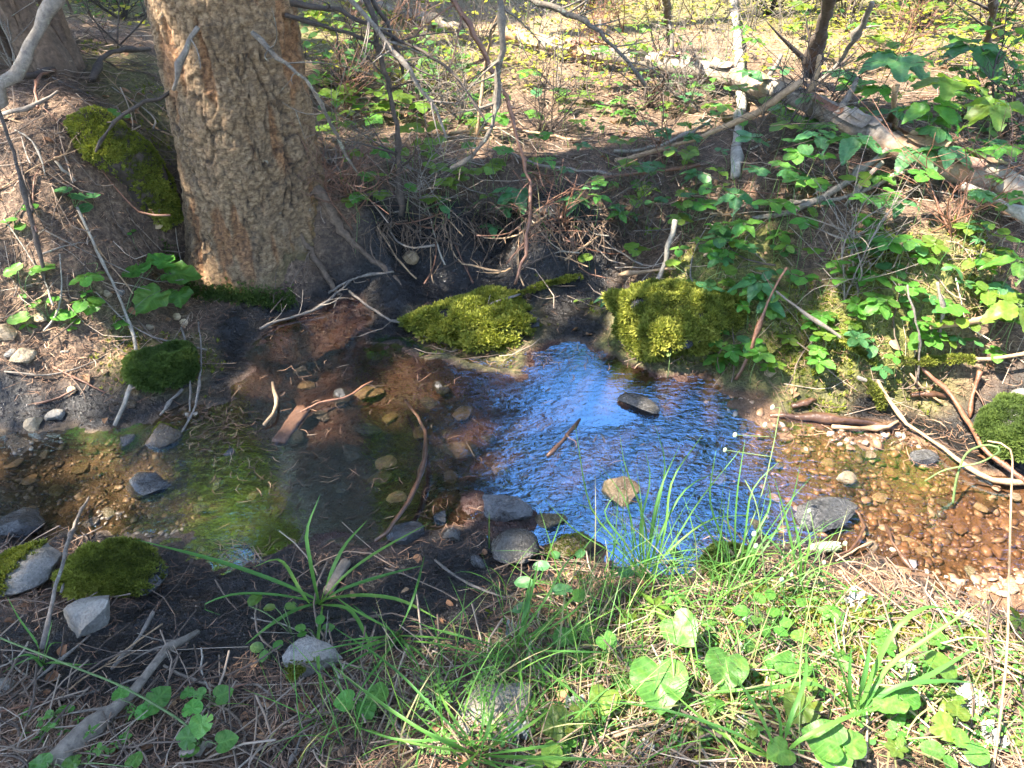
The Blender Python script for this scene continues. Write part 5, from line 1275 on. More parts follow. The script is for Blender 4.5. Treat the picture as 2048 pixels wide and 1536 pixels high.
pairs("slender sprig with fern green leaf pairs against the mossy root", [(195, 300, .02), (205, 270, .06), (215, 232, .10)], 42, 2, 'oval', LEAFA, 7)
basal("pair of pale shaded leaves low on the left slope", (150, 415), [(128, 380, .06, 42, 150, 0), (152, 392, .05, 38, 330, -.1), (180, 392, .05, 34, 30, 0), (172, 415, .03, 34, 250, -.1)], 'round', LEAFB, 8)
basal("faint leafy sprig at the left frame edge halfway down the mound", (30, 455), [(20, 440, .04, 34, 200, 0), (58, 415, .05, 36, 60, 0), (40, 452, .03, 30, 300, 0)], 'round', LEAFA, 9)
# big five-leaflet plants, right
whorl("tall plant with sunlit yellow green leaflets at the upper right", 1908, 158, .30, 112, 5, 'ovate', LEAFC, 10, spin=20)
whorl("bright sunlit leaf whorl at the right frame edge above the log", 1998, 205, .26, 104, 5, 'ovate', LEAFC, 11, spin=50)
whorl("broad sunlit leaves just below the tallest leaf whorl", 1862, 205, .24, 100, 4, 'ovate', LEAFA, 12, spin=200)
whorl("blue green leaf whorl left of the broken log stub", 1710, 272, .18, 82, 5, 'ovate', LEAFB, 13, spin=15)
whorl("blue green leaf whorl hanging over the slanting grey branch", 1640, 268, .16, 70, 5, 'ovate', LEAFB, 14, spin=45)
whorl("shaded five leaflet plant in front of the fallen log", 1832, 300, .16, 88, 5, 'ovate', LEAFB, 15, spin=0)
whorl("shaded leaf whorl over the log to the right of the stub", 1890, 296, .17, 80, 5, 'ovate', LEAFB, 16, spin=30)
whorl("leaf whorl leaning over the end of the log at the right", 1952, 300, .14, 70, 4, 'ovate', LEAFA, 17, spin=70)
whorl("dark leaf whorl drooping before the mossy bank", 1520, 562, .12, 78, 5, 'ovate', LEAFB, 18, spin=20)
whorl("smaller leaf whorl just under the drooping dark one", 1535, 602, .10, 56, 4, 'ovate', LEAFB, 19, spin=220)
whorl("sunlit broad leaves at the right frame edge above the mud", 2042, 610, .20, 100, 5, 'ovate', LEAFC, 20, spin=120)
whorl("upper sunlit leaves at the right frame edge by the round pairs", 2040, 520, .22, 90, 4, 'ovate', LEAFA, 21, spin=150)
whorl("pale teal leaf whorl near the foot of the hanging branch", 1030, 382, .12, 68, 5, 'ovate', LEAFB, 22, spin=10)
whorl("teal leaves pointing down below the pale teal whorl", 1008, 405, .10, 58, 4, 'ovate', LEAFB, 23, spin=190)
whorl("teal leaf whorl right of the crooked dead stem", 1150, 398, .10, 54, 5, 'ovate', LEAFB, 24, spin=30)
whorl("drooping teal leaves left of the hanging branch over the bank", 880, 408, .09, 54, 3, 'ovate', LEAFB, 25, spin=180)
whorl("small teal sprig beneath the undercut bank's grass", 985, 452, .07, 36, 4, 'ovate', LEAFB, 26)
whorl("sparse leaf whorl standing below the long pole", 1475, 390, .12, 58, 5, 'ovate', LEAFB, 27, spin=40)
whorl("lower leaf whorl below the pole, nearer the stream", 1490, 448, .09, 54, 5, 'ovate', LEAFA, 28, spin=10)
whorl("lone teal whorl on the litter left of the slanting branch", 1398, 345, .08, 40, 5, 'ovate', LEAFB, 29)
whorl("leaf whorl behind the slanting branch under the log", 1800, 402, .10, 58, 5, 'ovate', LEAFB, 30, spin=20)
whorl("pale leaf whorl at the far side of the log near the frame", 1760, 175, .2, 60, 5, 'ovate', LEAFA, 31)
whorl("large dim blue green leaves behind the tallest plant", 1800, 110, .30, 120, 6, 'ovate', LEAFB, 32, spin=10)
whorl("dim leaf whorl under the bush stem at the upper right", 1950, 90, .26, 120, 6, 'ovate', LEAFB, 33, spin=30)
whorl("pale sprig with one near white sunlit leaf by the dark sapling", 1785, 82, .30, 34, 3, 'round', LEAFC, 34)
# round-leaved sprigs on the right bank
pairs("arching sprig with bright oval leaf pairs above the right mud", [(1960, 660, .02), (1940, 640, .09), (1915, 632, .12), (1890, 640, .12)], 30, 3, 'round', LEAFC, 40)
pairs("sprig of round dusky leaves on the vertical twig", [(1835, 720, .02), (1838, 660, .10), (1830, 640, .14), (1858, 645, .14)], 30, 4, 'round', LEAFA, 41)
pairs("sprig with two round leaves at the top of the vertical twig", [(1830, 650, .05), (1820, 600, .15), (1800, 566, .2)], 28, 2, 'round', LEAFA, 42)
pairs("round leaved sprig in the middle of the right bank", [(1790, 640, .03), (1770, 610, .08), (1750, 592, .1)], 26, 3, 'round', LEAFA, 43)
pairs("round leaved sprig hanging by the moss cuff", [(1650, 690, .02), (1640, 660, .06), (1625, 640, .08)], 28, 3, 'round', LEAFA, 44)
pairs("pale spotted oval leaves over the dark bank hollow", [(1760, 700, .02), (1740, 680, .06), (1720, 668, .08)], 34, 2, 'oval', LEAFB, 45)
pairs("fresh green leaf cluster beside the drooping dark whorl", [(1700, 570, .02), (1690, 540, .08), (1700, 520, .12)], 36, 3, 'round', LEAFA, 46)
pairs("little yellow green sprig on the flank of the domed moss rock", [(1440, 745, .02), (1435, 715, .06), (1448, 690, .08)], 15, 4, 'oval', LEAFC, 47)
pairs("bright leaf pair at the far right below the frame edge leaves", [(2010, 640, .03), (1990, 600, .1), (1975, 578, .13)], 34, 2, 'round', LEAFC, 48)
whorl("three tiny round leaves growing out of the domed moss rock", 1340, 703, .09, 14, 3, 'round', LEAFC, 49)
whorl("two seed leaves of a seedling on the bare black mud", 1158, 600, .015, 14, 2, 'round', LEAFC, 50)
basal("round sunlit leaf with a toothed rim above the undercut", (1180, 540), [(1170, 515, .06, 30, 100, .1)], 'heart', LEAFC, 51)
whorl("cluster of small lance leaves on the mud behind the domed rock", 1265, 590, .05, 36, 7, 'lance', LEAFA, 52)
whorl("second lance leaved clump nearer the standing grey stick", 1300, 602, .05, 34, 7, 'lance', LEAFA, 53)
whorl("lance leaved clump left of the domed moss rock", 1215, 592, .04, 30, 6, 'lance', LEAFB, 54)
basal("yellow green toothed leaves on the sunlit moss bank", (1390, 585), [(1375, 565, .05, 34, 120, 0), (1430, 585, .05, 40, 330, -.2), (1345, 525, .06, 30, 90, 0), (1460, 540, .06, 32, 20, 0)], 'heart', LEAFC, 55)
# near bank, heart leaves
basal("large heart leaf with scalloped rim in the foreground grass", (1335, 1420), [(1318, 1365, .07, 112, 265, -.15)], 'heart', LEAFD, 60)
basal("arrow shaped leaf right of the large heart leaf", (1470, 1390), [(1452, 1338, .07, 84, 250, -.2)], 'heart', LEAFD, 61)
basal("heart leaf with a straight edge above the large heart leaf", (1375, 1310), [(1362, 1258, .09, 74, 300, -.1)], 'heart', LEAFD, 62)
basal("bright heart leaf on a pale stalk near the sedge base", (1620, 1455), [(1602, 1412, .06, 74, 230, -.1)], 'heart', LEAFC, 63)
basal("overlapping big leaves at the bottom edge right of centre", (1680, 1540), [(1650, 1478, .07, 84, 150, -.1), (1705, 1485, .06, 60, 30, 0), (1668, 1515, .05, 76, 270, -.1), (1560, 1505, .05, 56, 200, 0)], 'heart', LEAFD, 64)
basal("pair of dark heart leaves right of the sedge tuft", (1800, 1440), [(1778, 1405, .06, 66, 200, -.1), (1818, 1395, .06, 50, 20, 0), (1795, 1435, .03, 34, 280, 0)], 'heart', LEAFD, 65)
basal("long oval sunlit leaf on the lower right bank", (1900, 1370), [(1880, 1328, .06, 72, 320, -.1)], 'oval', LEAFC, 66)
basal("three round leaves by the lower right corner", (1900, 1510), [(1868, 1500, .04, 48, 160, 0), (1952, 1510, .05, 58, 20, 0), (1920, 1478, .05, 46, 60, 0), (1900, 1525, .03, 36, 260, 0)], 'round', LEAFD, 67)
basal("shiny sunlit leaf clump beside the grey lichen", (1900, 1470), [(1888, 1455, .05, 56, 190, 0), (1915, 1420, .06, 44, 60, 0)], 'heart', LEAFC, 68)
basal("small heart leaf at the middle of the near bank", (1140, 1310), [(1128, 1272, .06, 48, 110, 0)], 'heart', LEAFD, 69)
basal("heart leaf between grass blades beside the small heart leaf", (1222, 1320), [(1215, 1284, .06, 42, 300, 0)], 'heart', LEAFD, 70)
basal("two yellow green folded leaves over the flat slab's edge", (1130, 1480), [(1115, 1448, .06, 66, 200, 0), (1165, 1428, .06, 50, 20, 0), (1208, 1400, .05, 60, 250, -.1)], 'heart', LEAFC, 71)
basal("round leaves at the bottom edge below the flat slab", (1110, 1545), [(1104, 1512, .05, 60, 90, 0), (1070, 1530, .04, 40, 200, 0)], 'round', LEAFC, 72)
basal("heart leaves left of the feathery plant", (755, 1430), [(756, 1385, .06, 46, 80, 0), (690, 1402, .06, 44, 190, 0), (735, 1420, .04, 40, 300, 0), (725, 1408, .05, 28, 120, 0)], 'heart', LEAFD, 73)
basal("rosette of small round leaves at the top of the cracked rock", (640, 1285), [(602, 1256, .04, 24, 170, 0), (655, 1256, .04, 26, 20, 0), (640, 1240, .05, 24, 80, 0), (612, 1288, .03, 22, 240, 0), (605, 1268, .03, 20, 200, 0)], 'round', LEAFA, 74)
basal("plant with nibbled leaves on a bare muddy stalk", (585, 1270), [(508, 1200, .06, 36, 60, 0), (540, 1215, .05, 26, 180, 0), (580, 1212, .05, 26, 20, -.2)], 'oval', LEAFC, 75)
basal("small leaf cluster left of the cracked rock", (540, 1320), [(515, 1295, .03, 30, 170, 0), (528, 1310, .03, 26, 260, -.2), (555, 1290, .03, 24, 60, 0)], 'round', LEAFA, 76)
basal("leafy rosette beside the weathered root", (300, 1440), [(320, 1392, .06, 46, 60, 0), (302, 1412, .05, 40, 190, 0), (285, 1425, .04, 30, 240, 0), (242, 1386, .05, 34, 110, 0)], 'heart', LEAFD, 77)
basal("tall leafy plant with a pale swollen stalk near the bottom", (408, 1500), [(402, 1450, .08, 48, 270, -.2), (385, 1415, .09, 40, 110, 0), (375, 1475, .05, 46, 180, 0), (452, 1482, .05, 44, 20, 0), (380, 1500, .03, 36, 220, 0)], 'heart', LEAFD, 78)
basal("leaf pair near the weathered root's frayed tip", (440, 1410), [(446, 1388, .04, 38, 30, 0), (398, 1388, .04, 28, 160, 0), (375, 1385, .03, 28, 110, 0)], 'heart', LEAFD, 79)
basal("small round leaves in the lower left litter", (112, 1445), [(100, 1428, .03, 22, 170, 0), (122, 1420, .03, 22, 70, 0), (138, 1418, .03, 20, 10, 0), (112, 1444, .02, 20, 260, 0)], 'round', LEAFA, 80)
basal("three leaf tips at the bottom edge left of centre", (110, 1540), [(80, 1530, .03, 46, 170, 0), (145, 1525, .04, 36, 60, 0), (270, 1520, .04, 34, 80, 0)], 'heart', LEAFD, 81)
basal("spotted grey green leaves at the near water's edge", (1140, 1190), [(1112, 1110, .10, 28, 110, 0), (1160, 1108, .10, 30, 60, 0), (1085, 1132, .08, 36, 180, 0), (1122, 1180, .06, 44, 10, 0), (1050, 1165, .06, 40, 170, 0), (1045, 1215, .05, 38, 190, 0), (1250, 1145, .07, 38, 20, 0)], 'oval', LEAFB, 82)
basal("round leaf beside the spotted leaves in the grass", (1160, 1215), [(1156, 1192, .06, 36, 60, 0)], 'round', LEAFD, 83)
basal("dense cluster of small round leaves with pale buds at the bank", (1560, 1270), [(1520, 1198, .08, 30, 110, 0), (1540, 1190, .08, 30, 60, 0), (1485, 1222, .06, 36, 170, 0), (1510, 1240, .06, 28, 200, 0), (1545, 1225, .07, 32, 40, 0), (1570, 1245, .05, 30, 20, 0), (1530, 1258, .05, 30, 270, 0), (1560, 1262, .05, 30, 320, 0), (1500, 1290, .03, 34, 250, 0), (1602, 1205, .07, 26, 30, 0)], 'round', LEAFA, 84)
basal("heart leaf with insect holes beneath the round leaf cluster", (1600, 1360), [(1575, 1330, .05, 52, 200, 0), (1600, 1272, .06, 34, 60, 0), (1545, 1320, .05, 30, 160, 0), (1610, 1338, .04, 30, 20, 0)], 'heart', LEAFD, 85)
whorl("starry whorl of narrow leaves in the sunlit grass", 1310, 1212, .06, 44, 6, 'lance', LEAFC, 86)
whorl("low star of narrow leaves at the right of the grass", 1265, 1240, .04, 34, 6, 'lance', LEAFC, 87)
whorl("small narrow leaved sprig left in the near grass", 1350, 1190, .05, 36, 5, 'lance', LEAFA, 88)
basal("yellow spotted leaf beside a grey lichen flake", (1510, 1500), [(1503, 1462, .04, 38, 80, 0)], 'oval', LEAFC, 89)
whorl("sunlit green sprig at the right frame edge over the moss", 2040, 1240, .05, 46, 5, 'lance', LEAFC, 90)
whorl("leafy sprout beside the tall bent grass stalk", 1905, 1400, .05, 40, 5, 'ovate', LEAFC, 91)
# feathery divided leaves
def feathery(label, px, py, h, sp, ang, seed):
    c = hit(px, py, h); b = hit(px + 10, py + 40); s = sp * depth_of(c) / FPX; t = thing("feathery_plant", label, "plant", b)
    d = img_dir(ang, .1); d /= np.linalg.norm(d); side = np.array([-d[1], d[0], 0]); paths = [([b, (b + c) / 2 + np.array([0, 0, .02]), c, c + d * s], .0013, .0006)]
    k = 0
    for i, f in enumerate(np.linspace(0, .92, 6)):
        for sg in (-1, 1):
            q = c + d * s * f; dd = side * sg + d * .5; ln = s * .42 * (1 - .6 * f)
            paths.append(([q, q + dd * ln * .5, q + dd * ln], .0007, .0005))
            for g in (.35, .7, 1.0):
                for s2 in (-1, 1):
                    leaf_obj('ovate', LEAFA, t, b, q + dd * ln * g * .8, dd + (d * s2 * .8), ln * .34, seed=seed * 50 + k); k += 1
    stem_part(t, b, paths, STEMG)
feathery("feathery finely divided leaf in the foreground grass", 868, 1420, .07, 85, 100, 1)
feathery("second feathery leaf pointing right beside the first", 945, 1395, .08, 70, 55, 2)
feathery("smaller feathery leaf close to the bottom edge", 900, 1480, .05, 60, 200, 3)

# repeated low plants, by patch
def field(label, group, box, n, seed, kinds, h0, h1, s0, s1, mats, nl=(3, 6), avoid_mud=True, zone=None):
    r = np.random.default_rng(seed); c = 0; tries = 0
    while c < n and tries < n * 12:
        tries += 1
        px = r.uniform(box[0], box[2]); py = r.uniform(box[1], box[3])
        p = hit(px, py)
        if poly_sd(WATER, np.array([p[0]]), np.array([p[1]]))[0] < .06: continue
        if avoid_mud and bil(MUD, p[0], p[1]) > .4: continue
        if abs(p[0] + .985) < .33 and abs(p[1] - 2.655) < .36: continue
        kind = kinds[int(r.integers(0, len(kinds)))]; mt = mats[int(r.integers(0, len(mats)))]
        hh, ss, nn = r.uniform(h0, h1), r.uniform(s0, s1), int(r.integers(nl[0], nl[1] + 1))
        colr = {"leaf_blue_green": "blue green", "leaf_yellow_green": "yellow green"}.get(mt.name, "green"); shp = {"ovate": "pointed", "heart": "heart", "lance": "narrow", "lobed": "lobed"}.get(kind, kind)
        lab = located(f"{colr} {label} with {NUMW[nn]} {'small' if ss < (s0 + s1) / 2 else 'large'} {shp} leaves", px, py)
        whorl(lab, px, py, hh, ss, nn, kind, mt, seed * 100 + c, group, {"round": "round_leaved_plant", "oval": "oval_leaved_plant", "ovate": "pointed_leaved_plant", "heart": "heart_leaved_plant", "lance": "narrow_leaved_plant", "lobed": "lobed_leaved_plant"}[kind], spin=r.uniform(0, 90), droop=r.uniform(-.25, .1), stemmat=STEMG)
        c += 1
field("plant", "round leaved plants, far right bank", (1400, 400, 2040, 740), 120, 5, ['round', 'round', 'oval'], .03, .12, 18, 36, [LEAFA, LEAFA, LEAFB, LEAFC], (3, 6))
field("plant", "plants around the fallen log", (1480, 120, 2040, 420), 64, 6, ['round', 'ovate', 'round'], .05, .2, 22, 44, [LEAFA, LEAFB, LEAFC, LEAFA], (3, 6))
field("plant", "plants on the mid bank litter", (1040, 130, 1460, 500), 90, 7, ['round', 'ovate', 'heart'], .03, .14, 16, 32, [LEAFA, LEAFB, LEAFC], (2, 5))
field("plant", "leafy plants behind the fir", (630, 90, 1010, 420), 74, 8, ['heart', 'round', 'lobed'], .03, .16, 18, 36, [LEAFA, LEAFC, LEAFC], (2, 5))
field("seedling", "seedlings in the near grass", (1050, 1190, 2000, 1500), 48, 9, ['round', 'oval', 'lance'], .01, .05, 14, 26, [LEAFA, LEAFD, LEAFC], (3, 6))
field("seedling", "seedlings on the lower left bank", (20, 1290, 560, 1510), 16, 10, ['round', 'lance'], .01, .04, 12, 22, [LEAFA, LEAFD], (3, 5))
field("seedling", "seedlings on the left slope", (10, 420, 300, 760), 9, 11, ['round'], .01, .04, 12, 20, [LEAFA], (2, 4))
field("plant", "far plants along the top edge", (620, 0, 2040, 110), 44, 12, ['round', 'heart', 'ovate'], .05, .25, 14, 34, [LEAFC, LEAFA, LEAFC], (3, 6))

# leafless twiggy shrubs: thin upright stems
def twiggy(label, px, py, seed, n, h, sp, mat, group=None, name="twiggy_shrub"):
    r = np.random.default_rng(seed); b = hit(px, py); t = thing(name, label, "shrub", b, group)
    for k in range(n):
        a = r.uniform(0, 6.283); e = b + np.array([math.cos(a) * sp * r.uniform(.2, 1), math.sin(a) * sp * r.uniform(.2, .8), h * r.uniform(.6, 1.1)])
        m = (b + e) / 2 + r.normal(0, .05, 3) * [1, 1, .3]; s0 = b + r.normal(0, .03, 3) * [1, 1, 0]; s0[2] = gz(s0[0], s0[1]) - .01
        V, F = stick_mesh([s0, m, e], .0034 * r.uniform(.6, 1.3), .0010, 5, 11, seed * 10 + k, 16, .2)
        obj("stem", mesh_np("stem", V - b, F, True), mat, t)
for i, (px, py, n, h, lab) in enumerate([
    (1700, 60, 7, .9, "tangle of bare grey twigs right of the dark sapling"), (1850, 50, 7, .9, "bare twig thicket behind the tallest leafy plant"), (1980, 60, 6, .8, "bare twig thicket in the upper right corner"), (1560, 70, 6, .8, "bare twigs behind the log left of the dark sapling"),
    (1400, 60, 5, .7, "bare twigs around the top of the pale pole"), (1250, 60, 5, .7, "thin bare shrub behind the far end of the log"), (1120, 200, 5, .55, "bare shrub in front of the log beside the arching branch"), (880, 180, 5, .55, "bare shrub under the bending dead branch"),
    (700, 240, 4, .5, "bare shrub close behind the fir trunk"), (40, 150, 4, .5, "bare twigs at the foot of the shaggy trunks"), (240, 100, 4, .4, "bare twigs on the mound crest near the fir"), (1320, 330, 4, .4, "low bare shrub right of the crooked dead stem"), (860, 420, 5, .28, "wiry rootlets hanging over the undercut bank"), (980, 470, 5, .22, "wiry dead twigs at the lip of the undercut"), (1130, 470, 5, .25, "dead wiry tangle over the back of the mud"), (1060, 90, 6, .7, "fine bare shrub at top centre beside the hanging branch"), (960, 110, 6, .6, "fine bare shrub left of the hanging branch's top"), (820, 90, 6, .6, "fine bare shrub behind the fir's dead branches"), (1450, 160, 5, .5, "thin bare shrub leaning on the log by the pole"), (1620, 260, 5, .4, "bare twigs poking from the leaves below the log"), (1900, 470, 5, .35, "bare twigs above the right round leaves"), (1700, 560, 5, .3, "wiry bare twigs in the right bank leaves"), (1330, 140, 5, .55, "bare shrub before the log beside the speckled stem"),
    (760, 160, 8, .5, "fine twiggy shrub between the fir and the dark stem"), (920, 250, 8, .4, "fine twiggy shrub below the bending branch tip"), (1080, 280, 8, .4, "fine twiggy shrub above the pale teal whorl"), (1200, 140, 8, .5, "fine twiggy shrub under the arching branch"), (1380, 220, 8, .4, "fine twiggy shrub by the pole's left side"), (1540, 320, 7, .35, "fine twiggy shrub right of the pole's foot"), (1780, 130, 8, .6, "fine twiggy shrub behind the broken log stub"), (1500, 60, 8, .7, "fine twiggy shrub right of the pole's top"), (1160, 50, 8, .7, "fine twiggy shrub at the log's far end"), (1310, 20, 8, .8, "fine twiggy shrub at the top edge by the speckled stem"), (1620, 20, 8, .8, "fine twiggy shrub behind the dark sapling"), (1900, 20, 8, .8, "fine twiggy shrub at the top edge near the corner"), (700, 420, 7, .25, "wiry rootlets tangled on the fir's root mound"), (660, 350, 6, .25, "wiry twigs against the fir trunk's foot"), (1260, 470, 7, .25, "wiry dead twigs above the domed moss rock")]):
    twiggy(lab, px, py, 400 + i, n, h, h * .55, [W_GREY, W_DARK, W_RED][i % 3])
def bush(label, px, py, h, R, n, seed, mat, sz, mats=W_DARK):
    r = np.random.default_rng(seed); b = hit(px, py); t = thing("bush", label, "bush", b); tips = []
    for k in range(9):
        a = r.uniform(0, 6.283); e = b + np.array([math.cos(a) * R * r.uniform(.3, 1), math.sin(a) * R * r.uniform(.3, 1), h * r.uniform(.5, 1.1)]); m = (b + e) / 2 + r.normal(0, .06, 3)
        C = catmull([b, m, e], 12); V, F = stick_mesh([b - [0, 0, .02], m, e], .006, .0015, 5, 10, seed * 7 + k, 14, .2); obj("stem", mesh_np("stem", V - b, F, True), mats, t); tips.append(C[4:])
    C = np.vstack(tips); P = C[r.integers(0, len(C), n)] + r.normal(0, .09, (n, 3)); P[:, 2] = np.maximum(P[:, 2], gz(P[:, 0], P[:, 1]) + .02)
    Vt = np.array([(0, 0, 0), (.34, .35, .05), (.3, .7, .05), (0, 1, -.08), (-.3, .7, .05), (-.34, .35, .05)], float); Ft = np.array([(0, 1, 2), (0, 2, 3), (0, 3, 4), (0, 4, 5)])
    az = r.uniform(0, 6.283, n); Mx = frames(np.stack([np.cos(az), np.sin(az), r.normal(-.1, .3, n)], 1), np.array([0, 0, 1.0]) + r.normal(0, .35, (n, 3))) * (sz * r.uniform(.5, 1.3, n))[:, None, None]
    V, F = scatter(Vt, Ft, Mx, P - b); o = obj("foliage", mesh_np("foliage", V, F, False, var=np.repeat(r.random(n), 6)), mat, t); o["kind"] = "stuff"
MBUSH = mat_var("bush_leaves", [(0, (.030, .085, .030)), (.5, (.055, .135, .035)), (1, (.11, .21, .04))], (.20, .40, .04), .42, .5)
for i, (lab, px, py, h, R, n, sz) in enumerate([("dark leafy bush filling the upper right corner", 1990, 70, .75, .55, 420, .055), ("leafy bush behind the tallest leaf whorl", 1840, 60, .6, .5, 380, .05), ("green bush behind the log by the dark sapling", 1690, 50, .55, .45, 300, .045), ("bush with sparse leaves beyond the pale pole", 1540, 30, .5, .45, 220, .04), ("low sunlit bush beyond the log's far end", 1180, 20, .4, .4, 200, .04), ("leafy shrub right behind the fir trunk", 690, 190, .35, .3, 150, .045), ("leafy shrub between the dark stem and the bending branch", 830, 230, .3, .3, 150, .04), ("sunlit leafy shrub left of the fir near the shaggy trunks", 250, 40, .4, .3, 150, .045), ("small leafy shrub before the arching branch's tip", 1290, 210, .3, .28, 130, .035), ("leafy thicket on the bank right of the log stub", 2000, 260, .35, .35, 260, .045)]):
    bush(lab, px, py, h, R, n, 700 + i, MBUSH, sz)
def rootlets():
    r = np.random.default_rng(77); b = hit(940, 455); t = thing("hanging_rootlets", "curtain of fine brown rootlets hanging from the undercut lip behind the mud", "roots", b); parts = []
    for k in range(230):
        px = r.uniform(740, 1260); p = hit(px, 432 + r.normal(0, 10) + .00015 * (px - 990) ** 2); q = p + np.array([r.normal(0, .05), -r.uniform(.03, .13), 0]); q[2] = max(p[2] - r.uniform(.05, .2), float(gz(q[0], q[1])) + .01)
        m = (p + q) / 2 + np.array([r.normal(0, .03), -.03, .03]); parts.append(tube_arr(catmull([p + [0, .02, -.01], m, q], 7), np.linspace(.0022, .0008, 7) * r.uniform(.5, 1.5), 4, k, .1))
    V, F = join(parts); o = obj("rootlet_strands", mesh_np("rootlet_strands", V - b, F, True), W_SHAG, t); o["kind"] = "stuff"
rootlets()
def loose_twigs():
    r = np.random.default_rng(91); c = 0
    spec = [("loose thin twig on the litter of the far bank", "loose twigs on the far bank", (760, 160, 2000, 520), 70), ("loose twig lying along the lip of the undercut bank", "loose twigs at the undercut", (780, 430, 1260, 560), 22), ("loose twig on the needle slope left of the fir", "loose twigs on the left slope", (5, 220, 330, 760), 22), ("loose twig on the near bank needles", "loose twigs on the near bank", (20, 1280, 1900, 1520), 26)]
    for lab, grp, bx, n in spec:
        for k in range(n):
            px = r.uniform(bx[0], bx[2]); py = r.uniform(bx[1], bx[3]); p = hit(px, py)
            if poly_sd(WATER, np.array([p[0]]), np.array([p[1]]))[0] < .04 or (abs(p[0] + .985) < .36 and abs(p[1] - 2.655) < .4): continue
            a = r.uniform(0, 3.14); ln = r.uniform(.12, .42); s = np.array([-.5, -.15, .2, .5]); bd = r.normal(0, .1)
            x = p[0] + math.cos(a) * ln * s - math.sin(a) * ln * bd * (1 - 4 * s * s); y = p[1] + math.sin(a) * ln * s + math.cos(a) * ln * bd * (1 - 4 * s * s)
            z = gz(x, y); z = np.maximum(z, z.mean() - .01) + .008 + s * r.normal(0, .05)
            V, F = stick_mesh(np.stack([x, y, z], 1), r.uniform(.0022, .0048), .0016, 5, int(r.integers(0, 4)), c, 10, .07)
            ki = int(r.integers(0, 5)); wd = ("short" if ln < .22 else "mid length" if ln < .32 else "long") + [" grey", " tan", " dark", " reddish", " pale"][ki] + (" bent" if abs(bd) > .08 else "")
            tag(obj("loose_twig", mesh_np("loose_twig", V - p, F, True), [W_GREY, W_TAN, W_DARK, W_RED, W_PALE][ki], None, p), located("loose " + wd + " twig lying", px, py), "twig", grp); c += 1
loose_twigs()

# sedge and tall grass, blade by blade
def blade_mesh(P, w, seed):
    C = catmull(P, 12); T = np.gradient(C, axis=0); T /= np.linalg.norm(T, axis=1, keepdims=True)
    side = np.cross(T, [0, 0, 1.0]); nn = np.linalg.norm(side, axis=1, keepdims=True); side = np.where(nn > 1e-3, side / np.maximum(nn, 1e-3), np.array([1.0, 0, 0]))
    up = np.cross(side, T); s = np.linspace(0, 1, 12); wd = (w * np.minimum(1, (1 - s) * 2.5) ** .8 * (.5 + .5 * np.minimum(1, s * 4)) + .0003)[:, None]
    V = np.stack([C - side * wd, C - up * wd * .35, C + side * wd], 1).reshape(-1, 3)
    F = np.array([(i * 3 + k, i * 3 + k + 1, i * 3 + k + 4, i * 3 + k + 3) for i in range(11) for k in range(2)])
    return V, F
def tuft(label, base, bl, wpx, seed, name="grass_tuft", dry=0.0):
    """bl: list of blades, each a list of (px, py, h)"""
    b = hit(*base); t = thing(name, label, "grass", b); r = np.random.default_rng(seed)
    for k, pts in enumerate(bl):
        P = np.array([b + r.normal(0, .006, 3) * [1, 1, 0]] + [hit(*q) for q in pts])
        V, F = blade_mesh(P, wpx * r.uniform(.75, 1.2) * depth_of(b) / FPX / 2, k)
        obj("blade", mesh_np("blade", V - b, F, True, var=np.full(len(V), r.uniform(.05, .7) if r.random() >= dry else .97)), MGRASS, t)
def rblades(base, n, seed, lpx, hmax):
    r = np.random.default_rng(seed); out = []
    for _ in range(n):
        a = r.uniform(0, 6.283); l = lpx * r.uniform(.5, 1.15); h = hmax * r.uniform(.4, 1.1)
        out.append([(base[0] + math.cos(a) * l * .35, base[1] + math.sin(a) * l * .25, h * .75), (base[0] + math.cos(a) * l * .7, base[1] + math.sin(a) * l * .5, h), (base[0] + math.cos(a) * l, base[1] + math.sin(a) * l * .8, h * .55)])
    return out
B1 = (642, 1208, 0)
tuft("sedge tuft with long arching blades over the near mud", B1, [[(560, 1165, .07), (430, 1120, .12), (275, 1080, .13)], [(560, 1190, .05), (470, 1188, .07), (405, 1212, .05), (440, 1230, .02)], [(620, 1120, .12), (614, 1060, .18), (640, 990, .24)], [(690, 1150, .08), (760, 1100, .12), (860, 1045, .15)], [(600, 1180, .06), (560, 1120, .08), (505, 1135, .06)], [(720, 1190, .05), (800, 1200, .06), (880, 1240, .03)], [(635, 1290, .05), (640, 1360, .04), (650, 1440, .01)], [(700, 1220, .05), (740, 1290, .04), (760, 1340, .01)], [(660, 1150, .1), (690, 1090, .15), (735, 1040, .18)], [(590, 1220, .03), (540, 1250, .03), (490, 1290, .01)], [(680, 1180, .06), (770, 1150, .09), (850, 1130, .08)]], 7, 1)
B2 = (1712, 1440, 0)
tuft("bright broad bladed sedge clump with a pale base on the lower right", B2, [[(1690, 1360, .10), (1665, 1290, .17), (1643, 1232, .2)], [(1725, 1370, .1), (1737, 1310, .16), (1742, 1265, .19)], [(1745, 1350, .1), (1790, 1260, .19), (1850, 1215, .21), (1900, 1220, .18)], [(1770, 1340, .11), (1850, 1280, .17), (1960, 1205, .24)], [(1790, 1375, .08), (1880, 1362, .10), (1950, 1365, .09)], [(1780, 1390, .06), (1860, 1350, .09), (1960, 1290, .13)], [(1640, 1370, .06), (1540, 1376, .07), (1420, 1385, .05), (1360, 1400, .03)], [(1700, 1380, .08), (1700, 1330, .13), (1703, 1292, .16)], [(1690, 1400, .05), (1675, 1370, .08), (1660, 1345, .09)], [(1735, 1400, .05), (1750, 1375, .08), (1775, 1345, .1)]], 9, 2)
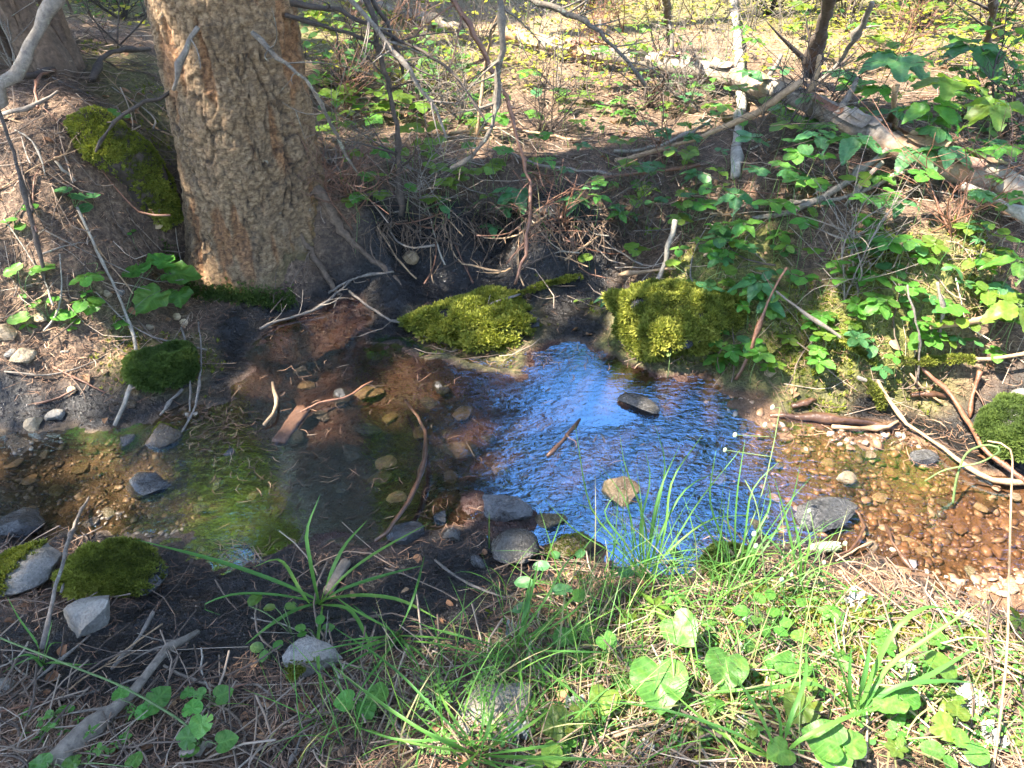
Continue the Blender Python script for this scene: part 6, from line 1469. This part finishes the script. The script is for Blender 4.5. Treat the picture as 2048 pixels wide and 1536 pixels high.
tuft("small pale green grass tuft on the lower left bank", (88, 1330, 0), [[(60, 1310, .04), (20, 1320, .03)], [(75, 1290, .08), (40, 1240, .12), (15, 1195, .15)], [(100, 1290, .06), (125, 1285, .05)], [(70, 1315, .04), (30, 1330, .02), (5, 1345, .01)], [(110, 1325, .04), (160, 1330, .03), (200, 1325, .01)], [(95, 1280, .07), (105, 1240, .11)]], 4, 3)
tuft("tall grass standing before the blue reflection", (1290, 1165, 0), [[(1270, 1080, .12), (1250, 1000, .2), (1200, 930, .24)], [(1280, 1060, .15), (1300, 960, .26), (1290, 900, .32)], [(1240, 1090, .1), (1180, 1010, .18), (1150, 850, .34)], [(1320, 1070, .14), (1370, 980, .22), (1440, 940, .24)], [(1300, 1080, .12), (1320, 980, .24), (1360, 890, .32)], [(1340, 1100, .1), (1420, 1040, .16), (1500, 1030, .16)], [(1230, 1110, .08), (1150, 1060, .14), (1090, 1000, .18)], [(1290, 1050, .16), (1250, 930, .28), (1240, 870, .34)], [(1350, 1080, .12), (1400, 1000, .2), (1480, 900, .3)], [(1310, 1040, .16), (1330, 930, .28), (1310, 850, .36)], [(1260, 1100, .09), (1210, 1030, .16), (1230, 990, .2)], [(1285, 1090, .12), (1280, 1010, .2), (1262, 960, .26)], [(1330, 1060, .15), (1345, 960, .26), (1405, 870, .34)]], 3.4, 4)
tuft("upright grass clump right of the blue water", (1480, 1165, 0), [[(1470, 1080, .14), (1475, 980, .26), (1490, 880, .36)], [(1500, 1090, .12), (1540, 1010, .2), (1530, 940, .28)], [(1450, 1090, .12), (1420, 1000, .22), (1432, 900, .32)], [(1510, 1100, .1), (1560, 1060, .14), (1620, 1050, .14)], [(1440, 1100, .1), (1400, 1040, .16), (1370, 1010, .18)], [(1490, 1070, .15), (1505, 980, .24), (1560, 920, .3)], [(1470, 1100, .1), (1455, 1040, .18), (1460, 980, .24)], [(1520, 1110, .09), (1580, 1010, .2), (1600, 930, .28)]], 3.4, 5)
tuft("slim grass blades by the green cone", (1600, 1195, 0), [[(1590, 1120, .1), (1570, 1030, .2), (1548, 955, .28)], [(1610, 1130, .08), (1620, 1080, .14), (1608, 1040, .18)], [(1580, 1140, .07), (1560, 1100, .12), (1520, 1060, .16)], [(1640, 1140, .08), (1700, 1180, .06), (1730, 1180, .03)], [(1600, 1100, .12), (1580, 1010, .22)], [(1625, 1150, .06), (1660, 1160, .05), (1680, 1170, .02)]], 5, 6)
tuft("spray of long grass blades at the bottom left of centre", (960, 1510, 0), rblades((960, 1510), 15, 6, 260, .16) + [[(880, 1430, .1), (780, 1330, .16), (660, 1250, .16)], [(860, 1470, .08), (740, 1390, .12), (650, 1320, .12)], [(900, 1480, .06), (800, 1480, .08), (700, 1450, .06)]], 5, 7)
tuft("crossing grass blades on the near mud behind the cracked rock", (800, 1270, 0), rblades((800, 1270), 14, 8, 190, .12), 4.5, 8)
tuft("grass spray beside the feathery leaves", (1030, 1300, 0), rblades((1030, 1300), 14, 9, 200, .14) + [[(1090, 1200, .12), (1130, 1130, .18), (1170, 1090, .2)]], 4.5, 9)
tuft("long blades sweeping across the bottom right of centre", (1560, 1520, 0), [[(1480, 1470, .08), (1330, 1420, .1), (1200, 1400, .06)], [(1580, 1440, .1), (1610, 1360, .14), (1612, 1290, .14)], [(1600, 1480, .08), (1680, 1440, .1), (1760, 1410, .06)], [(1500, 1500, .05), (1420, 1450, .08), (1340, 1380, .1)], [(1530, 1450, .1), (1490, 1380, .14), (1440, 1330, .14)], [(1560, 1440, .08), (1540, 1400, .1), (1545, 1350, .1)]], 7, 10)
tuft("dry straw blades bent over the near grass", (1400, 1400, 0), rblades((1400, 1400), 16, 12, 210, .08), 3, 12, dry=1.0)
tuft("dry straw lying in the lower right litter", (1780, 1480, 0), rblades((1780, 1480), 12, 13, 200, .05), 3, 13, dry=1.0)
def stalk(label, pts, wpx, mat, heads=(), name="grass_stalk"):
    P = np.array([hit(*q) for q in pts]); C = catmull(P, 30); b = P[0]; t = thing(name, label, "grass", b); s = depth_of(b) / FPX
    V, F = tube_arr(C, np.linspace(wpx / 2 * s, wpx / 3 * s, 30), 6, 1, .03); obj("stalk", mesh_np("stalk", V - b, F, True), mat, t)
    for q in heads:
        p = hit(*q[:3]); v, f = ICO[2]; v = v * np.array([.5, .5, .8]) * q[3] * s * (1 + .15 * fbm(v * 3, 2, 2))[:, None]
        obj("bud", mesh_np("bud", v + p - b, f, True), MBUD, t)
        i = int(np.argmin(np.linalg.norm(C - p, axis=1))); v, f = tube_arr(catmull([C[i], (C[i] + p) / 2, p], 5), np.full(5, .0008), 5, 1, .02); obj("side_stalk", mesh_np("side_stalk", v - b, f, True), mat, t)
stalk("tall straw coloured grass stalk bending over at the right", [(1985, 1545, .0), (2000, 1440, .06), (2014, 1300, .16), (2018, 1150, .28), (2022, 1000, .40), (2024, 910, .46), (2005, 888, .47), (1975, 882, .46)], 6, W_TAN, ())
stalk("drooping pale grass seed head over the gravel run", [(1905, 1010, .02), (1915, 950, .1), (1935, 905, .16), (1975, 890, .2), (2000, 900, .2), (1960, 925, .14), (1890, 940, .12), (1850, 962, .08)], 5, STEMG, ())
stalk("long green stalk slanting across the lower left corner", [(385, 1462, .03), (349, 1433, .05), (244, 1373, .09), (140, 1331, .12), (-10, 1272, .16)], 5.5, STEMG, ())
stalk("wiry flower stalk with pale buds by the water", [(1560, 1250, .0), (1530, 1150, .12), (1522, 1060, .22), (1510, 1000, .28), (1490, 960, .30)], 3.5, STEMG, [(1508, 1068, .22, 9), (1512, 1092, .18, 9), (1582, 1150, .1, 9), (1563, 1160, .1, 9)], "flower_stalk")
stalk("branched bud stalk leaning over the flat slate", [(1598, 1530, .0), (1600, 1400, .08), (1603, 1300, .14), (1628, 1170, .2), (1640, 1130, .24), (1622, 1030, .34)], 3.5, STEMG, [(1690, 1087, .22, 10), (1618, 1022, .34, 8), (1648, 1125, .24, 8)], "flower_stalk")
stalk("thin forked bud stalk rising before the ripples", [(1440, 1200, .0), (1480, 1100, .1), (1520, 1000, .2), (1545, 900, .3), (1560, 815, .38)], 3, STEMG, [(1530, 850, .36, 9), (1545, 815, .38, 9), (1470, 870, .3, 9), (1450, 900, .28, 8)], "flower_stalk")

# ------------------------------------------------------------------ small things
def cut_disc(label, px, py, dpx, h=.012):
    p = hit(px, py, h); s = dpx / 2 * depth_of(p) / FPX
    t = thing("cut_twig_end", label, "mushroom", p)
    n = np.array([0, -.62, .78])
    C = np.array([p - n * s * .9, p - n * s * .3, p, p + n * s * .1])
    V, F = tube_arr(C, np.array([.55, .95, 1.0, .8]) * s, 14, 1, .04); obj("cap", mesh_np("cap", V - p, F, True), MCUT, t)
    V, F = tube_arr(np.array([p - n * s * .8, p - n * s * 1.4 - np.array([0, 0, s * .6])]), np.array([.3, .3]) * s, 8, 1, .05); obj("stalk", mesh_np("stalk", V - p, F, True), MCUT, t)
for o_ in (("round tan mushroom cap below the mossy root", 315, 449, 20), ("upper of two touching tan mushroom caps on the mud", 353, 633, 16), ("lower of two touching tan mushroom caps on the mud", 367, 645, 17), ("lone tan mushroom cap near the left stream", 142, 780, 17)):
    cut_disc(*o_)
def cone(label, px, py, lpx, wpx, ang):
    p = hit(px, py, .02, 0.0); s = depth_of(p) / FPX; d = img_dir(ang); L1 = lpx * s; w1 = wpx * s / 2; t = thing("green_cone", label, "cone", p)
    C = p + d * (np.linspace(-.5, .5, 10) * L1)[:, None]
    V, F = tube_arr(C, w1 * np.array([.3, .65, .8, .86, .88, .86, .82, .7, .5, .2]), 12, 1, .03); obj("core", mesh_np("core", V - p, F, True), MBUD, t)
    side = np.array([-d[1], d[0], 0]); up = np.array([0, 0, 1.0])
    Vs = np.array([(0, -.35, 0), (.34, .1, .06), (.2, .6, .16), (0, .75, .2), (-.2, .6, .16), (-.34, .1, .06)]); Fs = np.array([(0, 1, 5), (1, 2, 5), (2, 4, 5), (2, 3, 4)])
    sm = mesh_np("scale", Vs, Fs, True); sm.materials.append(MBUD)
    for i in range(9):
        for k in range(8):
            a = 6.283 * (k + .5 * (i % 2)) / 8; f = -.42 + .1 * i; rr = w1 * .92 * math.sqrt(max(.1, 1 - (f * 1.9) ** 2 * .7))
            n = side * math.cos(a) + up * math.sin(a); o = bpy.data.objects.new("scale", sm); COL.objects.link(o); o.parent = t
            x = np.cross(d, n); q = d * f * L1 + n * rr * .9; k_ = w1 * .75
            o.matrix_local = Matrix([[x[0] * k_, d[0] * k_, n[0] * k_, q[0]], [x[1] * k_, d[1] * k_, n[1] * k_, q[1]], [x[2] * k_, d[2] * k_, n[2] * k_, q[2]], [0, 0, 0, 1]])
cone("pale green fir cone lying beside the flat dark slate", 1650, 1094, 62, 24, 5)
def lichen(label, px, py, spx, seed, group=None):
    p = hit(px, py, .006); s = spx * .38 * depth_of(p) / FPX; r = np.random.default_rng(seed); V = []; F = []
    for k in range(int(r.integers(3, 6))):
        c = np.array([r.normal(0, .45), r.normal(0, .4), 0]) * s; m = 18; b = len(V); rad = s * r.uniform(.4, .75); ph = r.uniform(0, 6, 3)
        V.append(c + [0, 0, .002 + k * .0015])
        for ring in (.5, 1):
            for i in range(m):
                a = 6.283 * i / m; q = rad * ring * (1 + .22 * math.sin(3 * a + ph[0]) + .14 * math.sin(7 * a + ph[1]))
                V.append(c + [math.cos(a) * q, math.sin(a) * q, .002 + k * .0015 + (.010 + .010 * math.sin(5 * a + ph[2])) * ring ** 2 * min(1, s / .02)])
        for i in range(m):
            j = (i + 1) % m; F += [(b, b + 1 + i, b + 1 + j), (b + 1 + i, b + 1 + m + i, b + 1 + m + j), (b + 1 + i, b + 1 + m + j, b + 1 + j)]
    tag(obj("grey_lichen", mesh_np("grey_lichen", np.array(V), np.array(F), True), MLICH, None, p), label, "lichen", group)
for i, (px, py, s_, lab) in enumerate([(1698, 1205, 62, "dark grey ruffled lichen on the mossy bank under the cone"), (1496, 1250, 40, "pale grey lichen flake in the round leaf cluster"), (1478, 1300, 36, "grey lichen with a rolled edge below the round leaf cluster"), (1400, 1325, 50, "grey lichen between the heart leaves"), (1482, 1330, 26, "small white lichen right of the arrow leaf"), (1488, 1455, 46, "grey lichen flake beside the spotted leaf"), (1150, 1415, 48, "white lichen flake above the flat slab"), (1030, 1478, 70, "pale lichen sheet on the flat slab"), (1935, 1425, 110, "large crusty white lichen patch on the lower right bank"), (1985, 1480, 60, "crusty white lichen beside the tall straw stalk"), (1930, 1250, 46, "white lichen on the moss by the gravel run"), (1810, 1345, 44, "curled lichen right of the sedge clump"), (1100, 1345, 34, "bluish lichen flake in the middle grass"), (1340, 1200, 24, "small white lichen chip in the sunlit grass"), (1290, 1500, 36, "grey lichen flake near the bottom edge"), (1015, 1265, 40, "dark ringed lichen on the black soil")]):
    lichen(lab, px, py, s_, 600 + i)

# ------------------------------------------------------------------ tree crowns: shade and the reflections in the pool
def frond_template():
    V = []; F = []
    def quad(a, b, w):
        d = b - a; s = np.array([-d[1], d[0], 0]); s = s / np.linalg.norm(s) * w; k = len(V)
        V.extend([a - s, a + s, b + s * .4, b - s * .4]); F.append((k, k + 1, k + 2, k + 3))
    quad(np.array([0, 0, 0.0]), np.array([0, 1, -.12]), .03)
    for i in range(9):
        t = .08 + i * .1; L_ = .42 * (1 - t * .75)
        for sg in (-1, 1):
            a = np.array([0, t, -.12 * t]); b = a + np.array([sg * L_, L_ * .75, -.05]); quad(a, b, .035)
            quad(a + (b - a) * .5, a + (b - a) * .5 + np.array([sg * L_ * .1, L_ * .5, -.03]), .03)
    return np.array(V, float), np.array(F)
FRV, FRF = frond_template()
def fronds(pos, out, size, r):
    Mx = frames(out, np.array([0, 0, 1.0]) + r.normal(0, .25, out.shape)) * size[:, None, None]
    V, F = scatter(FRV, FRF, Mx, pos); return V, F, np.repeat(np.clip(r.normal(.5, .22, len(pos)), 0, 1), len(FRV))

def conifer_meshes(seed, H, z0, Rb):
    r = np.random.default_rng(seed); pos = []; out = []; size = []; limbs = []
    z = z0
    while z < H:
        f = (z - z0) / (H - z0); Lb = Rb * (1 - f) ** .8 + .25
        for k in range(6):
            a = r.uniform(0, 6.283); L_ = Lb * r.uniform(.75, 1.15); dr = -.22 * L_
            d = np.array([math.cos(a), math.sin(a), 0]); P0 = np.array([0, 0, z]); P1 = P0 + d * L_ + [0, 0, dr]
            limbs.append(tube_arr(catmull([P0, (P0 + P1) / 2 + [0, 0, .08], P1], 5), np.linspace(.025, .006, 5), 5, k, .1))
            for q in np.arange(.3, L_, .26):
                c = P0 + (P1 - P0) * q / L_
                for sg in (-1, 1):
                    s = np.array([-d[1], d[0], 0]) * sg; pos.append(c); out.append(d * .8 + s * .8 + [0, 0, -.25 + r.normal(0, .15)]); size.append(r.uniform(.4, .62))
            pos.append(P1 - d * .2); out.append(d + [0, 0, -.2]); size.append(.5)
        z += .42 * (1 - .4 * f)
    V, F, va = fronds(np.array(pos), np.array(out), np.array(size), r)
    crown = mesh_np("crown", V, F, False, var=va); crown.materials.append(MSPRAY)
    tv, tf = tube_arr(np.stack([np.zeros(20), np.zeros(20), np.linspace(-.3, H, 20)], 1), np.linspace(.2, .03, 20), 12, 2, .05); V, F = join([(tv, tf)] + limbs)
    trunk = mesh_np("trunk", V, F, True); trunk.materials.append(W_SHAG)
    return crown, trunk
CONA = conifer_meshes(1, 13, 1.6, 2.0); CONB = conifer_meshes(2, 10, 1.3, 1.7)
def conifer(label, x, y, ms, sc=1.0, rz=0, group=None):
    t = thing("conifer", label, "tree", (x, y, float(gz(x, y)) - .05), group); t.rotation_euler = (0, 0, rz); t.scale = (sc,) * 3
    obj("crown", ms[0], None, t); obj("trunk", ms[1], None, t)
conifer("dark conifer mirrored in the brown middle of the pool", -1.6, 9.2, CONA, 1.12, .3)
conifer("second dark conifer mirrored behind the fir trunk", -3.3, 11.5, CONB, 1.3, 1.3)
conifer("conifer mirrored at the right end of the stream", 5.0, 7.9, CONA, 1.0, 2.1)
conifer("conifer mirrored in the shallow left stream arm", -6.3, 9.0, CONA, 1.0, 1.1)
conifer("broad conifer mirrored at the left end of the stream", -6.1, 5.4, CONA, .9, 3.3)
conifer("leaning conifer far to the left of the mound", -8.6, 6.2, CONB, 1.2, 4.1)
conifer("dense conifer filling the gap behind the yellow green tree", -5.2, 12.5, CONA, 1.25, 2.6)
conifer("smaller conifer far right beyond the log", 7.2, 6.6, CONB, 1.25, .7)
conifer("conifer standing behind the right hand one", 5.6, 11.0, CONA, 1.2, 5.2)
conifer("distant conifer behind the opening in the canopy", 3.6, 24.0, CONA, .85, 4.0)
conifer("distant conifer left in the opening", .6, 23.0, CONB, 1.1, 2.0)
conifer("conifer standing behind the viewer to the right", 4.8, -4.5, CONA, 1.0, 3.0)
conifer("conifer standing behind the viewer to the left", -3.5, -5.0, CONB, 1.2, 5.0)
def broadleaf(label, x, y, H, R, seed, n):
    r = np.random.default_rng(seed); z = float(gz(x, y)); t = thing("broadleaf_tree", label, "tree", (x, y, z))
    parts = [tube_arr(catmull([(0, 0, -.2), (.1, 0, H * .4), (0, .1, H * .9)], 12), np.linspace(.12, .02, 12), 8, 1, .06)]; pos = []
    for k in range(26):
        a = r.uniform(0, 6.283); h = H * r.uniform(.3, .95); L_ = R * r.uniform(.4, 1) * (1 - .4 * abs(h / H - .6)); e = np.array([math.cos(a) * L_, math.sin(a) * L_, h + L_ * .35])
        parts.append(tube_arr(catmull([(0, 0, h), e * [.5, .5, 1] - [0, 0, .1], e], 6), np.linspace(.03, .006, 6), 5, k, .1))
        m = n // 26; c = r.normal(0, .42, (m, 3)); pos.append(np.array([0, 0, h]) + (e - [0, 0, h]) * r.uniform(.45, 1.1, (m, 1)) + c)
    pos = np.vstack(pos); m = len(pos)
    Vt = np.array([(0, 0, 0), (.4, .5, .08), (0, 1, -.06), (-.4, .5, .08)], float); Ft = np.array([(0, 1, 2), (0, 2, 3)])
    Mx = frames(r.normal(0, 1, (m, 3)) + [0, 0, -.4], np.array([0, 0, 1.0]) + r.normal(0, .5, (m, 3))) * r.uniform(.07, .13, m)[:, None, None]
    V, F = scatter(Vt, Ft, Mx, pos); obj("crown", mesh_np("crown", V, F, False, var=np.repeat(r.random(m), 4)), MBROAD, t)
    V, F = join(parts); obj("trunk", mesh_np("trunk", V, F, True), W_SHAG, t)
broadleaf("sunlit yellow green tree mirrored left of the fir trunk", -3.3, 7.0, 9.3, 1.9, 3, 30000)
broadleaf("leafy tree beyond the upper left mound", -7.5, 8.0, 9, 2.4, 4, 9000)

def canopy():
    """unseen boughs on the fir and an added neighbour, placed to shade the pool"""
    r = np.random.default_rng(123); S = np.array(SUN); n = 4200
    gx = r.uniform(-3.0, 2.6, n); gy = r.uniform(.2, 4.6, n)
    # gaps left in these boughs where sun should reach the ground: pixel, radius in metres, strength
    holes = [(1750, 980, .65, 1), (1960, 1080, .6, 1), (1590, 930, .32, 1), (1850, 920, .4, 1), (2000, 1350, .45, 1), (1800, 1450, .35, .9), (1900, 170, .5, 1), (1650, 230, .4, .9), (1450, 150, .5, .9), (1380, 630, .24, 1), (1430, 540, .22, 1), (1240, 665, .08, .9),
             (600, 665, .24, 1), (545, 810, .26, 1), (740, 770, .18, .95), (900, 690, .18, .95), (1000, 720, .18, .95), (10, 680, .22, 1), (100, 330, .2, .6), (1230, 1250, .16, .8), (1560, 1330, .2, .8), (1050, 1480, .16, .8), (1380, 1420, .14, .8), (1150, 300, .4, .7), (850, 250, .35, .7), (1990, 780, .12, .9), (1850, 790, .1, .8), (1930, 650, .16, .9),
             (2040, 560, .2, .9), (330, 560, .10, .8), (60, 1130, .12, .6), (450, 250, .15, .6), (300, 30, .4, 1), (1300, 1120, .15, .5), (1680, 560, .15, .6), (1060, 1110, .08, .9), (200, 60, .5, 1)]
    keep = np.ones(n)
    for px, py, R, st in holes:
        c = hit(px, py); keep *= 1 - st * np.exp(-((gx - c[0]) ** 2 + (gy - c[1]) ** 2) / (R * R))
    keep *= 1 - .5 * sstep(2.35, 2.7, gy) * sstep(-.7, -.4, gx)
    keep *= 1 - sstep(3.0, 3.9, gy) * .92
    nearl = sstep(1.45, 1.2, gy) * sstep(.75, .35, gx)
    keep *= (.25 + .75 * np.maximum(nearl, sstep(-.16, .10, fbm(np.stack([gx * 3.2, gy * 3.2, 0 * gx], 1), 2, 140))))
    k = r.random(n) < keep; gx, gy = gx[k], gy[k]; n = len(gx)
    t = r.uniform(4.2, 8.5, n); pos = np.stack([gx, gy, np.full(n, .1)], 1) + S * t[:, None]  # added boughs set sunward of the ground points chosen for shade
    q = pos - np.array([.3, 1.8, 0]); az = np.degrees(np.arctan2(q[:, 0], q[:, 1])); el = np.degrees(np.arctan2(q[:, 2], np.hypot(q[:, 0], q[:, 1])))
    ok = ~((az > -3) & (az < 30) & (el > 22) & (el < 62)); pos = pos[ok]; n = len(pos)
    axis_f = np.array([-.985, 2.655]); axis_n = np.array([-4.3, 4.2])
    d1 = np.hypot(pos[:, 0] - axis_f[0], pos[:, 1] - axis_f[1]); d2 = np.hypot(pos[:, 0] - axis_n[0], pos[:, 1] - axis_n[1]); own = d1 <= d2
    nt = thing("conifer", "unseen fir added with boughs placed to shade the pool from upper left", "tree", (axis_n[0], axis_n[1], float(gz(*axis_n)) - .05))
    tv, tf = tube_arr(np.stack([np.zeros(20), np.zeros(20), np.linspace(-.2, 15, 20)], 1), np.linspace(.2, .03, 20), 14, 2, .05)
    obj("trunk", mesh_np("trunk", tv, tf, True), W_SHAG, nt)
    for mask, ax, par, loc in ((own, axis_f, FIR, FIRLOC), (~own, axis_n, nt, np.array(nt.location))):
        P = pos[mask]; out = np.stack([P[:, 0] - ax[0], P[:, 1] - ax[1], np.zeros(len(P))], 1); out /= np.maximum(np.linalg.norm(out, axis=1, keepdims=True), .05)
        out = out + r.normal(0, .45, out.shape) * [1, 1, .4] + [0, 0, -.15]
        szs = r.uniform(.15, .30, len(P)); P0 = P; P = P - out / np.linalg.norm(out, axis=1, keepdims=True) * szs[:, None] * .5
        V, F, va = fronds(P, out, szs, r)
        obj("crown", mesh_np("crown", V - loc, F, False, var=va), MSPRAY, par)  # unseen crown, shaped by the shade it throws
        limbs = []
        for i in range(0, len(P), 9):
            e = P[i]; b = np.array([ax[0], ax[1], max(e[2] - .25 * np.hypot(*(e[:2] - ax)), 2.2)]); limbs.append(tube_arr(catmull([b, (b + e) / 2 + [0, 0, .1], e], 6), np.linspace(.022, .005, 6), 5, i, .08))
        V, F = join(limbs); obj("limbs", mesh_np("limbs", V - loc, F, True), W_DARK, par)
canopy()
